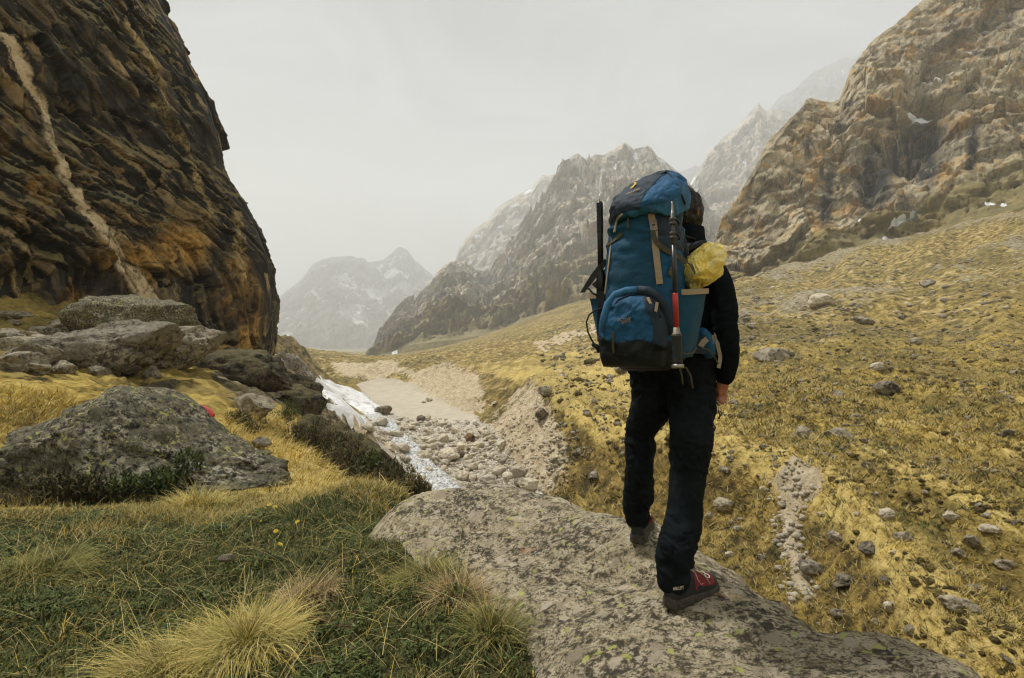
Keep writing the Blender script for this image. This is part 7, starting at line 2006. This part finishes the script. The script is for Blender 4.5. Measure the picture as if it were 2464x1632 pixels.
for pth in ([(1640, 884), (1652, 886), (1662, 905), (1667, 935)], [(1636, 888), (1641, 905), (1643, 925)]):
    put('wrist_strap', tube_mesh('wrist_strap', [W(a, b, dq + 0.04) for a, b in pth], 0.0036, 6), MAT_OLIVE, pole, proot)

# --- ice axe, head down, on the left side of the pack
MAT_AXE = plain('black_steel', (0.016, 0.017, 0.018), 0.4, 0.5, 0.4, 0.25, 80)
dq2 = 2.44
aroot = W(1446, 700, dq2)
axe = empty('ice_axe', tuple(aroot)); tag(axe, 'black ice axe hanging head down on the left side of the pack', 'ice axe')
def AP(py): return W(1442.5 + (py - 465) * 4.0 / 250, py, dq2)
rev('spike', AP(492), AP(466), [(0, 0.004), (0.3, 0.0032), (1, 0.0022)], 10, MAT_TIP, axe, aroot)
rev('shaft', AP(660), AP(486), [(0, 0.0125), (1, 0.0125)], 16, MAT_AXE, axe, aroot)
n_g = 14
gp = []
for k in range(n_g):
    gp += [((k + 0.05) / n_g, 0.0135), ((k + 0.55) / n_g, 0.0148), ((k + 0.9) / n_g, 0.0135)]
rev('grip', AP(560), AP(488), gp, 16, MAT_BLACK, axe, aroot)
def flat(name, poly, Yd, th, mat, parent, root):
    """plate cut to an outline, th metres thick"""
    bm_ = bmesh.new()
    vs_ = [bm_.verts.new(tuple(W(a, b, Yd))) for a, b in poly]
    f_ = bm_.faces.new(vs_)
    e_ = bmesh.ops.extrude_face_region(bm_, geom=[f_])
    bmesh.ops.translate(bm_, vec=(0, th, 0), verts=[x for x in e_['geom'] if isinstance(x, bmesh.types.BMVert)])
    bmesh.ops.recalc_face_normals(bm_, faces=bm_.faces)
    me_ = bpy.data.meshes.new(name); bm_.to_mesh(me_); bm_.free()
    return put(name, me_, mat, parent, root)
flat('pick', [(1456, 622), (1462, 634), (1442, 660), (1432, 672), (1418, 690), (1407, 704), (1396, 704), (1402, 694), (1420, 664), (1438, 640)], dq2 - 0.012, 0.012, MAT_AXE, axe, aroot)
flat('axe_head', [(1424, 684), (1434, 676), (1440, 662), (1444, 668), (1436, 684), (1438, 696), (1430, 690)], dq2 - 0.010, 0.010, MAT_AXE, axe, aroot)
rev('head_socket', AP(712), AP(652), [(0, 0.010), (0.1, 0.020), (0.6, 0.021), (0.9, 0.016), (1, 0.0125)], 16, MAT_AXE, axe, aroot)
flat('adze', [(1450, 652), (1466, 640), (1474, 652), (1462, 672), (1450, 676)], dq2 - 0.006, 0.012, MAT_AXE, axe, aroot)
put('leash', tube_mesh('leash', [W(a, b, dq2 - 0.01) for a, b in ((1410,694),(1418,696),(1426,706),(1438,712),(1452,719))], 0.0038, 8), MAT_CORD, axe, aroot)
# shock cord loop with toggle and the dark loops below the axe belong to the pack
band('axe_loop', [W(1447, 700, dq2 - 0.03), W(1446, 760, dq2 - 0.04), W(1446, 822, dq2 - 0.04)], np.array([-0.5, -1, 0]), 0.030, 0.004, MAT_PBLK)
pput('shock_cord', tube_mesh('shock_cord', [W(a, b, dq2 - 0.05) for a, b in ((1450,742),(1434,746),(1418,757),(1411,775),(1414,797),(1422,815),(1432,832))], 0.0036, 8), MAT_CORD)
V_, F_ = chain([W(1428, 830, dq2 - 0.05), W(1438, 836, dq2 - 0.05), W(1440, 846, dq2 - 0.05)], [0.009, 0.011, 0.007], 10, 3)
pput('cord_toggle', raw_mesh('cord_toggle', V_, F_), MAT_BLACK)

# --- the crumpled yellow bag in the side pocket
V, Fc = ICO[6]
q = V.copy()
w3 = np.stack([fbm(q * 1.4, 2, 191), fbm(q * 1.4 + 4, 2, 192), fbm(q * 1.4 + 8, 2, 193)], -1)
yf1, ye1, _ = facets(q * 1.9 + w3 * 0.5, 197); yf2, ye2, _ = facets(q * 4.2 + w3 * 0.6, 198)
ang1 = 1 - q @ ((hr * 0.75 + hz * 0.35) / np.linalg.norm(hr * 0.75 + hz * 0.35)); ang2 = 1 - q @ ((hz - hr * 0.35) / np.linalg.norm(hz - hr * 0.35))
rad = 1 + 0.26 * np.exp(-(ang1 / 0.10) ** 2) + 0.10 * np.exp(-(ang2 / 0.12) ** 2) - 0.10 * sstep(0.2, 0.9, ang1) + 0.17 * fbm(q * 1.2, 2, 194) + 0.10 * (ridged(q * np.array([1.8, 1.8, 0.9]) + w3 * 0.9, 2, 195) - 0.5) * 1.6 + 0.05 * yf1 + 0.025 * yf2
yc = W(1686, 650, 2.410)
yb = q * rad[:, None]
ybp = np.outer(yb[:, 0], hr * 0.090 + 0) + np.outer(yb[:, 1], hf * 0.100) + np.outer(yb[:, 2], hz * 0.105)
low_ = np.clip(-yb[:, 2] - 0.2, 0, 1)
ybp[:, :2] *= (1 - 0.5 * low_)[:, None]; ybp += 0.03 * np.outer(np.clip(yb[:, 2], -1, 1), hr)
m = NT('yellow_plastic', 0.28, 0.6)
MAT_YEL = m.done(m.ramp(m.noise(m.obj(), 9, 4, 0.6), [(0.3, (0.92, 0.62, 0.04)), (0.5, (0.96, 0.78, 0.20)), (0.7, (0.96, 0.88, 0.50))]), m.bump(m.noise(m.obj(), 26, 4, 0.6, 1.0), 0.5, 0.02))
m.b.inputs['Subsurface Weight'].default_value = 0.0
yo = link('plastic_bag', mesh_np('plastic_bag', ybp, Fc), MAT_YEL)
yo.location = tuple(yc); tag(yo, 'crumpled yellow plastic bag stuffed into the side pocket of the pack', 'plastic bag')

# --- red fabric between the boulders
rroot = W(470, 1008, 12.6); rroot[2] = max(rroot[2] - 0.05, float(gz(rroot[0], rroot[1])[0]) - 0.05)
MAT_RFAB = plain('red_nylon', (0.50, 0.030, 0.025), 0.5, 0.4, 0, 0.25, 6, 0.4, 30)
nu, nv = 40, 16
U, T = np.meshgrid(np.linspace(0, math.pi, nu), np.linspace(-1, 1, nv), indexing='ij')
rx_, rz_ = 0.36, 0.30
sh_ = np.sqrt(np.clip(1 - (T * 0.92) ** 2, 0, 1))
X = -np.cos(U) * rx_ * (0.6 + 0.4 * sh_); Z = np.sin(U) * rz_ * sh_; Y_ = T * 0.30
P = np.stack([X.ravel(), Y_.ravel(), Z.ravel()], -1)
P += 0.025 * np.stack([fbm(P * 7, 3, 211), fbm(P * 7 + 4, 3, 212), fbm(P * 7 + 8, 3, 213)], -1)
P[:, 2] = np.maximum(P[:, 2], -0.05)
ro = empty('tent_fabric', tuple(rroot)); tag(ro, 'bright red fabric dome with a dark opening, half hidden behind the lichen boulder', 'tent')
fc = grid_faces(nu, nv)
hole = (P[fc][:, :, 1].mean(1) < -0.08) & (np.abs(P[fc][:, :, 0].mean(1) + 0.06) < 0.16) & (P[fc][:, :, 2].mean(1) < 0.17)
link('canopy', mesh_np('canopy', P, fc[~hole]), MAT_RFAB, ro)
link('lining', mesh_np('lining', P * 0.93 + [0, 0.03, -0.02], fc), MAT_PBLK, ro)
pth = [(-rx_ * math.cos(a) * 0.98, -0.10, rz_ * math.sin(a) * 1.03) for a in np.linspace(0.05, math.pi - 0.05, 14)]
link('pole_sleeve', tube_mesh('pole_sleeve', pth, 0.016, 8), MAT_RFAB, ro)
